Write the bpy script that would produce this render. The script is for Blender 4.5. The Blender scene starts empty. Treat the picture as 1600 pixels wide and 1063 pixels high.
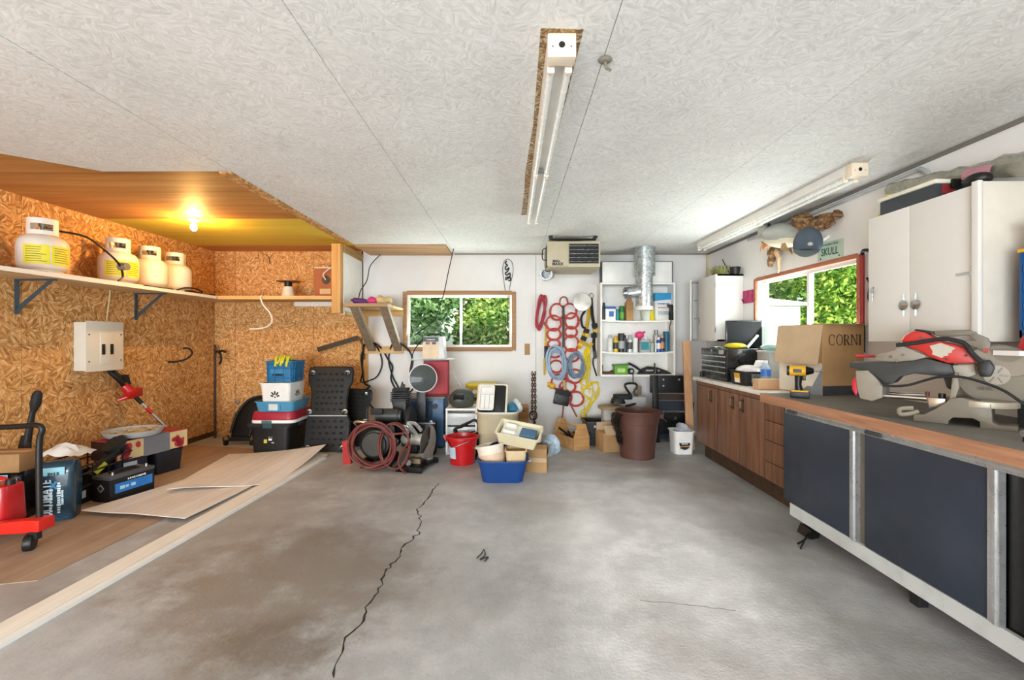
import bpy, bmesh, math, random
from mathutils import Vector, Matrix, Euler
C = bpy.context.scene.collection
SC = bpy.context.scene
PI = math.pi
# ------------------------------------------------------------------ camera
CAM_H, FPX, UX, VY = 1.31, 709.0, 800.0, 528.0
cd = bpy.data.cameras.new('camera'); cam = bpy.data.objects.new('camera', cd); C.objects.link(cam)
cam.location = (0, 0, CAM_H); cam.rotation_euler = (PI/2, 0, 0)
cd.sensor_fit = 'HORIZONTAL'; cd.sensor_width = 36; cd.lens = 36*FPX/1600; cd.shift_y = -(531.5-VY)/1600
cd.clip_start = .05; cd.clip_end = 400
SC.camera = cam
# ------------------------------------------------------------------ world, sun, lights, exposure
SC.view_settings.view_transform = 'Standard'; SC.view_settings.look = 'None'
SC.view_settings.gamma = 1; SC.view_settings.use_curve_mapping = False
SC.view_settings.exposure = -0.04
SC.cycles.use_denoising = True
SC.cycles.max_bounces = 10; SC.cycles.diffuse_bounces = 6; SC.cycles.glossy_bounces = 4
SC.cycles.transmission_bounces = 8; SC.cycles.transparent_max_bounces = 12
SC.cycles.caustics_reflective = False; SC.cycles.caustics_refractive = False
SC.cycles.sample_clamp_indirect = 6
w = bpy.data.worlds.new('sky'); SC.world = w; w.use_nodes = True
wn = w.node_tree.nodes; wl = w.node_tree.links
sky = wn.new('ShaderNodeTexSky'); sky.sky_type = 'NISHITA'; sky.sun_disc = False
sky.sun_elevation = math.radians(42); sky.sun_rotation = math.radians(190); sky.air_density = 1.0; sky.dust_density = 2.0
bg = wn['Background']; bg.inputs[1].default_value = 0.45
wl.new(sky.outputs[0], bg.inputs[0])

def light(name, kind, loc, rot, energy, color=(1,1,1), **k):
    l = bpy.data.lights.new(name, kind); o = bpy.data.objects.new(name, l); C.objects.link(o)
    o.location = loc; o.rotation_euler = rot; l.energy = energy; l.color = color
    for a, b in k.items(): setattr(l, a, b)
    return o
# the sun: behind the camera, in through the open side door of the front wall
light('sun', 'SUN', (0, -8, 8), (math.radians(90-13.7), 0, 0), 10.0, (1, .97, .92), angle=math.radians(3.5))
# daylight through the open overhead door behind the camera (off the bright driveway), sky portals in both windows
light('door_daylight', 'AREA', (-1.6, -4.45, .95), (math.radians(114), 0, 0), 700, (.87, .94, 1), shape='RECTANGLE', size=4.4, size_y=1.9)
light('window_fill', 'AREA', (-.705, 6.24, 1.53), (math.radians(-128), 0, 0), 27, (.95, 1, .97), shape='RECTANGLE', size=1.4, size_y=.7)  # added lamp in the window opening, tilted up to brighten the ceiling
light('side_window_fill', 'AREA', (2.76, 4.15, 1.55), (math.radians(128), 0, math.radians(90)), 44, (.97, .99, 1), shape='RECTANGLE', size=1.35, size_y=.7)  # same added fill at the side window, also aimed up at the ceiling
for nm, lo, ro, sx_, sy_ in (('window_portal', (-.705, 6.28, 1.53), (math.radians(-90), 0, 0), 1.45, .75), ('side_window_portal', (2.8, 4.15, 1.55), (math.radians(90), 0, math.radians(90)), 1.4, .72)):
    po = light(nm, 'AREA', lo, ro, 1, shape='RECTANGLE', size=sx_, size_y=sy_); po.data.cycles.is_portal = True

# ------------------------------------------------------------------ pixel measures -> metres
def W(px, py, Y): return Vector(((px-UX)*Y/FPX, Y, CAM_H-(py-VY)*Y/FPX))
def FLR(px, py):
    Y = CAM_H*FPX/(py-VY); return Vector(((px-UX)*Y/FPX, Y, 0))
def RW(px, py, X=2.62):
    Y = X*FPX/(px-UX); return Vector((X, Y, CAM_H-(py-VY)*Y/FPX))
def CL(px, py, z=2.44):
    Y = (z-CAM_H)*FPX/(VY-py); return Vector(((px-UX)*Y/FPX, Y, z))

# ------------------------------------------------------------------ mesh builder
def rotm(r): return Euler(r).to_matrix() if r is not None else Matrix.Identity(3)
class G:
    def __init__(s): s.v = []; s.f = []
    def add(s, vs, fs, M=None, c=None):
        b = len(s.v)
        for p in vs:
            p = Vector(p)
            if M is not None: p = M @ p
            if c is not None: p = p+Vector(c)
            s.v.append(p)
        s.f += [tuple(i+b for i in f) for f in fs]; return s
    def box(s, c, d, r=None, taper=1.0):
        x, y, z = d[0]/2, d[1]/2, d[2]/2; t = taper
        vs = [(-x,-y,-z),(x,-y,-z),(x,y,-z),(-x,y,-z),(-x*t,-y*t,z),(x*t,-y*t,z),(x*t,y*t,z),(-x*t,y*t,z)]
        return s.add(vs, [(3,2,1,0),(4,5,6,7),(0,1,5,4),(1,2,6,5),(2,3,7,6),(3,0,4,7)], rotm(r), c)
    def bb(s, a, b):
        a, b = Vector(a), Vector(b); return s.box((a+b)/2, [abs(q) for q in (b-a)])
    def lathe(s, prof, c=(0,0,0), n=24, r=None, sx=1, sy=1, a0=0, a1=2*PI, cap=True):
        full = abs(a1-a0-2*PI) < 1e-6; m = n if full else n+1; vs = []; fs = []
        for (q, z) in prof:
            for i in range(m):
                a = a0+(a1-a0)*i/n; vs.append((q*math.cos(a)*sx, q*math.sin(a)*sy, z))
        for k in range(len(prof)-1):
            for i in range(n):
                j = (i+1) % m if full else i+1
                fs.append((k*m+i, k*m+j, (k+1)*m+j, (k+1)*m+i))
        if full and cap:
            if prof[0][0] > 1e-5: fs.append(tuple(range(m-1, -1, -1)))
            if prof[-1][0] > 1e-5: fs.append(tuple((len(prof)-1)*m+i for i in range(m)))
        return s.add(vs, fs, rotm(r), c)
    def cyl(s, p0, p1, r0, r1=None, n=16):
        p0, p1 = Vector(p0), Vector(p1); r1 = r0 if r1 is None else r1
        d = p1-p0; q = d.to_track_quat('Z', 'Y').to_matrix(); L = d.length; vs = []; 
        for (rr, z) in ((r0, 0), (r1, L)):
            for i in range(n):
                a = 2*PI*i/n; vs.append((rr*math.cos(a), rr*math.sin(a), z))
        fs = [(i, (i+1) % n, n+(i+1) % n, n+i) for i in range(n)]+[tuple(range(n-1, -1, -1)), tuple(range(n, 2*n))]
        return s.add(vs, fs, q, p0)
    def ring(s, p0, p1, r, t, n=24):     # a pipe with wall thickness t
        p0, p1 = Vector(p0), Vector(p1); d = p1-p0; q = d.to_track_quat('Z', 'Y').to_euler(); L = d.length
        b = len(s.v); prof = [(r, 0), (r, L), (r-t, L), (r-t, 0), (r, 0)]
        m = n; vs = []; fs = []
        for (qq, z) in prof[:4]:
            for i in range(n):
                a = 2*PI*i/n; vs.append((qq*math.cos(a), qq*math.sin(a), z))
        for k in range(4):
            for i in range(n):
                j = (i+1) % n; k2 = (k+1) % 4
                fs.append((k*n+i, k*n+j, k2*n+j, k2*n+i))
        return s.add(vs, fs, q.to_matrix(), p0)
    def tube(s, pts, r, n=8, closed=False, sub=0):
        P = [Vector(p) for p in pts]
        if sub: P = smooth(P, sub, closed)
        m = len(P); rr = r if isinstance(r, (list, tuple)) else [r]*m
        if len(rr) != m: rr = [rr[min(len(rr)-1, int(i*len(rr)/m))] for i in range(m)]
        vs = []; up = None
        for i, p in enumerate(P):
            a = P[(i-1) % m] if (closed or i > 0) else p; b = P[(i+1) % m] if (closed or i < m-1) else p
            t = (b-a)
            if t.length < 1e-9: t = Vector((0, 0, 1))
            t.normalize()
            if up is None:
                up = Vector((0, 0, 1)) if abs(t.z) < .9 else Vector((1, 0, 0))
            x = t.cross(up)
            if x.length < 1e-6: x = t.orthogonal()
            x.normalize(); y = x.cross(t).normalized(); up = y
            for k in range(n):
                an = 2*PI*k/n; vs.append(p+x*(rr[i]*math.cos(an))+y*(rr[i]*math.sin(an)))
        fs = []
        for i in range(m if closed else m-1):
            j = (i+1) % m
            for k in range(n):
                l = (k+1) % n; fs.append((i*n+k, j*n+k, j*n+l, i*n+l))
        if not closed: fs += [tuple(range(n)), tuple((m-1)*n+k for k in range(n-1, -1, -1))]
        return s.add(vs, fs)
    def prism(s, poly, a, b, plane='xz', c=(0,0,0), r=None):  # polygon extruded a..b along the third axis
        n = len(poly); vs = []
        for t in (a, b):
            for (u, v) in poly:
                vs.append({'xz': (u, t, v), 'yz': (t, u, v), 'xy': (u, v, t)}[plane])
        fs = [tuple(range(n)), tuple(range(2*n-1, n-1, -1))]
        fs += [(i, n+i, n+(i+1) % n, (i+1) % n) for i in range(n)]
        return s.add(vs, fs, rotm(r), c)
    def ball(s, c, d, n=16, m=10, r=None, fn=None):
        vs = [(0, 0, -1)]; fs = []
        for k in range(1, m):
            t = -PI/2+PI*k/m
            for i in range(n):
                a = 2*PI*i/n; vs.append((math.cos(t)*math.cos(a), math.cos(t)*math.sin(a), math.sin(t)))
        vs.append((0, 0, 1)); L = len(vs)-1
        for i in range(n):
            j = (i+1) % n; fs.append((0, 1+j, 1+i)); fs.append((L, 1+(m-2)*n+i, 1+(m-2)*n+j))
            for k in range(m-2): fs.append((1+k*n+i, 1+k*n+j, 1+(k+1)*n+j, 1+(k+1)*n+i))
        vs = [Vector((v[0]*d[0], v[1]*d[1], v[2]*d[2])) for v in vs]
        if fn: vs = [fn(v) for v in vs]
        return s.add(vs, fs, rotm(r), c)
    def sheet(s, rows, t=.004, nrm=None):   # grid of points given a thickness t along nrm (default local z)
        R = len(rows); Q = len(rows[0]); N = Vector(nrm or (0, 0, 1))*t
        vs = [Vector(p) for row in rows for p in row]; vs += [v-N for v in vs]; o = R*Q; fs = []
        for i in range(R-1):
            for j in range(Q-1):
                a = i*Q+j; fs.append((a, a+1, a+Q+1, a+Q)); fs.append((o+a+Q, o+a+Q+1, o+a+1, o+a))
        for j in range(Q-1):
            fs.append((j+1, j, o+j, o+j+1)); k = (R-1)*Q+j; fs.append((k, k+1, o+k+1, o+k))
        for i in range(R-1):
            a = i*Q; fs.append((a, a+Q, o+a+Q, o+a)); k = a+Q-1; fs.append((k+Q, k, o+k, o+k+Q))
        return s.add(vs, fs)
    def tub(s, w, d, h, t=.006, tw=None, td=None, c=(0,0,0), r=None, lip=0, cr=.12, n=4):
        # open-topped tub with rounded corners: bottom w x d, top tw x td
        tw = tw or w; td = td or d
        def rr(a, b, z, q):
            q = q*min(a, b); out = []
            for (cx, cy, a0) in ((1, 1, 0), (-1, 1, PI/2), (-1, -1, PI), (1, -1, 1.5*PI)):
                for i in range(n+1):
                    an = a0+PI/2*i/n; out.append((cx*(a/2-q)+q*math.cos(an), cy*(b/2-q)+q*math.sin(an), z))
            return out
        L = [rr(w, d, 0, cr), rr(tw, td, h-(lip*.8 if lip else 0), cr)]
        if lip: L += [rr(tw+2*lip, td+2*lip, h-lip*.8, cr), rr(tw+2*lip, td+2*lip, h, cr)]
        else: L += [rr(tw, td, h, cr)]
        L += [rr(tw-2*t, td-2*t, h, cr), rr(w-2*t, d-2*t, t, cr)]
        m = len(L[0]); vs = [p for l in L for p in l]; fs = [tuple(range(m-1, -1, -1))]
        for k in range(len(L)-1):
            for i in range(m): j = (i+1) % m; fs.append((k*m+i, k*m+j, (k+1)*m+j, (k+1)*m+i))
        fs.append(tuple((len(L)-1)*m+i for i in range(m)))
        return s.add(vs, fs, rotm(r), c)
    def rbox(s, w, d, h, c=(0,0,0), r=None, cr=.15, n=4, tw=None, td=None):   # closed block with rounded vertical edges
        tw = tw or w; td = td or d; L = []
        for (a, b, z) in ((w, d, 0), (tw, td, h)):
            q = cr*min(a, b); out = []
            for (cx, cy, a0) in ((1, 1, 0), (-1, 1, PI/2), (-1, -1, PI), (1, -1, 1.5*PI)):
                for i in range(n+1):
                    an = a0+PI/2*i/n; out.append((cx*(a/2-q)+q*math.cos(an), cy*(b/2-q)+q*math.sin(an), z))
            L.append(out)
        m = len(L[0]); vs = L[0]+L[1]
        fs = [tuple(range(m-1, -1, -1)), tuple(range(m, 2*m))]+[(i, (i+1) % m, m+(i+1) % m, m+i) for i in range(m)]
        return s.add(vs, fs, rotm(r), c)
def smooth(P, sub, closed=False):
    out = []; n = len(P)
    for i in range(n if closed else n-1):
        g = (lambda k: P[k % n]) if closed else (lambda k: P[min(max(k, 0), n-1)])
        a, b, c, d = g(i-1), g(i), g(i+1), g(i+2)
        for k in range(sub):
            t = k/sub
            out.append(.5*((2*b)+(c-a)*t+(2*a-5*b+4*c-d)*t*t+(3*b-a-3*c+d)*t**3))
    if not closed: out.append(P[-1])
    return out

# ------------------------------------------------------------------ objects
MX = {}
def mesh_of(name, g, m, bevel=0, ang=35, M=None):
    me = bpy.data.meshes.new(name)
    vs = [M @ v for v in g.v] if M is not None else g.v
    me.from_pydata([tuple(v) for v in vs], [], g.f)
    bm = bmesh.new(); bm.from_mesh(me); bmesh.ops.recalc_face_normals(bm, faces=bm.faces)
    if bevel:
        es = [e for e in bm.edges if len(e.link_faces) == 2 and e.calc_face_angle(0) > .6]
        try: bmesh.ops.bevel(bm, geom=es, offset=bevel, segments=2, profile=.6, affect='EDGES', clamp_overlap=True)
        except Exception: pass
    bm.to_mesh(me); bm.free()
    me.shade_smooth(); me.set_sharp_from_angle(angle=math.radians(ang))
    if m is not None: me.materials.append(m)
    return me
def thing(name, label, cat, loc=(0,0,0), rz=0, group=None, rot=None):
    o = bpy.data.objects.new(name, None); C.objects.link(o); o.empty_display_size = .1
    o.location = loc; o.rotation_euler = rot or (0, 0, rz); o['label'] = label; o['category'] = cat
    if group: o['group'] = group
    MX[o.name] = Matrix.Translation(Vector(loc)) @ Euler(rot or (0, 0, rz)).to_matrix().to_4x4()
    return o
def P(name, g, m, parent, bevel=0, ang=35, label=None, world=False, kind=None):
    M = None
    root = parent
    while root.parent: root = root.parent
    if world and root.name in MX: M = MX[root.name].inverted()
    me = mesh_of(name, g, m, bevel, ang, M)
    o = bpy.data.objects.new(name, me); C.objects.link(o); o.parent = parent
    if label: o['label'] = label
    if kind: o['kind'] = kind
    return o
def one(name, g, m, label, cat, group=None, loc=None, rz=0, rot=None, bevel=0, ang=35, kind=None):
    # a thing that is one mesh; built in local coordinates at loc, or in world coordinates (loc=None)
    if loc is None:
        lo = Vector((sum(v.x for v in g.v)/len(g.v), sum(v.y for v in g.v)/len(g.v), min(v.z for v in g.v)))
        me = mesh_of(name, g, m, bevel, ang, Matrix.Translation(-lo)); loc = lo
    else: me = mesh_of(name, g, m, bevel, ang)
    o = bpy.data.objects.new(name, me); C.objects.link(o); o.location = loc; o.rotation_euler = rot or (0, 0, rz)
    MX[o.name] = Matrix.Translation(Vector(loc)) @ Euler(rot or (0, 0, rz)).to_matrix().to_4x4()
    o['label'] = label; o['category'] = cat
    if group: o['group'] = group
    if kind: o['kind'] = kind
    return o
def struct(name, g, m, parent=None, bevel=0, ang=35):
    o = bpy.data.objects.new(name, mesh_of(name, g, m, bevel, ang)); C.objects.link(o)
    if parent: o.parent = parent
    else: o['kind'] = 'structure'
    return o
def dup(root, loc, rz=None, label=None, mats=None):
    def cp(o, par):
        c = o.copy(); C.objects.link(c)
        if par: c.parent = par
        for ch in [x for x in bpy.data.objects if x.parent == o]: cp(ch, c)
        return c
    r = cp(root, None); r.location = loc
    if rz is not None: r.rotation_euler = (0, 0, rz)
    if label: r['label'] = label
    MX[r.name] = Matrix.Translation(Vector(loc)) @ r.rotation_euler.to_matrix().to_4x4()
    return r
def text(s, w, h, m, parent, c, right=(1,0,0), up=(0,0,1), name='lettering', world=False, bold=0, shear=0, fit=True):
    cu = bpy.data.curves.new('t', 'FONT'); cu.body = s; cu.size = 1; cu.extrude = .02; cu.offset = bold; cu.shear = shear
    cu.resolution_u = 3
    t = bpy.data.objects.new('t', cu); me = bpy.data.meshes.new_from_object(t)
    bpy.data.objects.remove(t); bpy.data.curves.remove(cu)
    xs = [v.co.x for v in me.vertices]; ys = [v.co.y for v in me.vertices]
    x0, x1, y0, y1 = min(xs), max(xs), min(ys), max(ys)
    kx = w/(x1-x0); ky = h/(y1-y0)
    R = Vector(right).normalized(); U = Vector(up).normalized(); N = R.cross(U); c = Vector(c)
    M = Matrix.Identity(4)
    if world:
        root = parent
        while root.parent: root = root.parent
        M = MX[root.name].inverted()
    for v in me.vertices:
        x = (v.co.x-(x0+x1)/2)*kx; y = (v.co.y-(y0+y1)/2)*ky
        v.co = M @ (c+R*x+U*y+N*(v.co.z*.03+.0006))
    me.materials.append(m); me.name = name
    o = bpy.data.objects.new(name, me); C.objects.link(o); o.parent = parent
    return o
def marks(w, h, m, parent, c, right=(1,0,0), up=(0,0,1), n=7, rows=1, seed=1, world=False, name='fine_print'):
    # print too small to read in the photo: short strokes in rows
    rnd = random.Random(seed); R = Vector(right).normalized(); U = Vector(up).normalized(); Nn = R.cross(U); c = Vector(c); g = G(); rh = h/rows
    for k in range(rows):
        x = -w/2; y = h/2-rh*(k+.5)
        for i in range(n):
            q = w/n*rnd.uniform(.55, .9); hh = rh*rnd.uniform(.5, .8)
            p = [c+R*(x+a)+U*(y+b)+Nn*.0007 for a, b in ((0, -hh/2), (q, -hh/2), (q, hh/2), (0, hh/2))]
            g.add(p, [(0, 1, 2, 3)]); x += w/n
    return P(name, g, m, parent, world=world, kind='stuff')
# ------------------------------------------------------------------ materials
def lin(h):
    h = h.lstrip('#'); v = [int(h[i:i+2], 16)/255 for i in (0, 2, 4)]
    return tuple((x/12.92 if x <= .04045 else ((x+.055)/1.055)**2.4) for x in v)+(1,)
class N:
    def __init__(s, name):
        s.m = bpy.data.materials.new(name); s.m.use_nodes = True; t = s.m.node_tree; s.n = t.nodes; s.l = t.links
        s.b = s.n['Principled BSDF']; s.out = s.n['Material Output']
    def new(s, k, **a):
        q = s.n.new('ShaderNode'+k)
        for x, y in a.items(): setattr(q, x, y)
        return q
    def link(s, a, b): s.l.new(a, b)
    def coord(s, kind='Object'): return s.new('TexCoord').outputs[kind]
    def mp(s, vec, sc=(1,1,1), rot=(0,0,0), loc=(0,0,0)):
        q = s.new('Mapping'); q.inputs['Scale'].default_value = sc; q.inputs['Rotation'].default_value = rot
        q.inputs['Location'].default_value = loc; s.link(vec, q.inputs[0]); return q.outputs[0]
    def noise(s, vec, scale, detail=4, rough=.55, dist=0):
        q = s.new('TexNoise'); q.inputs['Scale'].default_value = scale; q.inputs['Detail'].default_value = detail
        q.inputs['Roughness'].default_value = rough; q.inputs['Distortion'].default_value = dist
        if vec is not None: s.link(vec, q.inputs['Vector'])
        return q.outputs['Fac']
    def ramp(s, fac, stops, interp='LINEAR'):
        q = s.new('ValToRGB'); e = q.color_ramp; e.interpolation = interp
        while len(e.elements) < len(stops): e.elements.new(.5)
        for el, (p, c) in zip(e.elements, stops): el.position = p; el.color = lin(c) if isinstance(c, str) else c
        s.link(fac, q.inputs[0]); return q.outputs[0]
    def mix(s, f, a, b, blend='MIX'):
        q = s.new('MixRGB', blend_type=blend)
        for i, v in ((0, f), (1, a), (2, b)):
            if isinstance(v, str): q.inputs[i].default_value = lin(v)
            elif isinstance(v, (int, float)): q.inputs[i].default_value = v if i == 0 else (v, v, v, 1)
            elif isinstance(v, tuple): q.inputs[i].default_value = v
            else: s.link(v, q.inputs[i])
        return q.outputs[0]
    def math(s, op, a, b=None, clamp=False):
        q = s.new('Math', operation=op, use_clamp=clamp)
        for i, v in ((0, a), (1, b)):
            if v is None: continue
            if isinstance(v, (int, float)): q.inputs[i].default_value = v
            else: s.link(v, q.inputs[i])
        return q.outputs[0]
    def bump(s, h, strength, dist=.01):
        q = s.new('Bump'); q.inputs['Strength'].default_value = strength; q.inputs['Distance'].default_value = dist
        s.link(h, q.inputs['Height']); s.link(q.outputs[0], s.b.inputs['Normal'])
    def set(s, **k):
        for a, v in k.items():
            i = s.b.inputs[a.replace('_', ' ')]
            if hasattr(v, 'is_output') or isinstance(v, bpy.types.NodeSocket): s.link(v, i)
            else: i.default_value = v
MC = {}
def mat(h, rough=.5, metal=0, var=.1, scale=9, bump=.05, bscale=60, trans=0, coat=0, spec=.5, key=None, ior=1.45, sheen=0, dirt=0):
    k = (h, rough, metal, var, scale, bump, bscale, trans, coat, spec, key, dirt)
    if k in MC: return MC[k]
    s = N('surface_'+h.lstrip('#')); v = s.coord()
    a = lin(h); f = s.noise(v, scale, 5)
    lo = tuple(max(0, x*(1-var)) for x in a[:3])+(1,); hi = tuple(min(1, x*(1+var)) for x in a[:3])+(1,)
    col = s.ramp(f, [(.3, lo), (.7, hi)])
    if dirt:
        d = s.noise(v, scale*.5, 8, .7); col = s.mix(s.ramp(d, [(.5, (0,0,0,1)), (.8, (dirt,)*3+(1,))]), col, '#5a4f42')
    s.set(Base_Color=col, Metallic=metal, Transmission_Weight=trans, Coat_Weight=coat, IOR=ior, Sheen_Weight=sheen)
    s.b.inputs['Specular IOR Level'].default_value = spec
    g = s.noise(v, scale*3, 3); s.set(Roughness=s.ramp(g, [(.3, (max(0, rough-.07),)*3+(1,)), (.7, (min(1, rough+.07),)*3+(1,))]))
    if bump: s.bump(s.noise(v, bscale, 4), bump*3, .002)
    MC[k] = s.m; return s.m
def osb(name, plane, cols, chip=12.5, bumpy=.25, rough=.75, paint=None, wear=0):
    s = N(name); v = s.coord(); sp = s.new('SeparateXYZ'); s.link(v, sp.inputs[0])
    cb = s.new('CombineXYZ'); a, b = {'yz': (1, 2), 'xz': (0, 2), 'xy': (0, 1)}[plane]
    s.link(sp.outputs[a], cb.inputs[0]); s.link(sp.outputs[b], cb.inputs[1]); u = cb.outputs[0]
    def layer(seed, cell, ang):
        # pick a direction per patch, then long thin strands along it
        vo = s.new('TexVoronoi'); vo.inputs['Scale'].default_value = cell; s.link(s.mp(u, loc=(seed*3.1, seed*1.7, 0)), vo.inputs['Vector'])
        sc = s.new('SeparateColor'); s.link(vo.outputs['Color'], sc.inputs[0])
        an = s.math('MULTIPLY_ADD', sc.outputs[0], ang)
        an.node.inputs[2].default_value = -ang/2 + seed
        ro = s.new('VectorRotate', rotation_type='Z_AXIS'); s.link(u, ro.inputs['Vector']); s.link(an, ro.inputs['Angle'])
        wob = s.noise(u, 14, 2); add = s.new('VectorMath', operation='ADD'); s.link(ro.outputs[0], add.inputs[0])
        w2 = s.new('CombineXYZ'); s.link(s.math('MULTIPLY', wob, .004), w2.inputs[1]); s.link(w2.outputs[0], add.inputs[1])
        v2 = s.new('TexVoronoi'); v2.inputs['Scale'].default_value = 1
        s.link(s.mp(add.outputs[0], sc=(chip*1.05, chip*5.5, 1)), v2.inputs['Vector'])
        c2 = s.new('SeparateColor'); s.link(v2.outputs['Color'], c2.inputs[0])
        fine = s.noise(s.mp(add.outputs[0], sc=(6, 90, 1)), 1, 3)
        return c2.outputs[0], v2.outputs['Distance'], fine, sc.outputs[1]
    r1, d1, f1, q1 = layer(.3, chip*.8, 2.6); r2, d2, f2, q2 = layer(1.9, chip*1.05, 2.6)
    sel = s.math('GREATER_THAN', q2, .5)
    r = s.mix(sel, r1, r2); f = s.mix(sel, f1, f2); d = s.mix(sel, d1, d2)
    tone = s.math('ADD', s.math('MULTIPLY', r, .75), s.math('MULTIPLY', f, .3), True)
    n = len(cols); col = s.ramp(tone, [(.08+.84*i/(n-1), c) for i, c in enumerate(cols)])
    edge = s.ramp(d, [(.35, (1,1,1,1)), (.8, (.80,.76,.70,1))] if not paint else [(.3, (1,1,1,1)), (.8, (.9,.895,.885,1))])
    col = s.mix(1, col, edge, 'MULTIPLY')
    big = s.ramp(s.noise(u, 1.1, 4), [(.3, (.9,.9,.9,1)), (.7, (1.06,1.06,1.06,1))]); col = s.mix(1, col, big, 'MULTIPLY')
    if wear:
        wn_ = s.ramp(s.noise(u, 3.2, 10, .72), [(.58, (0,0,0,1)), (.78, (wear,)*3+(1,))]); col = s.mix(wn_, col, '#a39a8b')
    s.set(Base_Color=col, Roughness=rough); s.b.inputs['Specular IOR Level'].default_value = .3
    h = s.math('ADD', s.math('MULTIPLY', r, .7), s.math('MULTIPLY', d, -.5)); s.bump(h, bumpy, .004)
    return s.m
def wood(name, cols, axis=0, scale=1.0, rough=.6, bump=.1, stain=0, coords='Object'):
    s = N(name); v = s.coord(coords); st = [22*scale]*3; st[axis] = 1.3*scale
    g = s.noise(s.mp(v, sc=tuple(st)), 1, 6, .6, .6); st2 = [90*scale]*3; st2[axis] = 3*scale
    f = s.noise(s.mp(v, sc=tuple(st2)), 1, 3)
    t = s.math('ADD', s.math('MULTIPLY', g, .8), s.math('MULTIPLY', f, .25), True)
    col = s.ramp(t, [(.3+.42*i/(len(cols)-1), c) for i, c in enumerate(cols)])
    if stain: col = s.mix(s.ramp(s.noise(v, 2.6*scale, 7, .7), [(.5, (0,0,0,1)), (.75, (stain,)*3+(1,))]), col, '#6b5643')
    s.set(Base_Color=col, Roughness=rough); s.b.inputs['Specular IOR Level'].default_value = .35
    if bump: s.bump(t, bump, .003)
    return s.m
def concrete():
    s = N('concrete_floor'); v = s.coord()
    a = s.noise(v, .9, 8, .62); b = s.noise(v, 4.5, 10, .7); c = s.noise(v, 55, 4, .7); st = s.noise(s.mp(v, loc=(3, 1.4, 0)), .75, 7, .62, .4)
    col = s.ramp(a, [(.3, '#989898'), (.5, '#a8a8a8'), (.7, '#b3b3b3')])
    col = s.mix(s.ramp(b, [(.42, (0,0,0,1)), (.66, (.7,)*3+(1,))]), col, '#c6c6c5')
    col = s.mix(s.ramp(st, [(.48, (0,0,0,1)), (.66, (.7,)*3+(1,))]), col, '#807a74')
    # an oil and dirt stain left of the middle, and grime towards the wooden bay
    sp = s.new('SeparateXYZ'); s.link(v, sp.inputs[0])
    def blob(x, y, rx, ry, amt, colr, wob=.5):
        dx = s.math('DIVIDE', s.math('SUBTRACT', sp.outputs[0], x), rx); dy = s.math('DIVIDE', s.math('SUBTRACT', sp.outputs[1], y), ry)
        q = s.math('ADD', s.math('MULTIPLY', dx, dx), s.math('MULTIPLY', dy, dy))
        q = s.math('ADD', q, s.math('MULTIPLY', s.math('SUBTRACT', s.noise(v, 3.6, 10, .72), .5), 6*wob))
        return s.mix(s.ramp(q, [(.15, (amt,)*3+(1,)), (1.0, (0,0,0,1))]), col, colr)
    col = blob(-1.2, 2.45, .8, .8, .7, '#786d62'); col = blob(-1.0, 1.9, .35, .25, .6, '#62594f')
    col = blob(-1.9, 3.2, .6, 1.1, .45, '#86796a'); col = blob(.1, 3.5, .5, .35, .35, '#8b8580'); col = blob(1.4, 1.5, .6, .35, .4, '#857f79')
    speck = s.ramp(s.noise(v, 85, 2, .5), [(.66, (0,0,0,1)), (.74, (.6,)*3+(1,))]); col = s.mix(speck, col, '#8a857e')
    s.set(Base_Color=col, Roughness=s.ramp(b, [(.3, (.38,)*3+(1,)), (.7, (.62,)*3+(1,))]))
    s.b.inputs['Specular IOR Level'].default_value = .45
    h = s.math('ADD', s.math('MULTIPLY', b, .6), s.math('MULTIPLY', c, .4)); s.bump(h, .6, .008)
    return s.m
def painted_wall(name, h, dirt=.25, rough=.6, dc='#9c978e'):
    s = N(name); v = s.coord(); f = s.noise(v, 1.4, 6, .6); a = lin(h)
    col = s.ramp(f, [(.3, tuple(x*.94 for x in a[:3])+(1,)), (.7, tuple(min(1, x*1.03) for x in a[:3])+(1,))])
    col = s.mix(s.ramp(s.noise(v, 5.5, 10, .75), [(.58, (0,0,0,1)), (.82, (dirt,)*3+(1,))]), col, dc)
    s.set(Base_Color=col, Roughness=rough); s.bump(s.noise(v, 38, 5), .12, .004); s.b.inputs['Specular IOR Level'].default_value = .3
    return s.m
def glass(tint='#f4faf7'):
    s = N('window_glass'); s.n.remove(s.b)
    t = s.new('BsdfTransparent'); t.inputs[0].default_value = lin(tint); g = s.new('BsdfGlossy'); g.inputs['Roughness'].default_value = .02
    fr = s.new('LayerWeight'); m = s.new('MixShader')
    s.link(s.math('ADD', s.math('MULTIPLY', s.math('POWER', fr.outputs['Facing'], 5), .3), .0008), m.inputs[0]); s.link(t.outputs[0], m.inputs[1]); s.link(g.outputs[0], m.inputs[2]); s.link(m.outputs[0], s.out.inputs[0])
    return s.m
def clear(tint='#e6ecea', mixf=.25, rough=.15):     # thin clear plastic
    s = N('clear_plastic'); 
    t = s.new('BsdfTransparent'); t.inputs[0].default_value = lin(tint); m = s.new('MixShader'); m.inputs[0].default_value = mixf
    s.set(Base_Color=lin(tint), Roughness=rough); s.link(t.outputs[0], m.inputs[1]); s.link(s.b.outputs[0], m.inputs[2]); s.link(m.outputs[0], s.out.inputs[0])
    return s.m
def emit(name, h, k):
    s = N(name); s.set(Base_Color=lin(h), Emission_Color=lin(h), Emission_Strength=k); return s.m
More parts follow.
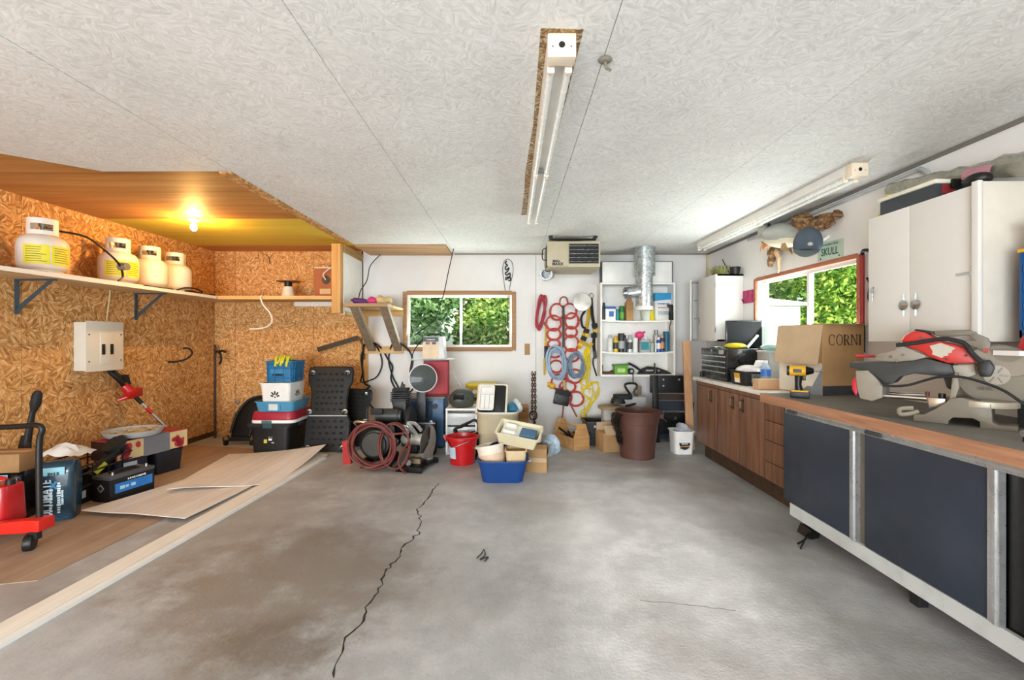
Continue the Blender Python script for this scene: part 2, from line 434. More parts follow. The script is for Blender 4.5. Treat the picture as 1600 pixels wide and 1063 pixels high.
def leaf(name, cols):
    s = N(name); o = s.new('NewGeometry'); col = s.ramp(o.outputs['Random Per Island'], [(i/(len(cols)-1), c) for i, c in enumerate(cols)])
    s.set(Base_Color=col, Roughness=.55, Transmission_Weight=0)
    tr = s.new('BsdfTranslucent'); s.link(col, tr.inputs[0]); m = s.new('MixShader'); m.inputs[0].default_value = .4
    s.link(s.b.outputs[0], m.inputs[1]); s.link(tr.outputs[0], m.inputs[2]); s.link(m.outputs[0], s.out.inputs[0]); return s.m
def galv():
    s = N('galvanised_steel'); v = s.coord(); vo = s.new('TexVoronoi'); vo.inputs['Scale'].default_value = 45; s.link(v, vo.inputs[0])
    sc = s.new('SeparateColor'); s.link(vo.outputs['Color'], sc.inputs[0])
    s.set(Base_Color=s.ramp(sc.outputs[0], [(0, '#8f9598'), (1, '#c9cdce')]), Metallic=.75, Roughness=.42); return s.m

OSBC = ['#8f653a', '#b9854a', '#d49c5e', '#e0ae72', '#efca96']
osb_left = osb('osb_left', 'yz', OSBC, chip=14, bumpy=.14); osb_back = osb('osb_back', 'xz', OSBC, chip=17, bumpy=.12)
ceil_osb = osb('painted_osb_ceiling', 'xy', ['#d9d8d4', '#e6e5e2', '#ecebe8', '#f0efed'], chip=19, bumpy=.2, rough=.65, paint=True, wear=.42)
floor_m = concrete()
white_wall = painted_wall('white_wall_paint', '#e1e0de'); white_wall2 = painted_wall('white_side_wall_paint', '#e6e5e4', .15)
white_paint = painted_wall('white_cabinet_paint', '#dedcd7', .12, .45); 
ply = wood('plywood', ['#8a5a2a', '#b07a40', '#c08a4e', '#cf9f64'], 0, .5); ply_y = wood('yellow_plywood', ['#cdb43c', '#dcc64c', '#e3d060'], 0, .4)
ply_thin = wood('thin_hardboard', ['#cdc2b8', '#e1d9d1', '#ece6e0', '#f3efea'], 1, .4, .45, .05, .15)
brown_sheet = wood('brown_floor_sheet', ['#8d7560', '#a08873', '#ae9781'], 1, .35, .8, .08, .45)
pine = wood('pine', ['#b07c42', '#c9985a', '#d8ad70'], 2); pine_x = wood('pine_long', ['#b48a54', '#cfa76c', '#dfbd86'], 0)
pine_y = wood('pine_shelf', ['#c4a071', '#dabd92', '#e6cfa9'], 1); oldwood = wood('grey_weathered_wood', ['#73624e', '#8d7b64', '#a08f77'], 2)
trimwood = wood('window_casing_wood', ['#8a6442', '#a27a53', '#b28c64'], 0, 1, .55); redtrim = wood('red_brown_casing', ['#8f4f35', '#a8654a', '#b8775a'], 1, 1, .55)
cabwood = wood('brown_cabinet_wood', ['#583c2a', '#6e4b37', '#805b45', '#8d6850'], 2, 1.4, .45); benchedge = wood('bench_edge_board', ['#7f5a3f', '#a5775a', '#bb8d70'], 1, 1.2, .7, .2, .25)
whitewood = wood('white_painted_plank', ['#e3dccf', '#efe9de', '#f5f1e9'], 1, .5, .55, .05, .12); plankwood = wood('bare_plank', ['#a97a55', '#c0926a', '#cfa580'], 2)
toolboxwood = wood('toolbox_pine', ['#a5774a', '#c39460', '#d2a877'], 0)
darkwood = wood('dark_wood', ['#2f2118', '#43301f', '#54402c'], 0); driftwood = wood('driftwood', ['#2b1b0e', '#573c24', '#8a6a48', '#c4a680'], 0, 1.6, .75, .2)
glass_m = glass(); clearp = clear(); galv_m = galv()
black = mat('#141414', .45, var=.25); blackr = mat('#1b1b1c', .7, var=.2); blackg = mat('#0f0f11', .25, var=.2, coat=.3); blackm = mat('#1a1a1b', .4, .6)
dgrey = mat('#3a3b3d', .5); grey = mat('#77797a', .5); lgrey = mat('#a9abac', .45); steel = mat('#b9babc', .25, .9, bump=.02); chrome = mat('#dfe1e3', .12, 1, bump=0)
alu = mat('#c3c5c6', .32, .8, bump=.03, scale=20); white = mat('#ecebe7', .45, var=.05); whitep = mat('#e4e2dc', .35, var=.05); cream = mat('#e3d8b6', .4, var=.05)
beige = mat('#b8ad90', .45, var=.06); beige2 = mat('#d8bf97', .45, var=.06); card = mat('#a8845a', .8, var=.08, bump=.03); card2 = mat('#9c7850', .8, var=.1, bump=.03); cardl = mat('#bba282', .8, var=.06)
red = mat('#b3181c', .35, var=.1, coat=.2); redbr = mat('#d8291f', .35, var=.08); dred = mat('#7d1420', .45, var=.12, dirt=.3); redhose = mat('#6b332d', .45, var=.1); redcord = mat('#a01f2c', .45)
orange = mat('#e85a2c', .4); blue = mat('#1c4fa0', .35, var=.08); blue2 = mat('#1f6c9c', .4, var=.08); blue3 = mat('#4b8fb4', .45); navy = mat('#1d2c50', .5); wblue = mat('#1d5480', .4, var=.15, dirt=.3)
yellow = mat('#dcc92a', .55, var=.05); yellowd = mat('#d9a51c', .5); ropey = mat('#e3cc25', .6); green = mat('#5d9e2e', .5); teal = mat('#2b8a94', .45); cyan = mat('#8fd3da', .5)
maroon = mat('#8a1630', .45, var=.08); brownp = mat('#5a3b32', .5, var=.1, scale=5); rust = mat('#5b3a28', .8, .3, var=.3, bump=.2); bluehose = mat('#8fa6bc', .4, var=.1)
pink = mat('#c23a7a', .55); purple = mat('#5b2a6e', .6); tan = mat('#c9b184', .7); olive = mat('#3f4a44', .5); heaterm = mat('#b3a98f', .5, var=.05); sawgrey = mat('#6f685b', .5, var=.08); sawred = mat('#b5251e', .4, var=.08)
foam = mat('#8f8d86', .8, var=.12, bump=.2); panelgrey = mat('#d6d1c4', .45, var=.03); yellabel = mat('#e7dc3c', .5, var=.04, scale=30); tankw = mat('#e3ddd0', .4, var=.05)
fabric_n = mat('#4a5561', .9, var=.15, bump=.25, bscale=300); navypanel = mat('#2b3340', .42, var=.18, scale=3, bump=.05, dirt=.12); benchtop = mat('#77736c', .65, var=.15, scale=4, bump=.1, dirt=.25)
clearbag = clear('#eef2f4', .5, .3); bluebag = clear('#c9dcea', .55, .3); smoky = clear('#a29c8d', .42, .3); mint = clear('#bfe0dc', .6, .25)
# ------------------------------------------------------------------ the setting
XL, XR, YB, YF, ZC = -4.0, 2.62, 6.1, -4.5, 2.44
def sempty(name, parent=None):
    o = bpy.data.objects.new(name, None); C.objects.link(o); o['kind'] = 'structure'; MX[o.name] = Matrix.Identity(4)
    if parent: o.parent = parent
    return o
floor = struct('floor', G().bb((XL-.15, YF-.3, -.1), (XR+.15, YB+.15, 0)), floor_m)
# the long crack across the slab and a few short ones: narrow dark strips let into the floor
def crack(pts, wmax, seed, name='crack'):
    rnd = random.Random(seed); g = G(); pts = [FLR(*p) for p in pts]; P2 = []
    for a, b in zip(pts, pts[1:]):
        k = max(2, int((b-a).length/.03))
        for i in range(k):
            p = a.lerp(b, i/k); P2.append(p+Vector((rnd.gauss(0, .008), rnd.gauss(0, .006), 0)))
    P2.append(pts[-1]); vs = []; fs = []
    for i, p in enumerate(P2):
        wd = wmax*rnd.uniform(.25, 1)*(.3 if i in (0, len(P2)-1) else 1); vs += [(p.x-wd/2, p.y, .0012), (p.x+wd/2, p.y, .0012), (p.x+wd/2, p.y, -.01), (p.x-wd/2, p.y, -.01)]
    for i in range(len(P2)-1):
        b = i*4; fs += [(b, b+1, b+5, b+4), (b, b+4, b+7, b+3), (b+1, b+2, b+6, b+5)]
    g.add(vs, fs); return struct(name, g, mat('#2e2a27', .9), floor)
crack([(516,1063),(532,1030),(537,1005),(566,970),(573,950),(590,925),(600,895),(624,870),(634,850),(655,835),(657,815),(653,795),(668,780),(677,765),(686,755)], .013, 1)
crack([(1000,940),(1080,945),(1150,955)], .003, 3)
# ceiling: painted strand boards, butt joints open a few millimetres below a dark deck
ceiling = struct('ceiling', G().bb((XL-.15, YF-.3, 2.49), (XR+.15, YB+.15, 2.6)).bb((-1.91, YF, 2.453), (XR, YB, 2.489)).bb((XL, YF, 2.453), (-1.911, 1.98, 2.489)), mat('#6d665e', .9))
def cpanel(x0, x1, y0, y1, poly=None):
    g = G(); e = .0014
    if poly: g.prism(poly, ZC, ZC+.012, 'xy')
    else: g.bb((x0+e, y0+e, ZC), (x1-e, y1-e, ZC+.012))
    struct('panel', g, ceil_osb, ceiling)
for x0, x1, ys in ((-.77, .37, (YF, -2.14, .14, 2.42, 4.7, YB)), (.37, 1.51, (YF, -1.5, .77, 3.05, 5.33, YB)), (1.51, XR, (YF, -2.14, .14, 2.42, 4.7, YB)), (-1.91, -.77, (YF, -1, 1.3, 3.58, YB)), (-3.05, -1.91, (YF, .8)), (XL, -3.05, (YF, .8))):
    for a, b in zip(ys, ys[1:]): cpanel(x0, x1, a, b)
cpanel(0, 0, 0, 0, [(-3.047, .804), (-1.9135, .804), (-1.9135, 3.08), (-2.78, 3.08), (-3.047, 2.858)])
cpanel(0, 0, 0, 0, [(XL, .804), (-3.053, .804), (-3.053, 2.853), (XL, 2.06)])
for y0, y1, m in ((2.0, 4.42, ply), (4.424, 5.70, ply_y), (5.704, YB, ply)):
    struct('plywood_panel', G().bb((XL, y0, 2.470), (-1.955, y1, 2.482)), m, ceiling)
struct('bay_edge', G().bb((-1.99, 3.085, 2.428), (-1.915, 5.34, 2.468)), osb('osb_edge', 'xy', OSBC), ceiling)
struct('joint_filler', G().bb((XL, 2.0, 2.452), (-1.955, YB, 2.469)) if False else G().bb((-1.95, 3.08, 2.469), (-1.91, YB, 2.49)), mat('#4d4238', .9), ceiling)
struct('unpainted_strip', G().prism([(.105, 1.655), (.262, 1.66), (.25, 2.6), (.252, 3.4), (.24, 4.16), (.085, 4.17), (.095, 3.5), (.09, 3.1), (.112, 2.4)], 2.4385, 2.4398, 'xy'), osb('osb_strip', 'xy', ['#6e5230', '#8a6a40', '#b59a72', '#d5cdbf'], chip=20), ceiling)
# left wall and the wooden part of the back wall: raw strand boards
wall_left = struct('wall_left', G().bb((XL-.15, YF-.3, 0), (XL-.014, YB+.15, 2.49)), mat('#3b2c1c', .9))
for a, b in ((YF, -3.14), (-3.14, -2), (-2, -.86), (-.86, .28), (.28, 1.42), (1.42, 2.56), (2.56, 3.70), (3.70, 4.84), (4.84, YB)):
    struct('panel', G().bb((XL-.013, a+.002, 0), (XL, b-.002, 2.47)), osb_left, wall_left)
wall_back = struct('wall_back', G().bb((XL-.15, YB+.014, 0), (-2.0, YB+.15, 2.49)), mat('#3b2c1c', .9))
for a, b in ((XL, -3.72), (-3.72, -2.67), (-2.67, -2.02)):
    struct('panel', G().bb((a+.002, YB, 0), (b-.002, YB+.013, 2.47)), osb_back, wall_back)
W1 = (-1.454, .043, 1.138, 1.93)
for a, b in (((-2.0, YB, 0), (W1[0], YB+.15, 2.49)), ((W1[0], YB, 0), (W1[1], YB+.15, W1[2])), ((W1[0], YB, W1[3]), (W1[1], YB+.15, 2.49)), ((W1[1], YB, 0), (.318, YB+.15, 2.49)), ((.322, YB, 0), (XR, YB+.15, 2.49))):
    struct('wall_board', G().bb(a, b), white_wall, wall_back)
W2 = (3.41, 4.89, 1.17, 1.94)
wall_right = struct('wall_right', G().bb((XR, YF-.3, 0), (XR+.15, W2[0], 2.49)), white_wall2)
for a, b in (((XR, W2[0], 0), (XR+.15, W2[1], W2[2])), ((XR, W2[0], W2[3]), (XR+.15, W2[1], 2.49)), ((XR, W2[1], 0), (XR+.15, YB+.15, 2.49))):
    struct('wall_board', G().bb(a, b), white_wall2, wall_right)
wall_front = struct('wall_front', G().bb((.05, YF-.15, 0), (.32, YF, 2.49)).bb((1.32, YF-.15, 0), (XR, YF, 2.49)).bb((.32, YF-.15, 2.05), (1.32, YF, 2.49)).bb((XL, YF-.15, 2.2), (.05, YF, 2.49)), white_wall)
struct('sun_block_roof', G().bb((XL-.6, YF-6.5, 2.35), (.1, YF-.15, 2.45)).bb((XL-.6, YF-6.5, 0), (.1, YF-6.4, 2.35)), mat('#b9b4aa', .8))  # unseen roof and end wall, added to keep sun out of the overhead door
# trims
struct('trim_1', G().bb((-2.005, YB-.012, 0), (-1.93, YB, 1.62)), pine)
struct('trim_2', G().bb((-.77, YB-.02, 2.425), (XR, YB, 2.4395)), mat('#8d8578', .7))
struct('trim_3', G().bb((XR-.018, YB-.05, 2.03), (XR, YB-.02, 2.42)), mat('#c9b78f', .6))
struct('trim_4', G().bb((XR-.012, 0.2, 2.415), (XR, YB, 2.4395)), mat('#76716a', .7))
struct('baseboard_left', G().bb((XL, 3.4, 0), (XL+.02, YB, .06)), darkwood)
# hatch board on the ceiling by the back wall
struct('trim_5', G().bb((-1.9, 5.50, 2.415), (-.80, YB-.005, 2.438)), wood('hatch_board', ['#8d6a42', '#a98256', '#b99468'], 0, .6)).name = 'trim_5'
def window(name, c0, c1, z0, z1, axis, wallpos, casing, split, sgn, t=.045, pr=.022):
    # axis 'x': in the back wall (runs along X); 'y': in the right wall (runs along Y)
    r = sempty(name)
    def B(u0, u1, d0, d1, a, b): # d = depth outward from the wall face
        return G().bb((u0, wallpos+d0, a), (u1, wallpos+d1, b)) if axis == 'x' else G().bb((wallpos+d0, u0, a), (wallpos+d1, u1, b))
    for q in (B(c0-.01, c0+t, -pr, .012, z0, z1), B(c1-t, c1+.01, -pr, .012, z0, z1), B(c0+t, c1-t, -pr, .012, z1-t, z1+.01), B(c0+t, c1-t, -pr, .012, z0-.01, z0+t)):
        struct('casing', q, casing, r, bevel=.003)
    for q in (B(c0, c0+t, .0125, .12, z0, z1), B(c1-t, c1, .0125, .12, z0, z1), B(c0+t, c1-t, .0125, .12, z1-t, z1), B(c0+t, c1-t, .0125, .12, z0, z0+t)):
        struct('jamb', q, whitep, r)
    a0, a1, b0, b1 = c0+t, c1-t, z0+t, z1-t; f = .032
    for i, (u0, u1) in enumerate(((a0, split+f/2), (split-f/2, a1))):
        d = .022+.022*i
        sg = B(u0, u0+f, d, d+.02, b0, b1); 
        for q in (B(u1-f, u1, d, d+.02, b0, b1), B(u0+f, u1-f, d, d+.02, b0, b0+f), B(u0+f, u1-f, d, d+.02, b1-f, b1)): sg.add(q.v, q.f)
        s_ = struct('sash', sg, whitep, r)
        struct('pane', B(u0+f*.8, u1-f*.8, d+.008, d+.011, b0+f*.8, b1-f*.8), glass_m, s_)
    return r
window('window_1', W1[0], W1[1], W1[2], W1[3], 'x', YB, trimwood, -.69, 1)
window('window_2', W2[0], W2[1], W2[2], W2[3], 'y', XR, redtrim, 4.05, 1, .028, .012)

# ------------------------------------------------------------------ outside the windows
def lawn():
    s = N('lawn'); v = s.coord(); s.set(Base_Color=s.ramp(s.noise(v, 6, 8, .7), [(.3, '#3f5a26'), (.7, '#7c9a4a')]), Roughness=.9); return s.m
lw = G().bb((-40, -30, -.2), (XL-.15, 60, -.12)).bb((XR+.15, -30, -.2), (50, 60, -.12)).bb((XL-.15, YB+.15, -.2), (XR+.15, 60, -.12)).bb((XL-.15, -30, -.2), (XR+.15, YF-.3, -.12))
o = struct('ground', lw, lawn())
leaf1 = leaf('leaf_green', ['#4a7030', '#6a9440', '#93ae54', '#b9c76c', '#d5d98c']); leaf2 = leaf('leaf_bright_green', ['#4f7a25', '#7aa035', '#a5c04a', '#d0dc6a'])
leaf3 = leaf('leaf_blue_green', ['#557f48', '#7a9f5e', '#a0bb7c', '#c6d6a4']); bark = mat('#6a5a48', .9, var=.3, bump=.3)
def tree(loc, crown, n, size, m, label, seed):
    rnd = random.Random(seed); t = thing('tree', label, 'tree', loc)
    h = crown[0][2]; g = G().tube([(0, 0, -.15), (.05, .03, h*.5), (0, .05, h), (.1, .1, h*1.3)], [.13, .11, .08, .03], 8)
    for k in range(9):
        c = crown[k % len(crown)]; e = Vector((c[0]+rnd.uniform(-.6, .6)*c[3], c[1]+rnd.uniform(-.6, .6)*c[3], c[2]+rnd.uniform(-.6, .6)*c[4]))
        g.tube([(0, .03, h*rnd.uniform(.3, .9)), e*.6+Vector((0, 0, h*.3)), e], [.04, .025, .01], 5)
    P('trunk', g, bark, t)
    vs = []; fs = []
    for i in range(n):
        c = crown[i % len(crown)]
        d = Vector((rnd.gauss(0, 1), rnd.gauss(0, 1), rnd.gauss(0, 1))).normalized(); q = rnd.uniform(.35, 1)**.6
        p = Vector((c[0]+d.x*q*c[3], c[1]+d.y*q*c[3], c[2]+d.z*q*c[4]))
        if p.z < -.1: continue
        a = Vector((rnd.gauss(0, 1), rnd.gauss(0, 1), rnd.gauss(0, .7)-.3)).normalized(); b = a.cross(Vector((rnd.gauss(0, 1), rnd.gauss(0, 1), rnd.gauss(0, 1)))).normalized()
        s = size*rnd.uniform(.6, 1.3); k = len(vs); nn = a.cross(b)*s*.15
        vs += [p-a*s, p+b*s*.45+nn, p+a*s, p-b*s*.45+nn]; fs.append((k, k+1, k+2, k+3))
    g = G(); g.v = [Vector(v) for v in vs]; g.f = fs
    me = bpy.data.meshes.new('foliage'); me.from_pydata([tuple(v) for v in vs], [], fs); me.materials.append(m)
    o = bpy.data.objects.new('foliage', me); C.objects.link(o); o.parent = t; o['kind'] = 'stuff'
    return t
tree((-2.3, 9.6, 0), [(0, 0, 1.6, 1.0, 1.1), (.5, .3, 2.5, .9, .9), (-.6, .2, .9, .8, .8)], 8000, .085, leaf3, 'blue-green leafy tree behind the left pane of the back window', 1)
tree((.2, 10.4, 0), [(-.4, 0, 1.5, .9, 1.0), (-.3, .2, 2.4, .95, .8), (-.1, 0, .7, .8, .7), (-1.0, .2, 1.4, .6, .9)], 8000, .08, leaf1, 'yellow-green tree behind the right pane of the back window', 2)
tree((-5.0, 13.0, 0), [(0, 0, 1.8, 1.6, 1.5), (1.2, 0, 2.8, 1.4, 1.2)], 5000, .11, leaf1, 'tall tree beyond the back window, left of the others', 3)
tree((7.6, 9.0, 0), [(-.2, .4, 1.8, 1.25, 1.5), (.3, 1.2, 3.0, 1.5, 1.3), (.9, -.6, 1.2, 1.1, 1.2), (.4, 1.6, 1.9, 1.4, 1.5)], 26000, .07, leaf2, 'sunlit bright green tree behind the near pane of the side window', 4)
tree((7.2, 14.6, 0), [(-.3, 0, 2.6, 2.0, 1.7), (.8, .4, 3.8, 1.8, 1.4), (-1.8, 0, 3.3, 1.6, 1.4)], 16000, .11, leaf1, 'green tree standing beyond the white shed outside the side window', 5)
sh = thing('shed', 'white garden shed outside the side window', 'shed', (4.75, 10.7, -.12))
P('wall', G().box((0, 0, 1.05), (2.5, 2.5, 2.1)), white, sh); P('roof', G().prism([(-1.4, 2.1), (1.33, 2.1), (1.33, 2.16), (0, 2.3), (-1.4, 2.16)], -1.35, 1.35, 'xz'), white, sh)
P('door', G().box((-.3, -1.27, .95), (.85, .04, 1.85)), white, sh)
hs = thing('house', 'far house with a tan roof behind the back window trees', 'house', (-.2, 19, -.12))
P('wall', G().box((.5, 0, 1.3), (5, 4, 2.6)), cream, hs); P('roof', G().prism([(-2.3, 2.6), (3.3, 2.6), (.5, 4.1)], -2.3, 2.3, 'xz'), mat('#b89a86', .8), hs)
# ------------------------------------------------------------------ the wooden bay: shelves, gas bottles, lamp, panel
sh = thing('wall_shelf', 'long board shelf on the left wall carrying the propane bottles', 'shelf', (XL, 3.4, 1.81))
P('shelf_board', G().bb((XL+.002, 2.3, 1.785), (-3.56, YB-.002, 1.81)), pine_y, sh, world=True)
P('shelf_edging', G().bb((-3.562, 2.3, 1.78), (-3.548, 5.45, 1.812)), whitewood, sh, world=True)
for y in (3.66, 4.82):
    P('shelf_bracket', G().bb((XL+.002, y-.015, 1.5), (XL+.012, y+.015, 1.782)).bb((XL+.01, y-.015, 1.772), (-3.68, y+.015, 1.783)).prism([(XL+.012, 1.56), (XL+.03, 1.53), (-3.70, 1.772), (-3.74, 1.772)], y-.003, y+.003, 'xz'), mat('#4a5a66', .4, .5), sh, world=True)
sh = thing('wall_shelf', 'deep pine shelf across the back wall of the wooden bay', 'shelf', (-2.8, YB, 1.81))
P('shelf_board', G().bb((-3.55, 5.50, 1.79), (-2.06, YB-.002, 1.812)), pine_x, sh, world=True)
P('shelf_edging', G().bb((-3.55, 5.47, 1.775), (-2.125, 5.50, 1.816)), pine_x, sh, world=True)
P('shelf_batten', G().bb((-2.9, YB-.05, 1.73), (-2.06, YB-.003, 1.788)), whitewood, sh, world=True)
# bulkhead at the end of the bay: post, white board, rails
bk = thing('bay_end_panel', 'white board framed by a pine post closing the shelf bay', 'panel', (-2.05, 5.4, 1.62))
P('post', G().bb((-2.125, 5.34, 1.60), (-2.02, 5.43, 2.42)), pine, bk, bevel=.004, world=True)
P('board', G().bb((-2.03, 5.43, 1.63), (-2.012, YB-.002, 2.33)), white, bk, world=True)
P('rail', G().bb((-2.035, 5.43, 2.33), (-2.0, YB-.002, 2.425)), wood('rail_wood', ['#8a6a3c', '#a98550', '#b8955f'], 1), bk, world=True)
P('rail', G().bb((-2.06, 5.43, 1.585), (-2.0, YB-.002, 1.63)), pine_y, bk, world=True)
# 20 lb propane bottles
def bottle(loc, label, labelled, rz=0):
    t = thing('propane_bottle', label, 'gas bottle', loc, rz, 'propane bottles on the left shelf')
    P('body', G().lathe([(.10, .035), (.135, .04), (.152, .07), (.155, .11), (.155, .225), (.150, .262), (.128, .297), (.085, .318), (.04, .324), (0, .325)], n=36), tankw, t, ang=60)
    P('foot_ring', G().lathe([(.115, 0), (.118, 0), (.118, .045), (.112, .045)], n=30), tankw, t)
    # valve collar: a wrapped band with a wide window at the front and the back
    g = G(); r0, r1 = .098, .092
    def arc(a0, a1, z0, z1, n=10):
        vs = []; fs = []
        for i in range(n+1):
            a = math.radians(a0+(a1-a0)*i/n)
            for (r, z) in ((r0, z0), (r0, z1), (r1, z1), (r1, z0)): vs.append((r*math.cos(a), r*math.sin(a), z))
        for i in range(n):
            for k in range(4): fs.append((i*4+k, (i+1)*4+k, (i+1)*4+(k+1) % 4, i*4+(k+1) % 4))
        fs += [(0, 1, 2, 3), (n*4+3, n*4+2, n*4+1, n*4)]
        g.add(vs, fs)
    arc(200, 340, .315, .35); arc(200, 340, .40, .445); arc(200, 228, .35, .40); arc(312, 340, .35, .40)
    arc(30, 150, .315, .35); arc(30, 150, .40, .445); arc(30, 55, .35, .40); arc(125, 150, .35, .40)
    P('collar', g, tankw, t)
    v = P('valve', G().cyl((0, 0, .32), (0, 0, .39), .018).cyl((0, 0, .37), (.06, -.02, .37), .014).cyl((0, 0, .39), (0, 0, .425), .028, .03, 10), mat('#6d6a5f', .4, .7), t)
    if labelled:
        for a0, a1 in labelled:
            vs = []; fs = []; n = 14
            for i in range(n+1):
                a = math.radians(a0+(a1-a0)*i/n)
                for (r, z) in ((.1565, .075), (.1565, .225)): vs.append((r*math.cos(a), r*math.sin(a), z))
            for i in range(n): fs.append((2*i, 2*i+2, 2*i+3, 2*i+1))
            lb = P('warning_label', G().add(vs, fs), yellabel, t, label='yellow printed warning label')
            g = G(); rnd = random.Random(int(a0))   # rows of fine print
            for row in range(7):
                z = .205-row*.018; da = (a1-a0)*rnd.uniform(.5, .8); vs = []; fs = []
                for i in range(7):
                    a = math.radians(a0+(a1-a0)*.1+da*i/6)
                    for zz in (z-.003, z+.003): vs.append((.1572*math.cos(a), .1572*math.sin(a), zz))
                for i in range(6): fs.append((2*i, 2*i+2, 2*i+3, 2*i+1))
                g.add(vs, fs)
            P('fine_print', g, mat('#8f8a3a', .6), lb)
    return t
b1 = bottle((-3.76, 3.64, 1.81), 'propane bottle with two yellow labels nearest the camera on the shelf', ((232, 290), (293, 350)), math.radians(40))
b2 = bottle((-3.78, 4.36, 1.81), 'propane bottle with yellow labels in the middle of the shelf, hose attached', ((240, 300), (303, 350)), math.radians(32))
bottle((-3.78, 4.74, 1.81), 'plain cream propane bottle between the labelled one and the last', (), math.radians(30))
bottle((-3.78, 5.09, 1.81), 'plain cream propane bottle farthest along the shelf, by the corner', (), math.radians(20))
one('gas_hose', G().tube([(-3.70, 3.70, 2.18), (-3.63, 3.86, 2.17), (-3.60, 4.02, 2.08), (-3.60, 4.16, 1.98), (-3.62, 4.22, 1.88), (-3.61, 4.16, 1.822), (-3.60, 4.28, 1.818), (-3.60, 4.5, 1.82), (-3.59, 4.8, 1.82)], .009, 8, sub=6), black, 'black gas hose looping down from the nearest propane bottle', 'hose')
one('gas_hose', G().tube([(-3.58, 4.85, 1.82), (-3.60, 5.0, 1.86), (-3.62, 5.2, 1.87), (-3.60, 5.28, 1.84), (-3.58, 5.15, 1.82), (-3.585, 4.98, 1.82), (-3.60, 5.1, 1.835), (-3.60, 5.26, 1.82), (-3.58, 5.4, 1.82), (-3.6, 5.5, 1.83), (-3.64, 5.42, 1.82)], .008, 8, sub=6), black, 'black gas hose coiled on the shelf in front of the last bottle', 'hose')
one('hose_fitting', G().cyl((-3.63, 4.20, 1.97), (-3.56, 4.20, 1.97), .035, n=18).cyl((-3.60, 4.2, 1.95), (-3.60, 4.2, 2.0), .012), mat('#8b8d8c', .4, .6), 'round grey regulator on the hose beside the second bottle', 'regulator')
one('wood_lath', G().box((-3.60, 3.95, 1.816), (.05, .9, .012)), whitewood, 'thin pale lath lying along the front of the left shelf', 'lath')
# the bare bulb
lp = thing('ceiling_lamp', 'lit bare bulb in a lampholder on the wooden bay ceiling', 'lamp', (-3.1, 4.42, 2.47))
P('lampholder', G().lathe([(.055, -.001), (.055, -.012), (.035, -.03), (.022, -.034)], n=24), white, lp)
P('bulb', G().ball((0, 0, -.082), (.030, .030, .038), 16, 12).cyl((0, 0, -.05), (0, 0, -.032), .014), emit('bulb_glow', '#ffd79a', 40), lp)
light('bulb_light', 'POINT', (-3.1, 4.42, 2.365), (0, 0, 0), 112, (1, .54, .16), shadow_soft_size=.03)
# spool, plate with an outlet hole, dangling cable
sp = thing('cable_spool', 'half-empty spool of white cable on the back shelf', 'spool', (-2.85, 5.78, 1.812))
P('flange', G().lathe([(.0, .0), (.12, .0), (.12, .008), (0, .008)], n=28), card2, sp); P('flange', G().lathe([(0, .212), (.14, .212), (.14, .222), (0, .222)], n=28), mat('#8f6a48', .6), sp)
P('hub', G().cyl((0, 0, .1), (0, 0, .212), .045), black, sp)
P('wound_cable', G().lathe([(.075, .008)]+[(.082-.022*i/9+.004*(i % 2), .012+.135*i/9) for i in range(10)]+[(.04, .15)], n=24), mat('#d9d6cb', .5, bump=.3, bscale=200), sp)
pl = thing('outlet_plate', 'thin brown board with a round cable hole leaning behind the post', 'board', (-2.40, 5.82, 1.812))
P('board', G().box((0, 0, .2), (.27, .012, .40)), mat('#a2603a', .7), pl); P('hole', G().cyl((.02, -.008, .24), (.02, -.0055, .24), .055, n=24), black, pl, label='black round cable opening')
P('cable', G().tube([(.02, -.02, .24), (.0, -.05, .30), (.05, -.04, .36), (.10, -.02, .40)], .008, 8, sub=5), whitep, pl)
P('name_plate', G().rbox(.14, .01, .07, (.01, -.01, .055)), tan, pl)
P('rod', G().cyl((-.13, -.015, .395), (.13, -.015, .395), .008), whitep, pl)
one('power_cable', G().tube([(-3.02, 5.47, 1.82), (-3.02, 5.45, 1.79), (-2.98, 5.44, 1.70), (-2.90, 5.43, 1.61), (-2.87, 5.43, 1.52), (-2.92, 5.43, 1.45), (-3.02, 5.43, 1.42), (-3.14, 5.43, 1.415)], .009, 8, sub=6), whitep, 'white cable hanging over the edge of the back shelf', 'cable')
# electrical panel
ep = thing('breaker_panel', 'grey steel breaker panel with two black switches on the left wall', 'breaker panel', (XL, 4.33, 1.23))
P('box', G().bb((XL, 4.14, 1.005), (-3.885, 4.52, 1.455)), panelgrey, ep, bevel=.003, world=True)
P('door', G().bb((-3.885, 4.13, .995), (-3.878, 4.53, 1.465)), panelgrey, ep, bevel=.002, world=True)
P('hatch', G().bb((-3.879, 4.27, 1.06), (-3.873, 4.42, 1.36)), panelgrey, ep, bevel=.002, world=True)
for y in (4.285, 4.375): P('breaker_switch', G().bb((-3.874, y, 1.15), (-3.868, y+.032, 1.25)).bb((-3.87, y+.006, 1.18), (-3.862, y+.026, 1.205)), black, ep, world=True)
for y, z in ((4.16, 1.34), (4.5, 1.34), (4.16, 1.09), (4.5, 1.09)): P('screw', G().cyl((-3.878, y, z), (-3.874, y, z), .007, n=10), dgrey, ep, world=True)
one('electrical_cable', G().tube([(-3.985, 4.46, 1.46), (-3.985, 4.47, 1.55), (-3.985, 4.49, 1.68), (-3.985, 4.5, 1.784)], .008, 8, sub=5), tan, 'beige cable running up the left wall from the breaker panel', 'cable')
hk = thing('wall_hook', 'black rubber-coated hook screwed to the left wall', 'hook', (XL, 5.35, 1.15))
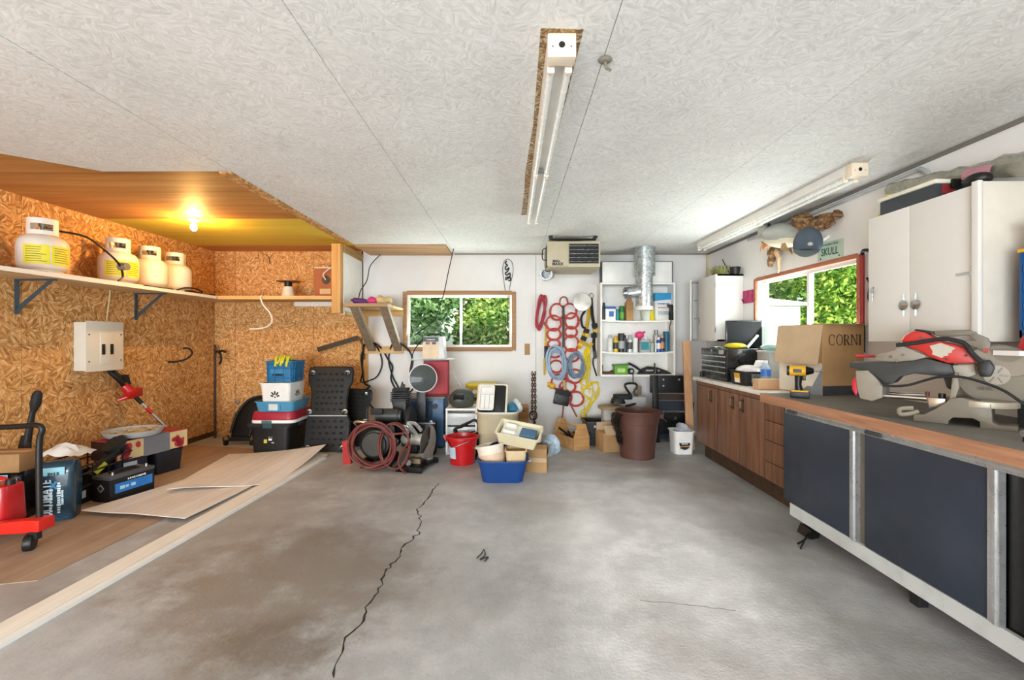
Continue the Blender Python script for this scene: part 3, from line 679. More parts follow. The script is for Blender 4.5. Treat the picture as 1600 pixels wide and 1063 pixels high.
P('hook', G().tube([(XL+.003, 5.28, 1.03), (-3.93, 5.32, 1.03), (-3.87, 5.40, 1.06), (-3.85, 5.46, 1.12), (-3.87, 5.44, 1.18), (-3.90, 5.38, 1.185)], .011, 8, sub=6), blackr, hk, world=True)
one('wall_clip', G().tube([(-3.3, YB-.006, 2.42), (-3.26, YB-.006, 2.38), (-3.25, YB-.006, 2.30)], .006, 6, sub=4), dgrey, 'short dark wire end coming down the back strand board', 'wire')
# string trimmer leaning upside down in the bay
d0 = Vector((-3.69, 4.78, .41)); d1 = Vector((-3.90, 4.55, .84))
tr = thing('string_trimmer', 'red and black string trimmer leaning handle-up on the left wall', 'string trimmer', (-3.69, 4.78, .36))
ax = (d1-d0).normalized(); sd = Vector((.95, .1, 0)).normalized()
P('shaft', G().cyl(d0-ax*.05, d0+ax*.28, .014), alu, tr, world=True); P('shaft_joint', G().cyl(d0+ax*.14, d0+ax*.22, .018), red, tr, world=True)
P('shaft_upper', G().cyl(d0+ax*.28, d0+ax*.40, .02), black, tr, world=True)
q = d0+ax*.40
P('guard', G().ball((0, 0, 0), (.15, .09, .045), 18, 10, (0, .5, .9), lambda v: Vector((v.x, v.y, max(v.z, -.012)))) if False else G().add([q+Vector((.0, -.20, -.03)), q+Vector((.08, -.16, .0)), q+Vector((.06, .05, .07)), q+Vector((-.04, .05, .07)), q+Vector((-.04, -.12, -.02)), q+Vector((.0, -.20, -.05)), q+Vector((.08, -.15, -.03)), q+Vector((.06, .06, -.02)), q+Vector((-.04, .06, -.02)), q+Vector((-.04, -.12, -.05))], [(0, 1, 2, 3, 4), (9, 8, 7, 6, 5), (0, 5, 6, 1), (1, 6, 7, 2), (2, 7, 8, 3), (3, 8, 9, 4), (4, 9, 5, 0)]), red, tr, bevel=.012, world=True)
P('motor_housing', G().tube([q, q+ax*.06, q+ax*.12], [.045, .05, .035], 14), red, tr, world=True)
e = q+ax*.10
P('handle', G().tube([e, e+ax*.08+Vector((.03, -.05, .02)), e+ax*.17+Vector((.03, -.06, .02)), e+ax*.21+Vector((.0, -.01, .03)), e+ax*.18+Vector((-.01, .05, 0)), e+ax*.06+Vector((0, .05, 0)), e], .02, 8, sub=4), black, tr, world=True)
P('battery', G().box(e+ax*.10+Vector((0, .08, -.02)), (.07, .06, .11), (.3, 0, 0)), blackr, tr, bevel=.008, world=True)
# corner tool and boards
hoe = thing('garden_cultivator', 'dark long-handled cultivator standing in the back left corner', 'garden tool', (-3.88, 5.93, 0))
P('handle', G().cyl((0, 0, 0), (-.04, .06, 1.22), .016), darkwood, hoe)
P('head', G().tube([(-.04, .06, 1.12), (.02, .02, 1.13), (.08, -.02, 1.10), (.10, -.03, 1.02), (.07, -.02, .97)], .014, 8, sub=4).tube([(-.04, .06, 1.12), (.06, .06, 1.14), (.11, .04, 1.12)], .014, 8), blackr, hoe)
# ------------------------------------------------------------------ floor on the left
def flat(name, pts, z, t, m, label, cat, curl=None, n=14):
    # a thin sheet given by four floor corners a, b, c, d; edges may curl up
    a, b, c, d = [Vector(p) for p in pts]; rows = []
    for i in range(n+1):
        u = i/n; row = []
        for j in range(n+1):
            v = j/n; p = (a*(1-u)+b*u)*(1-v)+(d*(1-u)+c*u)*v; zz = z+t+(curl(u, v) if curl else 0); row.append((p.x, p.y, zz))
        rows.append(row)
    return one(name, G().sheet(rows, t), m, label, cat)
one('floor_sheet', G().prism([(-3.97, 2.30), (-2.98, 2.34), (-2.55, 2.44), (-2.52, 3.2), (-2.46, 4.4), (-2.44, 5.2), (-3.97, 5.55)], .001, .006, 'xy'), brown_sheet, 'worn brown hardboard sheet covering the floor of the wooden bay', 'floor sheet')
flat('hardboard_sheet', [(-3.17, 3.34, 0), (-2.32, 3.22, 0), (-2.25, 4.6, 0), (-2.90, 4.6, 0)], .007, .004, ply_thin, 'pale thin hardboard sheet lying lower and nearer the camera', 'hardboard sheet', lambda u, v: .03*(1-v)**3*(1-abs(2*u-1)*.4)+.012*max(0, .25-u)*4*(1-v))
flat('hardboard_sheet', [(-2.86, 3.76, 0), (-2.1, 4.06, 0), (-2.07, 5.05, 0), (-3.15, 5.05, 0)], .04, .004, ply_thin, 'pale curled hardboard sheet on top, its far corner raised', 'hardboard sheet', lambda u, v: -.028*v*(1-u)+.05*u*u*v*v*1.6-.02*u*(1-v)+.014*math.sin(5*u+1)*(1-v))
lp_ = thing('long_plank', 'long white-painted plank lying along the floor of the bay', 'plank', (-2.2, 3.0, 0))
def bar(x0, y0, x1, y1, wd, z0, z1): 
    d = Vector((y0-y1, x1-x0, 0)).normalized()*wd/2*-1
    return G().add([(x0-d.x, y0-d.y, z0), (x0+d.x, y0+d.y, z0), (x1+d.x, y1+d.y, z0), (x1-d.x, y1-d.y, z0), (x0-d.x, y0-d.y, z1), (x0+d.x, y0+d.y, z1), (x1+d.x, y1+d.y, z1), (x1-d.x, y1-d.y, z1)], [(3,2,1,0),(4,5,6,7),(0,1,5,4),(1,2,6,5),(2,3,7,6),(3,0,4,7)])
P('plank', bar(-2.30, 1.0, -2.10, 5.02, .125, .0, .022), whitewood, lp_, world=True)
one('trim_strip', bar(-2.215, 1.0, -2.02, 4.9, .035, .0, .02), mat('#f1efea', .4, var=.03), 'narrow white trim strip beside the long plank', 'trim strip')
# kitty litter bags
def bag(loc, rz, w_, d_, h_, m, label, words, tcol):
    t = thing('litter_bag', label, 'bag', loc, rz)
    rnd = random.Random(int(loc[0]*100)); rows = []; nn = 20; prof = []
    vs = []; fs = []; K = 12
    for k in range(K+1):
        z = h_*k/K; s = 1+.10*math.sin(PI*k/K)**.7-.0*k; dd = d_*(1+.15*math.sin(PI*k/K)) if k < K else d_*.55
        for i in range(nn*2):
            a = 2*PI*i/(nn*2); e = .35; cx = abs(math.cos(a))**e*(1 if math.cos(a) >= 0 else -1); cy = abs(math.sin(a))**e*(1 if math.sin(a) >= 0 else -1)
            j = 1+rnd.uniform(-.012, .012); vs.append((cx*w_/2*s*j, cy*dd/2*j, z))
    M = nn*2
    for k in range(K):
        for i in range(M): fs.append((k*M+i, k*M+(i+1) % M, (k+1)*M+(i+1) % M, (k+1)*M+i))
    fs += [tuple(range(M-1, -1, -1)), tuple(K*M+i for i in range(M))]
    P('sack', G().add(vs, fs), m, t, ang=50)
    y = -d_*.59
    text(words[0], h_*.62, .052, tcol, t, (-w_*.22, y, h_*.42), (0, 0, 1), (-1, 0, 0), bold=.02)
    marks(h_*.45, .025, tcol, t, (-w_*.08, y-.002, h_*.36), (0, 0, 1), (-1, 0, 0), 9, 1, 3)
    marks(h_*.52, .030, tcol, t, (w_*.14, y-.002, h_*.42), (0, 0, 1), (-1, 0, 0), 13, 1, 4)
    marks(h_*.25, .018, tcol, t, (w_*.24, y-.002, h_*.42), (0, 0, 1), (-1, 0, 0), 8, 1, 5)
    P('logo', G().rbox(w_*.62, .004, .055, (.0, y-.002, h_*.80), cr=.3), mat('#7fb6c4', .4), t)
    marks(w_*.34, .03, mat('#16323f', .5), t, (0, y-.007, h_*.828), n=4, seed=6)
    text('X', .05, .055, mat('#2f86b8', .4), t, (-.005, y, h_*.63), bold=.05)
    return t
bag((-3.275, 3.29, 0), math.radians(24), .19, .15, .42, mat('#1d3a4a', .22, var=.3, scale=6, coat=.4, bump=.2, bscale=14), 'dark teal plastic litter bag with pale lettering standing beside the cart', ('ULTIMATE', 'LITTER', 'LARGE & STRONG'), mat('#c9dfe6', .4))
bag((-3.66, 3.28, 0), math.radians(10), .30, .17, .36, mat('#15171a', .3, var=.3, scale=6, coat=.3, bump=.2, bscale=14), 'nearly black litter bag in shadow under the brown carton', ('ULTIMATE', 'LITTER', 'LARGE & STRONG'), mat('#5b3a34', .5))
wr = G(); rnd = random.Random(5); rows = []
for i in range(9):
    row = []
    for j in range(9):
        u, v = i/8-.5, j/8-.5; row.append((-3.26+u*.26, 3.32+v*.20, .46+.075*(1-4*u*u)*(1-3*v*v)+rnd.uniform(-.012, .012)))
    rows.append(row)
one('plastic_wrapping', wr.sheet(rows, .003), clear('#f2f2f0', .6, .2), 'crumpled clear plastic wrapping on top of the teal bag', 'plastic')
cb = thing('carton', 'small brown carton resting on the dark litter bag', 'box', (-3.63, 3.27, .36), math.radians(8))
P('carton_body', G().box((0, 0, .065), (.30, .20, .13)), card2, cb, bevel=.004); P('tape', G().box((0, 0, .1305), (.30, .05, .001)), cardl, cb)
sv = thing('snow_brush', 'black snow brush standing upright behind the brown carton', 'snow brush', (-3.74, 3.50, 0))
P('shaft', G().tube([(-.0, 0, .0), (.0, 0, .5), (.05, 0, .78)], [.03, .025, .017], 10), black, sv)
P('grip', G().tube([(.05, 0, .74), (.065, 0, .80), (.08, 0, .88), (.083, 0, .90)], [.018, .034, .03, .018], 10), blackr, sv); P('blade', G().box((-.01, -.01, .50), (.09, .03, .12), taper=.5), black, sv, bevel=.006)
# red cart with black tube handle, a fuel can on it
ct = thing('wheeled_cart', 'red wheeled cart with a black tube handle at the left edge', 'cart', (-3.1, 2.8, 0))
P('frame', G().prism([(-3.62, .07), (-3.62, .12), (-2.98, .19), (-2.90, .19), (-2.90, .13), (-2.98, .11)], 2.78, 2.84, 'xz').box((-2.93, 2.81, .16), (.10, .10, .07)), redbr, ct, bevel=.006, world=True)
P('frame', G().prism([(-3.62, .07), (-3.62, .12), (-3.30, .12), (-3.30, .07)], 2.84, 3.06, 'xz'), redbr, ct, bevel=.006, world=True)
P('handle', G().tube([(-2.945, 2.83, .16), (-2.95, 2.83, .55), (-2.945, 2.83, .68), (-2.93, 2.83, .74), (-2.97, 2.83, .765), (-3.10, 2.83, .755), (-3.4, 2.83, .745)], .017, 12, sub=6), black, ct, world=True)
P('caster_fork', G().box((-2.95, 2.80, .105), (.07, .03, .07)), blackr, ct, world=True)
P('wheel', G().cyl((-2.985, 2.78, .05), (-2.945, 2.80, .05), .05, n=20), black, ct, bevel=.008, world=True)
P('wheel', G().cyl((-3.63, 2.9, .05), (-3.59, 2.9, .05), .05, n=20), black, ct, bevel=.008, world=True)
fc = thing('fuel_can', 'red plastic fuel can on the cart, cut by the photo edge', 'fuel can', (-3.33, 2.94, .122))
P('body', G().rbox(.24, .17, .24, cr=.25, tw=.22, td=.15), red, fc, bevel=.012); P('handle', G().tube([(-.08, 0, .235), (-.06, 0, .275), (.04, 0, .275), (.06, 0, .235)], .013, 8, sub=4), red, fc); P('cap', G().cyl((.08, 0, .235), (.08, 0, .27), .025), black, fc)
# wire rack with an angle grinder
rk = thing('wire_basket', 'black wire basket full of odds and ends beside the teal bag', 'basket', (-3.58, 3.78, 0), math.radians(6))
g = G()
for z in (.14, .24, .30): g.tube([(-.2, -.32, z), (.2, -.32, z), (.2, .32, z), (-.2, .32, z)], .007, 6, closed=True)
for x, y in ((-.2, -.32), (.2, -.32), (.2, .32), (-.2, .32), (0, -.32), (.2, 0), (.2, -.16), (.2, .16)): g.cyl((x, y, .0), (x, y, .30), .006, n=6)
P('wire_frame', g, black, rk); P('tray', G().tub(.38, .62, .14, .006), blackr, rk)
for k, x in enumerate((-.30, .12)): P('tag', G().box((.205, x, .085), (.004, .13, .055)), mat('#c8d0d8', .5), rk)
P('divider', G().box((0, .05, .08), (.37, .01, .15)), blackr, rk)
gr = thing('angle_grinder', 'black angle grinder with a yellow tag lying in the wire basket', 'angle grinder', (-3.52, 3.78, .16), math.radians(60), rot=(0, math.radians(-40), math.radians(70)))
P('body', G().tube([(0, 0, 0), (.12, 0, 0), (.26, 0, 0)], [.032, .035, .042], 12), black, gr); P('head', G().cyl((.28, 0, -.03), (.28, 0, .05), .045), blackm, gr); P('disc', G().cyl((.28, 0, .055), (.28, 0, .06), .085, n=24), dgrey, gr); P('guard', G().cyl((.28, 0, .035), (.28, 0, .075), .09, n=20), blackr, gr); P('tag', G().box((.08, -.037, 0), (.10, .004, .04)), mat('#dfe04a', .5), gr)
# bins and the long red and cream carton with a tray of scraps
tb = thing('storage_bin', 'dark blue plastic bin holding up the far end of the long carton', 'bin', (-3.45, 4.45, .007), math.radians(-17))
P('bin', G().tub(.24, .24, .21, tw=.27, td=.27, lip=.006), mat('#20242e', .4), tb)
tb = thing('storage_bin', 'dark navy crate holding up the near end of the long carton', 'bin', (-3.55, 4.13, .007), math.radians(-17))
P('bin', G().tub(.24, .26, .21, tw=.27, td=.29, lip=.006), mat('#272c45', .45), tb); P('tag', G().box((.139, -.02, .17), (.004, .11, .04)), mat('#c8d0d8', .5), tb)
lc = thing('long_carton', 'long red and cream printed carton laid across the bins', 'box', (-3.50, 4.30, .225), math.radians(-15))
P('carton_body', G().box((0, 0, .085), (.30, .66, .17)), mat('#a5323a', .6, var=.06), lc, bevel=.004)
P('end_panel', G().box((0, -.332, .085), (.29, .004, .16)), mat('#3a2118', .8), lc, label='dark brown carton end')
def patch(y0, y1, m, x=.1515): return G().add([(x, y0, .004), (x, y1, .004), (x, y1, .166), (x, y0, .166)], [(0, 1, 2, 3)])
cr_ = mat('#d3bd8b', .7, var=.05); 
P('side_print', G().add(*(lambda q: (q.v, q.f))(patch(-.32, -.10, cr_))), cr_, lc); P('side_print', patch(.14, .32, cr_), cr_, lc)
P('grey_sleeve', G().box((.0, .02, .085), (.31, .24, .175)), mat('#7c7f86', .5, .2), lc, label='grey metal sleeve around the carton')
g = G(); rnd = random.Random(8)
for (a, b) in ((-.32, -.1), (.14, .32)):
    for k in range(6):
        y = rnd.uniform(a+.04, b-.04); z = rnd.uniform(.03, .13); r_ = rnd.uniform(.02, .045); n = 7
        vs = [(.1522, y+r_*math.cos(2*PI*i/n)*rnd.uniform(.6, 1.2), min(.164, max(.005, z+r_*math.sin(2*PI*i/n)*rnd.uniform(.6, 1.2)))) for i in range(n)]
        g.add(vs, [tuple(range(n))])
P('red_print', g, mat('#b8313a', .6), lc, kind='stuff')
tp = thing('round_tray', 'grey round lid full of wood scraps on the long carton', 'tray', (-3.52, 4.22, .4085))
P('tray', G().lathe([(0, 0), (.26, 0), (.275, .012), (.285, .055), (.292, .058), (.292, .05), (.281, .01)] if False else [(0, 0), (.20, 0), (.22, .05), (.228, .05), (.228, .045), (.208, .008), (0, .008)], n=40), lgrey, tp)
g = G(); rnd = random.Random(4)
for k in range(60):
    a = rnd.uniform(0, 2*PI); r_ = .18*math.sqrt(rnd.random()); g.box((r_*math.cos(a), r_*math.sin(a), .02+rnd.uniform(0, .02)), (rnd.uniform(.02, .07), .012, .008), (rnd.uniform(-.4, .4), rnd.uniform(-.4, .4), rnd.uniform(0, 3)))
P('scraps', g, tan, tp, kind='stuff')
# car battery
bt = thing('car_battery', 'black car battery with a blue label on the floor sheet', 'battery', (-3.21, 3.76, .007), math.radians(-12))
P('case', G().box((0, 0, .09), (.175, .36, .18)), black, bt, bevel=.005); P('lid', G().box((0, 0, .19), (.18, .365, .028)), mat('#4a4d52', .45), bt, bevel=.006)
P('side_label', G().box((.089, .01, .10), (.003, .30, .075)), mat('#2a78c4', .4), bt, label='blue side label'); marks(.13, .035, mat('#a9d8f4', .4), bt, (.0912, -.04, .10), (0, 1, 0), n=3, seed=2); marks(.15, .022, white, bt, (.0912, .03, .155), (0, 1, 0), n=9, seed=3)
P('carry_handle', G().box((0, .0, .207), (.07, .20, .012)).tube([(0, -.1, .205), (.0, -.06, .222), (0, .06, .222), (0, .1, .205)], .008, 6, sub=3), blackr, bt)
for y in (-.13, .14): P('terminal', G().cyl((.05, y, .2), (.05, y, .228), .012, .010), steel, bt)
P('hazard_diamond', G().box((0, -.1815, .11), (.045, .003, .045), (0, PI/4, 0)), lgrey, bt); P('hazard_diamond', G().box((0, -.1822, .11), (.033, .003, .033), (0, PI/4, 0)), black, bt)
# ------------------------------------------------------------------ left middle: stacked bins, creepers, compressor
def creeper(loc, tilt, rz, label, rot=None):
    t = thing('mechanic_creeper', label, 'creeper', loc, rz, rot=rot or (math.radians(tilt), 0, rz))
    half = [(.235, 0), (.25, .02), (.25, .34), (.22, .40), (.205, .46), (.20, .62), (.215, .72), (.25, .80), (.255, .92), (.24, .96), (.20, .97)]
    out = [(-x, z) for x, z in half]+[(x, z) for x, z in reversed(half)]
    P('deck', G().prism(out, -.015, .015, 'xz'), mat('#151514', .6), t, bevel=.006)
    P('seam_strip', G().box((0, -.017, .405), (.44, .006, .012)), lgrey, t); P('frame_rim', G().tube([(x*1.01, -.0, z) for x, z in out], .011, 6), blackm, t)
    g = G()
    for r in range(13):
        z = .07+r*.068
        if .37 < z < .44: continue
        wd = .40 if z < .37 else .34
        n = 5+(r % 2)
        for k in range(n):
            x = -wd/2+wd*(k+.5)/n; vs = [(x+.022*math.cos(2*PI*i/8), -.0158, z+.015*math.sin(2*PI*i/8)) for i in range(8)]; g.add(vs, [tuple(range(8))])
    P('dimples', g, mat('#0a0a0a', .8), t, kind='stuff')
    for x, z in ((-.2, .045), (.2, .045), (-.21, .45), (.2, .45), (-.205, .9), (.2, .9)):
        c = P('caster', G().cyl((x, -.012, z), (x, -.04, z), .03, n=14).box((x, -.05, z), (.012, .03, .05)), chrome, t); P('wheel', G().cyl((x-.012, -.06, z-.01), (x+.012, -.06, z-.01), .024, n=14), black, c)
    return t
creeper((-2.13, 5.20, .005), -10, 0, 'dark creeper board with rows of holes standing on end beside the bins')
creeper((-1.955, 5.50, .005), -6, math.radians(-20), 'second creeper board mostly hidden behind the first one').scale = (1, 1, .70)
k = thing('folded_seat', 'black rounded creeper seat with casters lying against the strand board corner', 'creeper seat', (-3.14, 5.62, 0))
P('shell', G().prism([(-.36, .06), (-.35, .18), (-.30, .34), (-.22, .50), (-.10, .58), (.06, .60), (.24, .62), (.30, .56), (.30, .06)], 0, .10, 'xz', r=(math.radians(-10), 0, 0)), mat('#101010', .5, bump=.3, bscale=40), k, bevel=.02)
P('ribs', G().tube([(-.33, -.02, .14), (-.24, -.01, .40), (-.08, .02, .56), (.2, .05, .58)], .018, 8, sub=4).tube([(-.1, -.02, .1), (-.02, .0, .4), (.1, .04, .55)], .014, 8, sub=4), black, k)
P('base_bar', G().box((-.05, -.05, .07), (.70, .06, .05)), black, k, bevel=.008)
for x in (-.34, -.02, .2): 
    c = P('caster', G().cyl((x, -.10, .075), (x, -.06, .075), .028, n=14).box((x, -.08, .10), (.03, .03, .05)), chrome, k); P('wheel', G().cyl((x-.015, -.1, .035), (x+.015, -.1, .035), .034, n=14), black, c)
P('latch', G().box((-.24, -.035, .52), (.05, .02, .05), (0, .6, 0)), steel, k)
sw = thing('bow_saw', 'old bow saw with dark blade frame hanging behind the crate', 'saw', (-2.25, YB-.03, 1.02))
P('blade_frame', G().prism([(-.34, .10), (.19, .26), (.20, .30), (.18, .32), (-.36, .16)], -.01, .01, 'xz'), mat('#3f3020', .6), sw); P('handle', G().tube([(.19, 0, .29), (.24, 0, .22), (.27, 0, .1), (.27, 0, .0)], .014, 8, sub=4), mat('#6b5030', .6), sw)
P('backing_post', G().box((.24, .014, -.5), (.04, .025, 1.0)), pine, sw)
tt = thing('storage_tote', 'black storage tote at the bottom of the colourful stack', 'tote', (-2.71, 5.29, .007))
P('tub', G().tub(.40, .42, .31, tw=.44, td=.46, lip=.02), black, tt); P('lid', G().rbox(.50, .52, .035, (0, 0, .311), cr=.1), blackr, tt, bevel=.006)
P('latch', G().box((-.0, -.262, .325), (.10, .015, .05)), mat('#30474c', .4), tt); P('latch', G().box((.25, 0, .325), (.015, .10, .05)), mat('#30474c', .4), tt)
P('label', G().box((-.045, -.2195, .17), (.035, .003, .09), (math.radians(-3.6), 0, 0)), mat('#d4c23c', .5), tt); 
marks(.05, .03, white, tt, (.015, -.2225, .20), n=2, seed=1); marks(.045, .03, white, tt, (.012, -.2215, .165), n=1, seed=2); marks(.03, .02, white, tt, (.04, -.220, .13), n=2, seed=3)
t2 = thing('tote_cover', 'white lid with green clips lying on the black tote', 'lid', (-2.68, 5.30, .354)); P('lid', G().rbox(.50, .50, .035, cr=.16), white, t2, bevel=.008); P('clip', G().box((-.05, -.252, .016), (.11, .012, .032)), mat('#4d6b6e', .4), t2)
t2 = thing('tote_cover', 'dark red tote lid lying under the blue tray', 'lid', (-2.68, 5.30, .39)); P('lid', G().rbox(.50, .50, .09, cr=.16, tw=.47, td=.47), mat('#a01f33', .4), t2, bevel=.014)
t2 = thing('plastic_tray', 'steel-blue tray with a white latch under the white basket', 'tray', (-2.66, 5.29, .481)); P('tray', G().tub(.40, .42, .115, tw=.44, td=.46, lip=.01), blue3, t2); P('latch', G().box((-.0, -.232, .055), (.10, .012, .07)), mat('#c9d4da', .4), t2); P('latch_seat', G().box((0, -.226, .07), (.15, .012, .09)), blue3, t2)
t2 = thing('plastic_basket', 'white basket with leaf-shaped cutouts under the blue crate', 'basket', (-2.66, 5.28, .492)); P('basket', G().tub(.30, .34, .31, tw=.34, td=.40, lip=.012), white, t2)
g = G()
for sd in (0, 1):
    for a, L, x0, z0 in ((0, .05, 0, .20), (-.65, .05, -.025, .19), (.65, .05, .025, .19), (-1.2, .04, -.035, .165), (1.2, .04, .035, .165), (0, .02, 0, .15)):
        pts = []
        for i in range(8):
            b = 2*PI*i/8; u = .010*math.cos(b); v = L/2*math.sin(b); x = x0+u*math.cos(a)+v*math.sin(a)*1.0; z = z0-u*math.sin(a)+v*math.cos(a)
            off = (.17 if not sd else .15)+(z)*(.03/.31 if not sd else .02/.31)+.002
            pts.append((x, -off, z) if not sd else (off, x, z))
        g.add(pts, [tuple(range(8))])
P('cutouts', g, mat('#2c2c28', .8), t2, kind='stuff')
t2 = thing('milk_crate', 'blue plastic crate on top of the stack holding yellow gloves', 'crate', (-2.63, 5.28, .806))
P('crate', G().tub(.285, .30, .24, tw=.31, td=.33, lip=.012, t=.01), blue2, t2)
for z in (.05, .155, .205): P('rib', G().box((0, -.151-.05*z, z), (.29, .012, .012)).box((.145+.05*z, 0, z), (.012, .30, .012)), mat('#1a5f8c', .4), t2)
for x in (-.13, -.05, .05, .13): P('rib', G().box((x, -.158, .12), (.012, .012, .21), (.05, 0, 0)), mat('#1a5f8c', .4), t2)
for y in (-.1, 0, .1): P('rib', G().box((.152, y, .12), (.012, .012, .21), (0, .05, 0)), mat('#1a5f8c', .4), t2)
P('hand_hole', G().box((-.01, -.1545, .085), (.13, .004, .025)), mat('#0f1b30', .6), t2); P('name_panel', G().box((-.01, -.1595, .125), (.17, .006, .05)), mat('#2f7fae', .4), t2)
g = G()
rnd = random.Random(2)
for i in range(7): 
    x = -.05+i*.025; g.tube([(x, -.10, .25), (x+.005, -.13, .285), (x+.01+rnd.uniform(-.02, .02), -.172, .26), (x+rnd.uniform(-.02, .02), -.178, .20+rnd.uniform(-.02, .03))], .014, 7, sub=3)
g.ball((.02, -.08, .265), (.10, .07, .04))
one('work_gloves', Gw if False else G().add([v+Vector((-2.63, 5.28, .806)) for v in g.v], g.f), mat('#c3c23c', .8, bump=.2), 'yellow-green work gloves hanging over the rim of the blue crate', 'gloves')
# air compressor
ac = thing('air_compressor', 'black air compressor with motor and pump on its tank', 'compressor', (-1.37, 4.75, 0))
P('tank', G().lathe([(0, -.30), (.09, -.29), (.14, -.26), (.17, -.21), (.172, .21), (.14, .27), (0, .30)], (0, .05, .245), 30, (math.radians(90), 0, 0)), black, ac)
P('tank_plate', G().lathe([(0, 0), (.115, 0), (.12, -.012), (0, -.014)], (0, -.262, .25), 24, (math.radians(90), 0, 0)), mat('#3a3833', .4, .5), ac)
P('foot', G().box((-.12, .0, .04), (.04, .36, .08)).box((.12, 0, .04), (.04, .36, .08)).box((0, -.17, .01), (.30, .06, .02)), black, ac)
P('motor', G().cyl((-.02, -.06, .505), (.20, -.06, .505), .075, n=20).cyl((.2, -.06, .505), (.23, -.06, .505), .06, n=20), mat('#3c3f3c', .45, .3), ac); P('capacitor_box', G().box((.0, -.14, .56), (.12, .06, .06)), blackr, ac, bevel=.006)
P('pump', G().box((.18, .12, .56), (.14, .16, .20)), mat('#2a2b2b', .5, .3), ac, bevel=.008)
for i in range(5): P('fin', G().box((.18, .12, .64+i*.022), (.19, .18, .008)), blackm, ac)
P('pump_head', G().box((.18, .12, .755), (.16, .14, .03)), blackr, ac, bevel=.004)
P('pulley_guard', G().cyl((.27, .06, .42), (.31, .06, .42), .17, n=24), blackr, ac, bevel=.008)
P('deck_plate', G().box((.08, .03, .43), (.34, .36, .012)), black, ac)
P('handle', G().tube([(-.17, -.20, .42), (-.17, -.30, .485), (-.0, -.31, .475), (.12, -.28, .43), (.16, -.15, .42)], .013, 8, sub=5), chrome, ac)
P('regulator', G().cyl((.16, -.26, .40), (.16, -.24, .40), .045, n=18).cyl((.20, -.26, .28), (.20, -.235, .28), .04, n=18), steel, ac); P('hose_fitting', G().cyl((.18, -.22, .24), (.18, -.22, .38), .02), steel, ac)
P('wheel', G().cyl((.30, .20, .13), (.36, .20, .13), .13, n=26), blackr, ac, bevel=.015)
g = G(); rnd = random.Random(3); pts = []
for i in range(6*16+1):
    a = 2*PI*i/16+.6; r_ = .205+.028*math.sin(i*.37)+rnd.uniform(-.004, .004); pts.append((-1.335+r_*1.0*math.cos(a)+.02*math.sin(i*.11), 4.41-.03*math.sin(i*.2)-.025*math.sin(a), .265+r_*math.sin(a)+.01*math.cos(i*.21)))
for i in range(2*16):
    a = 2*PI*i/16+.6; pts.append((-1.17+.14*math.cos(a)+.03*i/32, 4.45-.03*math.sin(i*.3), .25+.22*math.sin(a)))
pts += [(-1.10, 4.43, .15), (-1.10, 4.42, .06), (-1.05, 4.40, .012), (-1.02, 4.36, .012)]
one('air_hose', g.tube(pts, .011, 8, sub=2), redhose, 'faded red air hose coiled in front of the compressor tank', 'hose')
one('fire_extinguisher_bracket', G().prism([(-.03, 0), (.05, 0), (.03, .19), (-.01, .245), (-.04, .23)], 0, .06, 'xz', (-1.72, 4.70, 0)).box((-1.71, 4.72, .2), (.03, .05, .10), (0, .2, 0)), mat('#b0211c', .45), 'red plastic wedge standing between the creeper and the compressor', 'wedge').name = 'wheel_wedge'
# chop saw
cs = thing('chop_saw', 'grey abrasive chop saw on a steel base on the floor', 'chop saw', (-.955, 4.60, 0), math.radians(-14))
P('base', G().box((0, 0, .045), (.27, .42, .018)).box((0, -.2, .02), (.27, .02, .04)).box((0, .2, .02), (.27, .02, .04)), blackm, cs, bevel=.003)
for x in (-.12, .12):
    for y in (-.19, .19): P('foot', G().cyl((x, y, 0), (x, y, .022), .016, n=10), black, cs)
P('vise', G().box((-.02, -.06, .075), (.16, .03, .05)).box((-.03, .04, .085), (.14, .03, .07)).cyl((-.02, -.16, .085), (-.02, .02, .085), .010, n=10), mat('#8d7f66', .5, .5), cs)
P('vise_crank', G().cyl((-.02, -.17, .085), (-.02, -.15, .085), .03, n=14), steel, cs)
P('pivot_arm', G().tube([(.06, .14, .05), (.07, .10, .20), (.05, .02, .30)], [.045, .04, .035], 10, sub=3), mat('#9a978e', .45, .3), cs)
P('wheel_guard', G().lathe([(0, -.03), (.165, -.028), (.175, 0), (.165, .028), (0, .03)], (.09, .02, .26), 30, (0, math.radians(90), 0), a0=math.radians(-60), a1=math.radians(170)), mat('#a3a096', .4, .4), cs)
P('abrasive_disc', G().cyl((.087, .02, .24), (.093, .02, .24), .155, n=30), mat('#4c4640', .8), cs)
P('motor', G().cyl((-.17, .04, .27), (.05, .04, .27), .058, n=18).cyl((-.19, .04, .27), (-.17, .04, .27), .045, n=18), mat('#b6b2a7', .4, .3), cs, bevel=.006)
P('handle', G().tube([(-.02, .02, .32), (-.04, -.08, .42), (-.06, -.10, .46), (-.02, -.02, .44), (.02, .04, .36)], .018, 8, sub=4), mat('#c9c8c2', .3, .6), cs)
P('belt_cover', G().ball((-.1, -.04, .36), (.045, .05, .085), 14, 10, (.4, -.4, 0)), chrome, cs)
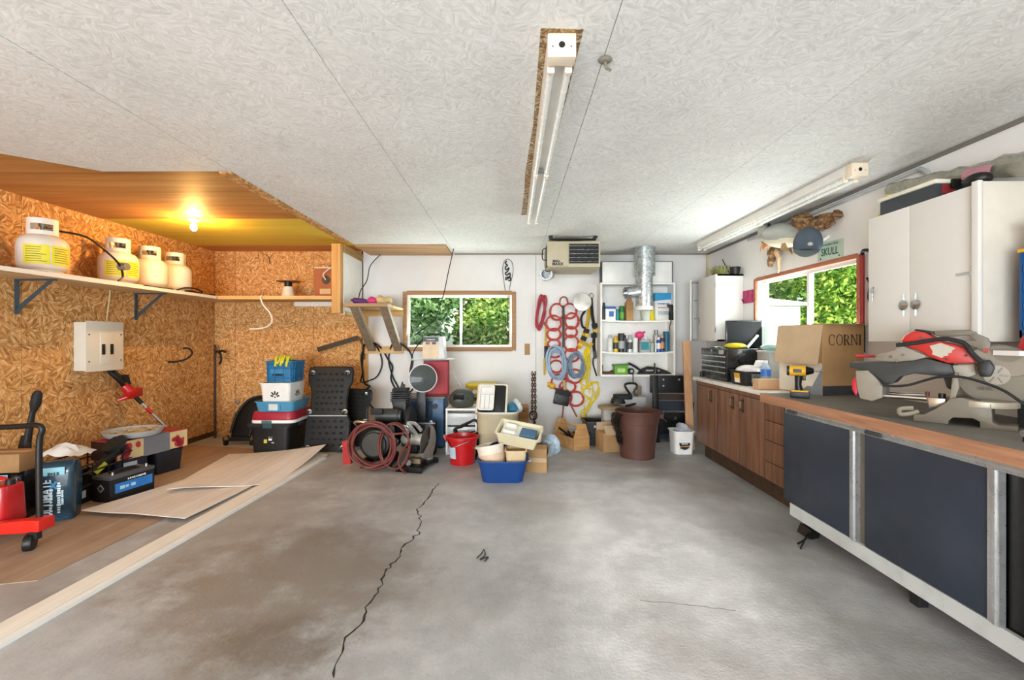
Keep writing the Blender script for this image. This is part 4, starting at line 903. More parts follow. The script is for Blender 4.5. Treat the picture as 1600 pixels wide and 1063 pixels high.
# welder, red charger cabinet, battery charger
wd = thing('welder', 'large blue welding machine carrying the red cabinet', 'welder', (-1.06, 5.56, 0))
P('case', G().box((0, 0, .305), (.50, .38, .57)), wblue, wd, bevel=.008); P('top', G().box((0, 0, .60), (.53, .42, .022)), mat('#7a7a70', .5, dirt=.4), wd, bevel=.004); P('feet', G().box((-.2, 0, .012), (.04, .36, .024)).box((.2, 0, .012), (.04, .36, .024)), black, wd)
P('control_panel', G().box((-.05, -.193, .46), (.34, .006, .2)), mat('#163a58', .5), wd); P('knob', G().cyl((.15, -.225, .5), (.15, -.19, .5), .03, n=16), black, wd)
rc = thing('parts_cabinet', 'dark red steel cabinet standing on the blue welder', 'cabinet', (-.93, 5.56, .612), math.radians(12))
P('case', G().box((0, 0, .215), (.30, .30, .43)), dred, rc, bevel=.006); P('front_face', G().box((-.0, -.152, .22), (.26, .006, .38)), mat('#a01526', .4), rc); P('gauge_window', G().box((.152, 0, .14), (.006, .20, .20)), mat('#3a3433', .4), rc, label='dark glazed gauge opening')
P('gauge_frame', G().box((.154, 0, .245), (.008, .22, .012)).box((.154, 0, .035), (.008, .22, .012)), lgrey, rc); P('top_tray', G().box((-.06, 0, .437), (.56, .34, .012)), lgrey, rc)
P('rod', G().cyl((.16, -.15, .33), (.32, -.22, .06), .006, n=8), steel, rc)
bc = thing('battery_charger', 'cream and grey battery charger on top of the red cabinet', 'battery charger', (-.94, 5.52, 1.056))
P('case', G().box((0, 0, .135), (.27, .22, .27), taper=.86), mat('#cfd2d2', .4), bc, bevel=.008); P('front_panel', G().box((-.03, -.108, .105), (.19, .006, .19), (math.radians(-3), 0, 0)), mat('#d8c2a2', .5), bc); P('header', G().box((-.03, -.102, .235), (.18, .008, .055), (math.radians(-3), 0, 0)), mat('#2c3840', .4), bc)
marks(.10, .012, white, bc, (-.03, -.1085, .232), n=9, seed=4); 
for x, m_ in ((-.065, mat('#8d3f1e', .4)), (.01, mat('#3b1b12', .4))): P('indicator', G().rbox(.045, .008, .028, (x, -.113, .175), cr=.4), m_, bc)
P('carry_handle', G().tube([(-.08, 0, .268), (-.06, 0, .295), (.06, 0, .295), (.08, 0, .268)], .009, 8, sub=3), blackr, bc)
P('aerial', G().cyl((-.02, 0, .28), (.14, .1, .52), .005, n=6), steel, bc)
# round lamp on a post
fl = thing('flood_lamp', 'large round chrome flood lamp on a dark post', 'flood lamp', (-1.02, 5.05, 0))
P('base_box', G().box((.02, .08, .18), (.27, .18, .36)), blackr, fl, bevel=.006); P('base_rim', G().box((.02, -.012, .36), (.29, .02, .016)), steel, fl)
for x in (-.09, .12): P('wing_nut', G().ball((x, -.01, .375), (.025, .012, .018), 10, 6), steel, fl)
P('post', G().box((.0, .06, .52), (.10, .05, .36)), black, fl, bevel=.004)
P('reflector', G().lathe([(0, .10), (.07, .09), (.12, .05), (.150, 0), (.153, -.005), (.148, -.004), (.118, .045), (.065, .08), (0, .09)], (.03, .0, .86), 36, (math.radians(-94), 0, math.radians(12))), mat('#8f9291', .3, .8), fl)
P('rim', G().lathe([(.147, -.010), (.157, -.010), (.157, .012), (.147, .012), (.147, -.010)], (.03, .0, .86), 36, (math.radians(-94), 0, math.radians(12)), cap=False), mat('#a9a3a0', .4, .3), fl)
P('lens', G().lathe([(0, -.022), (.05, -.020), (.10, -.014), (.146, -.006)], (.03, .0, .86), 32, (math.radians(-94), 0, math.radians(12))), clear('#8f9694', .25, .1), fl)
P('bulb', G().ball((.03, .03, .86), (.02, .03, .02), 10, 8), mat('#f0efe6', .2), fl)
# ------------------------------------------------------------------ middle heap
dw = thing('drawer_tower', 'clear-front white plastic drawer tower under the welding helmet', 'drawers', (-.565, 5.24, 0))
P('frame', G().box((-.165, 0, .26), (.02, .36, .52)).box((.165, 0, .26), (.02, .36, .52)).box((0, .175, .26), (.33, .012, .52)).box((0, 0, .51), (.35, .38, .022)).box((0, 0, .018), (.35, .36, .02)), white, dw, bevel=.004)
for z, m_ in ((.10, clear('#e9ecec', .5, .2)), (.25, clear('#e9ecec', .5, .2)), (.40, clear('#e9ecec', .5, .2))):
    q = P('drawer', G().box((0, -.17, z), (.31, .012, .13)).box((0, 0, z-.055), (.30, .33, .008)), m_, dw, bevel=.003); P('drawer_grip', G().box((0, -.18, z+.04), (.14, .02, .015)), white, q)
    g = G(); rnd = random.Random(int(z*100))
    for k in range(10): g.box((rnd.uniform(-.12, .12), rnd.uniform(-.13, .1), z-.03+rnd.uniform(0, .04)), (.05, .05, .05), (rnd.random(), rnd.random(), rnd.random()))
    P('contents', g, tan if z > .3 else lgrey, q, kind='stuff')
hm = thing('welding_helmet', 'grey-black welding helmet resting on the white drawer tower', 'helmet', (-.555, 5.18, .522), math.radians(25))
P('shell', G().ball((0, 0, .09), (.17, .13, .125), 24, 14, None, lambda v: Vector((v.x*(1-.25*max(0, v.x/.17)), v.y, max(v.z, -.085)*(1 if v.z < 0 else 1+.15*v.x)))), mat('#44473f', .45, bump=.15), hm)
P('visor', G().box((-.09, -.10, .13), (.12, .03, .07), (.3, 0, -.5)), black, hm, bevel=.008); P('headband', G().tube([(.10, .06, .04), (.16, 0, .08), (.11, -.08, .10), (.0, -.12, .11)], .012, 8, sub=4), blackr, hm); P('knob', G().cyl((.10, -.085, .17), (.11, -.105, .18), .025, n=14), lgrey, hm)
rp = thing('red_pail', 'red plastic pail with a pale label on the floor', 'pail', (-.52, 4.75, 0))
P('pail', G().lathe([(.0, 0), (.125, 0), (.155, .26), (.172, .262), (.172, .285), (.158, .288), (.15, .25), (.12, .008), (0, .008)], n=36, sx=1, sy=.95), mat('#b8141b', .35, coat=.2), rp)
P('spout', G().prism([(-.17, .285), (-.20, .29), (-.165, .22)], -.03, .03, 'xz'), mat('#b8141b', .35, coat=.2), rp)
P('bail', G().tube([(-.16, -.03, .27), (-.10, -.15, .20), (.03, -.165, .24), (.15, -.05, .27)], .005, 6, sub=5), steel, rp)
vs = []; 
for i in range(5):
    a = math.radians(212+9*i)
    for z in (.07, .19): r_ = .1275+.03*z/.26+.004; vs.append((r_*math.cos(a), r_*.95*math.sin(a), z))
P('label', G().add(vs, [(2*i, 2*i+2, 2*i+3, 2*i+1) for i in range(4)]), mat('#b9cbd8', .5), rp)
bt_ = thing('divided_tray', 'black divided plastic tray propped at a slant beside the tall beige bin', 'tray', (-.44, 5.02, .16), rot=(math.radians(62), math.radians(-24), math.radians(6)))
P('tray', G().tub(.24, .36, .07, tw=.27, td=.40, lip=.01), black, bt_)
for y in (-.06, .06): P('divider', G().box((0, y, .04), (.24, .008, .065)), blackr, bt_)
P('clip', G().box((.0, .06, .075), (.22, .012, .01)).box((.02, -.1, .075), (.2, .012, .01)), lgrey, bt_)
yb = thing('yellow_bin', 'yellow plastic bin standing at the wall behind the helmet', 'bin', (-.39, 5.82, 0))
P('bin', G().tub(.28, .28, .70, tw=.34, td=.34, lip=.02), yellowd, yb); P('lid', G().rbox(.38, .38, .03, (0, 0, .702), cr=.12), mat('#d9c016', .45), yb, bevel=.006)
# tall beige bin with black lid holding a white cutlery tray
bb_ = thing('tall_bin', 'tall beige kitchen bin, open, with the black-edged lid leaning in it', 'bin', (-.165, 5.02, 0))
P('bin', G().tub(.36, .34, .50, tw=.43, td=.44, lip=.012, cr=.2), beige, bb_)
P('liner_bag', G().tub(.37, .37, .08, tw=.44, td=.45, c=(.01, 0, .44), cr=.2, t=.004), white, bb_)
ld = thing('bin_cover', 'black bin lid with a beige rim leaning upright in the tall bin', 'lid', (-.225, 4.885, .475), rot=(math.radians(66), 0, math.radians(-8)))
P('rim', G().rbox(.34, .36, .02, (0, .17, 0), cr=.10), beige2 if False else mat('#d9d2bd', .4), ld, bevel=.006); P('flap', G().rbox(.30, .32, .012, (0, .17, .018), cr=.08), black, ld, bevel=.004)
cu_ = thing('cutlery_tray', 'white cutlery tray leaning on the black bin lid', 'tray', (-.245, 4.852, .50), rot=(math.radians(66), 0, math.radians(-8)))
P('tray', G().tub(.14, .25, .045, tw=.155, td=.265, c=(-.035, .165, .0), cr=.15, lip=.008), whitep, cu_); P('divider', G().box((-.035, .21, .022), (.135, .008, .04)).box((-.06, .125, .022), (.008, .16, .04)).box((-.01, .125, .022), (.008, .16, .04)), white, cu_)
one('blue_cloth', G().ball((.0, 5.05, .52), (.07, .10, .07), 14, 9, None, lambda v: v*(1+.12*math.sin(40*v.x+30*v.z))), mat('#2f6f8c', .6), 'crumpled teal-blue cloth stuffed in the tall beige bin', 'cloth')
one('plastic_bag', G().ball((.055, 5.12, .53), (.06, .10, .09), 14, 9, None, lambda v: v*(1+.18*math.sin(50*v.x+37*v.z+20*v.y))), clear('#f0f2f2', .7, .25), 'white plastic bag standing up from the tall beige bin', 'plastic bag')
cb = thing('carton', 'tall narrow cardboard carton standing at the wall right of the beige bin', 'box', (.145, 5.80, 0))
P('carton_body', G().box((0, 0, .225), (.13, .18, .45)), card2, cb, bevel=.003); P('flap', G().box((.0, -.093, .36), (.12, .004, .14)), mat('#8e6236', .8), cb); P('hand_slot', G().box((0, -.096, .39), (.05, .003, .012)), black, cb)
# blue tub and what stands in it
bl = thing('blue_tub', 'blue plastic dish tub in front of the heap on the floor', 'tub', (-.085, 4.24, 0))
P('tub', G().tub(.37, .30, .20, tw=.45, td=.37, lip=.012, cr=.22), mat('#123f80', .4, var=.06), bl); P('handle', G().tube([(.215, -.05, .175), (.25, -.04, .17), (.25, .04, .17), (.215, .05, .175)], .008, 6, sub=3), mat('#c9d4e4', .4), bl)
wp = thing('white_pail', 'stained white bucket leaning in the blue tub', 'pail', (-.16, 4.235, .045), rot=(math.radians(-6), math.radians(-10), 0))
P('pail', G().lathe([(0, 0), (.105, 0), (.128, .25), (.142, .252), (.142, .27), (.13, .272), (.122, .24), (.1, .006), (0, .006)], n=30), mat('#e6dccb', .45, dirt=.2), wp); P('bail', G().tube([(-.14, 0, .25), (-.15, -.06, .27), (-.12, -.10, .28)], .005, 6, sub=3), steel, wp)
P('stained_band', G().lathe([(.121, .13), (.128, .19)], n=30), mat('#e3c7ac', .5), wp)
rl = thing('round_basin', 'dark blue round basin tipped up in the white bucket', 'basin', (-.135, 4.32, .20), rot=(math.radians(55), 0, math.radians(12)))
P('basin', G().lathe([(0, 0), (.07, .0), (.105, .05), (.11, .05), (.075, -.006), (0, -.006)], n=28), mat('#15306e', .3), rl)
b2_ = thing('tan_container', 'tan plastic waste container standing in the blue tub', 'container', (.035, 4.22, .022))
P('container', G().tub(.15, .17, .26, tw=.19, td=.21, lip=.008, cr=.15), beige2, b2_); P('rim_line', G().tub(.185, .205, .01, c=(0, 0, .225), cr=.15), mat('#b89c6f', .5), b2_)
ct_ = thing('drawer_tray', 'long cream plastic tray tipped across the tan container and carton', 'tray', (.06, 4.33, .33), rot=(math.radians(16), math.radians(9), math.radians(-10)))
P('tray', G().tub(.34, .24, .12, tw=.40, td=.29, lip=.010, cr=.08), mat('#ddd5b6', .4, var=.04), ct_); P('liner', G().tub(.33, .22, .008, c=(0, 0, .085), cr=.08), mat('#f0ecd8', .4), ct_)
P('blue_sponge', G().box((.09, -.02, .10), (.15, .14, .04)), mat('#4a6c8c', .8), ct_, bevel=.01); P('white_cup', G().tub(.12, .14, .05, c=(-.09, 0, .075), cr=.2), white, ct_)
cb = thing('carton', 'open cardboard carton on the floor right of the blue tub', 'box', (.25, 4.53, 0), math.radians(-8))
P('carton_body', G().tub(.21, .24, .25, t=.005, cr=.02), card, cb); P('flap', G().box((-.0, -.14, .255), (.21, .07, .004), (math.radians(24), 0, 0)), card2, cb); P('flap', G().box((.125, 0, .20), (.004, .22, .12), (0, math.radians(18), 0)), cardl, cb); P('flap', G().box((-.08, -.05, .29), (.004, .2, .10), (0, math.radians(8), 0)), card2, cb)
P('tape', G().box((.0, -.1215, .12), (.205, .003, .04)), cardl, cb)
one('white_tub', G().lathe([(0, 0), (.075, 0), (.09, .10), (.1, .10), (.1, .12), (0, .13)], (.215, 4.56, .265), 24), white, 'white plastic tub with lid sitting in the open carton', 'tub')
rnd = random.Random(7)
one('plastic_bag', G().ball((.40, 4.62, .21), (.085, .08, .10), 18, 12, (0, .3, 0), lambda v: v*(1+.22*math.sin(45*v.x+31*v.z+60*v.y))), bluebag, 'crumpled bluish clear plastic bag on the right edge of the carton', 'plastic bag')
# chain hanging on the wall: separate links
ch = thing('tow_chain', 'rusty steel chain hanging doubled on the white wall', 'chain', (.29, YB-.03, .82))
P('nail', G().cyl((.29, YB, .85), (.29, YB-.05, .85), .006, n=8), steel, ch, world=True)
lk = mesh_of('link', G().tube([(.013*math.cos(a), 0, .026*math.sin(a)) if True else 0 for a in [2*PI*i/12 for i in range(12)]], .0065, 5, closed=True), rust)
def links(x0, z0, x1, z1, n, y):
    for i in range(n):
        t = i/(n-1); o = bpy.data.objects.new('link', lk); C.objects.link(o); o.parent = ch
        o.location = (x0+(x1-x0)*t-.29, y-YB+.03, z0+(z1-z0)*t-.82); o.rotation_euler = (0, math.radians(random.Random(i).uniform(-8, 8)), (PI/2 if i % 2 else .35))
links(.275, .83, .27, .30, 15, YB-.03); links(.305, .83, .315, .30, 15, YB-.03); links(.30, .24, .295, .02, 7, YB-.035)
P('hook_ring', G().tube([(.285+.05*math.cos(a), YB-.03, .27+.06*math.sin(a)) for a in [2*PI*i/16 for i in range(16)]], .009, 6, closed=True), rust, ch, world=True)
# wooden tool tote, crates and carton, brown bin
tx = thing('wooden_tool_tote', 'open pine carpenter tool tote with pointed ends on the floor', 'tool tote', (.715, 5.50, 0), math.radians(28))
gp = [(-.11, 0), (.11, 0), (.11, .14), (.055, .30), (-.055, .30), (-.11, .14)]
P('end_board', G().prism(gp, -.22, -.20, 'xz'), toolboxwood, tx, bevel=.002); P('end_board', G().prism(gp, .20, .22, 'xz'), toolboxwood, tx, bevel=.002)
P('side_board', G().box((-.10, 0, .07), (.015, .40, .13)), toolboxwood, tx); P('side_board', G().box((.10, 0, .07), (.015, .40, .13)), toolboxwood, tx); P('bottom_board', G().box((0, 0, .008), (.2, .40, .015)), toolboxwood, tx); P('handle_bar', G().cyl((0, -.21, .26), (0, .21, .26), .015, n=12), toolboxwood, tx)
g = G(); rnd = random.Random(12)
for k in range(7): g.cyl((rnd.uniform(-.07, .07), rnd.uniform(-.17, .0), .05), (rnd.uniform(-.07, .07), rnd.uniform(.0, .18), rnd.uniform(.08, .20)), .012, n=6)
P('tools_inside', g, blackm, tx, kind='stuff')
bx = thing('milk_crate', 'black slotted plastic crate between the tool tote and the carton', 'crate', (1.04, 5.64, 0))
P('crate', G().tub(.27, .27, .29, tw=.30, td=.30, lip=.015, t=.01, cr=.08), black, bx)
for z in (.05, .10, .15): P('rib', G().box((0, -.14-.05*z, z), (.26, .012, .012)), blackr, bx)
for x in (-.09, 0, .09): P('rib', G().box((x, -.145, .10), (.012, .012, .17), (.05, 0, 0)), blackr, bx)
P('hand_hole', G().box((0, -.153, .235), (.10, .004, .03)), mat('#a8aaa8', .6), bx)
cb = thing('carton', 'light cardboard carton half hidden behind the brown bin', 'box', (1.115, 5.30, 0), math.radians(12))
P('carton_body', G().box((0, 0, .11), (.20, .24, .22)), card, cb, bevel=.003); P('flap', G().box((0, -.14, .255), (.19, .12, .004), (math.radians(52), 0, 0)), cardl, cb); P('flap', G().box((.0, .1, .26), (.19, .004, .10)), cardl, cb)
gb = thing('garbage_bin', 'round brown plastic garbage bin standing on the floor', 'garbage bin', (1.385, 5.02, 0))
P('bin', G().lathe([(0, 0), (.185, 0), (.205, .36), (.21, .365), (.232, .38), (.238, .49), (.243, .50), (.243, .512), (.232, .512), (.226, .38), (.18, .01), (0, .01)], n=48), brownp, gb)
for a in (0, PI): P('handle', G().tub(.10, .06, .05, c=(.238*math.cos(a), .238*math.sin(a), .42), t=.008), brownp, gb)
rnd = random.Random(3); rows = []
for i in range(12):
    row = []
    for j in range(9):
        u = i/11; v = j/8-.5; a = math.radians(200)+v*.62*(1-.35*u); r_ = .255+.03*math.sin(u*5)+rnd.uniform(-.010, .012); 
        if i == 0: r_ = .228
        row.append((1.385+r_*math.cos(a)-.0*u, 5.02+r_*math.sin(a), .525-.37*u+(rnd.uniform(-.03, .03) if i == 11 else 0)+(.0 if i else -.06)))
    rows.append(row)
one('garbage_bag', G().sheet(rows, .006, (.94, .34, 0)), mat('#0d0d0e', .22, bump=.3, bscale=25, coat=.3), 'black garbage bag hanging over the left rim of the brown bin', 'garbage bag')
vc = thing('shop_vacuum', 'grey vacuum with a black looped handle behind the brown bin', 'vacuum', (1.48, 5.72, 0))
P('tank', G().rbox(.34, .26, .58, (.02, 0, 0), cr=.15), mat('#9fa2a2', .4), vc, bevel=.012); P('lid', G().rbox(.22, .22, .05, (-.10, -.06, .55), cr=.3), blackr, vc, bevel=.012); P('motor_head', G().rbox(.18, .18, .07, (-.17, -.10, .50), cr=.3, tw=.13, td=.14), black, vc, bevel=.012)
P('handle', G().tube([(.02, -.02, .58), (-.06, -.02, .70), (-.03, -.02, .735), (.06, -.02, .735), (.09, -.02, .70), (.05, -.02, .62), (.10, -.05, .56), (.04, -.12, .50), (-.08, -.14, .47)], .015, 8, sub=5), black, vc)
one('straw_hat', G().lathe([(.0, .045), (.09, .04), (.10, .0), (.165, -.005), (.165, .005), (.105, .012), (.0, .05)], (1.27, 5.55, .50), 28) if False else G().lathe([(0, 0), (.16, 0), (.165, .03), (0, .035)], (1.225, 5.60, .44), 28), mat('#a08c68', .8), 'round tan disc lying under the vacuum head', 'disc').name = 'wooden_disc'
one('disc_stand', G().rbox(.20, .20, .44, (1.215, 5.62, 0), cr=.2), mat('#b5b3ab', .5), 'pale narrow drum standing under the tan disc', 'drum').name = 'narrow_drum'
# folding work bench, slotted board, plank, pail
fb = thing('folding_workbench', 'black folded portable workbench leaning at the wall by the cabinets', 'workbench', (2.02, 5.78, 0))
P('leg', G().box((-.22, -.10, .42), (.065, .05, .84), (0, math.radians(-2), 0)), black, fb, bevel=.006); P('leg', G().box((.20, -.06, .42), (.05, .04, .80)), black, fb, bevel=.006)
P('top_jaw', G().box((.0, .0, .72), (.52, .05, .22)), black, fb, bevel=.006); P('top_jaw', G().box((.02, .02, .55), (.44, .04, .07)), mat('#3b2b24', .7), fb, bevel=.004); P('cross_plate', G().box((.02, 0, .44), (.44, .03, .12)), mat('#2a2d3a', .5), fb); P('lower_plate', G().box((.0, .02, .22), (.44, .03, .26)), black, fb)
P('foot_rail', G().box((-.03, -.02, .06), (.40, .06, .06)), mat('#22283c', .5), fb)
P('clamp_knob', G().cyl((-.235, -.11, .86), (-.22, -.11, .93), .03, .022, 10), black, fb)
for x, z in ((-.1, .78), (-.1, .70), (.1, .78), (.22, .74)): P('bolt', G().cyl((x, -.03, z), (x, -.02, z), .012, n=8), lgrey, fb)
P('bracket', G().box((-.10, -.03, .36), (.02, .012, .07), (0, .3, 0)).box((-.08, -.03, .27), (.06, .012, .02), (0, .6, 0)).box((.05, -.03, .29), (.03, .012, .04)), steel, fb)
P('brace', G().cyl((-.18, -.06, .38), (.15, -.04, .08), .013, n=8).cyl((.26, -.07, .5), (.2, -.12, .02), .013, n=8), black, fb)
one('slotted_board', G().prism([(1.655, 0), (1.70, 0), (1.70, .67), (1.645, .69)], 5.95, 5.98, 'xz').box((1.668, 5.945, .62), (.015, .012, .03)).box((1.668, 5.945, .5), (.015, .012, .03)).box((1.668, 5.945, .38), (.015, .012, .03)), oldwood, 'short weathered board leaning on the wall left of the workbench', 'board')
one('leaning_plank', G().add([(2.045, 5.30, .0), (2.135, 5.30, .0), (2.16, 5.50, 1.27), (2.07, 5.50, 1.27), (2.045, 5.325, .0), (2.135, 5.325, .0), (2.16, 5.525, 1.27), (2.07, 5.525, 1.27)], [(0, 1, 2, 3), (7, 6, 5, 4), (0, 4, 5, 1), (1, 5, 6, 2), (2, 6, 7, 3), (3, 7, 4, 0)]), plankwood, 'bare wooden plank leaning upright beside the corner cabinet', 'plank')
pw = thing('white_pail', 'square white pail with a dark printed label beside the counter', 'pail', (1.935, 5.19, 0))
P('pail', G().tub(.20, .20, .26, tw=.225, td=.225, lip=.012, cr=.18), white, pw); P('rim_band', G().tub(.222, .222, .02, c=(0, 0, .215), cr=.18), white, pw)
P('label', G().lathe([(0, 0), (.062, 0)], (0, -.1065, .13), 22, (math.radians(90-2.7), 0, 0), sy=1.25), mat('#27415a', .5), pw); P('label_band', G().prism([(-.055, .06), (.055, .07), (.05, .10), (-.045, .095)], -.1086, -.1082, 'xz'), mat('#c98a35', .5), pw)
marks(.085, .036, white, pw, (0, -.1105, .158), n=3, seed=5); marks(.07, .02, white, pw, (0, -.1096, .12), n=4, seed=6)
rnd = random.Random(9)
one('plastic_bag', G().ball((1.95, 5.19, .26), (.085, .08, .07), 16, 10, None, lambda v: v*(1+.2*math.sin(60*v.x+45*v.z+40*v.y))), clear('#b9bdc6', .75, .3), 'grey crumpled plastic bag stuffed in the square white pail', 'plastic bag')
one('wire_scrap', G().tube([FLR(745, 874)+Vector((0, 0, .006)), FLR(752, 868)+Vector((0, 0, .01)), FLR(756, 862)+Vector((0, 0, .012)), FLR(758, 870)+Vector((0, 0, .008)), FLR(750, 876)+Vector((0, 0, .006)), FLR(763, 873)+Vector((0, 0, .009)), FLR(757, 879)+Vector((0, 0, .006))], .0035, 6, sub=5), black, 'small tangle of black wire lying on the open concrete', 'wire')
# ------------------------------------------------------------------ back wall: bracket shelf, cords, heater, duct, shelf unit, hung things
bs = thing('bracket_shelf', 'pine wall shelf on slanted braces left of the back window', 'shelf', (-1.7, YB, 1.12))
sw_ = wood('shelf_old_pine', ['#8b6f4c', '#a98a62', '#b99b72'], 0)
P('shelf_board', G().bb((-1.98, 5.32, 1.675), (-1.46, 5.52, 1.715)), sw_, bs, bevel=.003, world=True); P('shelf_board', G().bb((-1.98, 5.53, 1.675), (-1.455, YB-.002, 1.705)), pine_x, bs, bevel=.003, world=True)
def brace(x): return G().add([(x-.05, 5.36, 1.675), (x+.05, 5.36, 1.675), (x+.05, 5.44, 1.675), (x-.05, 5.44, 1.675), (x-.05, 6.05, 1.13), (x+.05, 6.05, 1.13), (x+.05, YB-.002, 1.18), (x-.05, YB-.002, 1.18)], [(3,2,1,0),(4,5,6,7),(0,1,5,4),(1,2,6,5),(2,3,7,6),(3,0,4,7)])
P('brace', brace(-1.87), oldwood, bs, world=True); P('brace', brace(-1.52), oldwood, bs, world=True)
P('wall_rail', G().bb((-2.0, YB-.04, 1.10), (-1.455, YB-.002, 1.195)), pine_x, bs, bevel=.003, world=True); P('wall_rail', G().bb((-2.0, YB-.04, 1.60), (-1.455, YB-.002, 1.672)), pine_x, bs, bevel=.003, world=True)
gl = thing('work_gloves', 'purple and pink patterned glove beside a tan one on the pine shelf', 'gloves', (-1.72, 5.55, 1.716))
P('glove', G().ball((-.10, -.08, .03), (.13, .06, .04), 16, 9, (0, .15, .2), lambda v: v*(1+.1*math.sin(70*v.x))), purple, gl, label='purple glove'); P('glove_cuff', G().ball((.03, -.06, .04), (.07, .06, .05), 14, 9, None, lambda v: v*(1+.1*math.sin(60*v.x+50*v.z))), pink, gl, label='pink glove cuff')
P('glove', G().ball((.12, -.02, .05), (.09, .07, .055), 16, 9, None, lambda v: v*(1+.16*math.sin(70*v.x+40*v.z))).ball((.2, 0, .05), (.06, .05, .04), 12, 8, (0, -.4, 0), lambda v: v*(1+.15*math.sin(70*v.x))), mat('#c9ae7c', .85, bump=.2), gl, label='tan leather glove')
def cord(pts, r, m, label, name='hanging_cable', sub=6): return one(name, G().tube(pts, r, 7, sub=sub), m, label, 'cord')
yc = YB-.03
cord([(-1.93, 5.96, 1.26), (-1.97, yc, 1.20), (-2.02, yc, 1.05), (-2.0, yc, .85), (-2.02, yc, .72), (-1.90, yc, .74), (-1.80, yc, .80), (-1.74, yc, .95), (-1.77, yc, 1.12), (-1.82, 5.96, 1.25)], .010, black, 'black cord looped over the left shelf brace')
cord([(-1.95, 5.98, 1.22), (-2.0, yc, 1.0), (-1.98, yc, .72), (-1.90, yc, .66), (-1.98, yc, .60), (-1.94, yc, .55), (-1.90, yc, .42), (-1.80, yc-.05, .33)], .011, black, 'black cord with a kink dropping behind the compressor')
cord([(-1.80, 5.97, 1.24), (-1.74, yc, 1.16), (-1.66, yc, 1.02), (-1.60, yc, .92), (-1.62, yc, .76), (-1.56, yc, .60), (-1.60, yc, .48), (-1.57, yc, .35)], .011, black, 'black cord hanging between the two braces')
cord([(-1.57, 5.97, 1.24), (-1.63, yc, 1.15), (-1.65, yc, 1.0), (-1.60, yc, .80), (-1.53, yc, .66), (-1.50, yc, .60), (-1.57, yc, .54), (-1.53, yc, .38)], .010, blackr, 'black cord looped at the left of the right brace')
cord([(-1.47, 5.97, 1.24), (-1.38, yc, 1.14), (-1.33, yc, 1.0), (-1.36, yc, .82), (-1.32, yc, .64), (-1.45, yc, .52), (-1.56, yc, .36)], .011, black, 'black cord hanging from the right brace beside the window')
one('plug', G().box((-1.47, yc, .64), (.05, .03, .10), (0, .3, 0)).cyl((-1.47, yc, .69), (-1.47, yc, .72), .008), black, 'black plug end of a cord above the compressor', 'plug', bevel=.006)
one('hanging_wire', G().tube([CL(597, 397, 2.43)+Vector((0, -.03, 0)), (-1.84, 5.9, 2.25), (-1.87, 5.85, 2.05), (-1.94, 5.8, 1.90), (-1.96, 5.75, 1.72)], .006, 6, sub=5), blackr, 'thin dark wire hanging from the hatch board to the pine shelf', 'wire')
one('hanging_wire', G().tube([(-.74, 5.75, 2.438), (-.80, 5.72, 2.15), (-.86, 5.70, 1.85), (-.94, 5.68, 1.60), (-.97, 5.66, 1.52), (-1.18, 5.62, 1.36), (-1.20, 5.60, 1.34)], .006, 6, sub=5), blackr, 'thin dark wire hanging from the ceiling down to the battery charger', 'wire')
one('extension_lead', G().tube([(-1.06, 5.44, 1.30), (-1.13, 5.43, 1.22), (-1.18, 5.40, 1.12), (-1.2, 5.38, .98), (-1.21, 5.36, .90)], .007, 6, sub=5), blackr, 'black lead running down the left side of the battery charger', 'cord')
# hung figure of bent wire with a long loop down to the window
wf = thing('wire_hanging', 'black bent wire ornament with a long loop hanging over the window', 'wire ornament', (-.06, YB-.01, 1.98))
P('outline', G().tube([(-.02, 0, -.1), (-.05, 0, .1), (-.065, 0, .25), (-.04, 0, .36), (.01, 0, .385), (.06, 0, .34), (.075, 0, .22), (.045, 0, .08), (.02, 0, -.06), (.02, 0, -.3)], .004, 5, sub=5), dgrey, wf)
P('figure', G().tube([(-.01, 0, .36), (-.03, 0, .33), (.0, 0, .30), (-.03, 0, .28), (-.02, 0, .24), (.02, 0, .27), (.0, 0, .22), (-.03, 0, .2), (-.01, 0, .17), (.03, 0, .2), (.03, 0, .15), (-.02, 0, .14), (-.02, 0, .11), (.03, 0, .14), (.04, 0, .10), (.01, 0, .10)], .009, 6, sub=4), black, wf)
P('pull', G().cyl((-.0, -.01, -.52), (0, -.01, -.30), .009, n=8).cyl((-.0, -.01, -.30), (0, -.01, -.1), .003, n=5), black, wf)
one('switch_plate', G().box((.205, YB-.006, 1.155), (.07, .012, .15)), card, 'small wooden switch cover board on the white wall right of the window', 'switch', bevel=.003)
# unit heater
ht = thing('unit_heater', 'beige gas unit heater hung under the ceiling above the hoses', 'heater', (.675, 5.3, 2.44))
P('case', G().bb((.395, 5.0, 2.09), (.973, 5.60, 2.375)), heaterm, ht, bevel=.008, world=True); P('front_panel', G().bb((.385, 4.985, 2.10), (.62, 5.0, 2.365)), heaterm, ht, bevel=.003, world=True)
P('louver_opening', G().bb((.63, 4.994, 2.13), (.955, 5.0, 2.345)), black, ht, world=True)
for i in range(5): P('louver', G().box((.792, 4.985, 2.155+.043*i), (.32, .05, .004), (.45, 0, 0)), steel, ht, world=True)
P('hanger_rail', G().bb((.42, 5.02, 2.392), (.93, 5.05, 2.41)).bb((.42, 5.5, 2.392), (.93, 5.53, 2.41)), blackm, ht, world=True)
for x in (.43, .92): P('hanger', G().box((x, 5.035, 2.42), (.04, .05, .045), (0, .5 if x > .5 else -.2, 0)), black, ht, world=True)
text('BIG', .075, .028, black, ht, (.485, 4.984, 2.153), bold=.05, world=True); text('MAXX', .125, .032, black, ht, (.505, 4.984, 2.122), bold=.05, world=True)
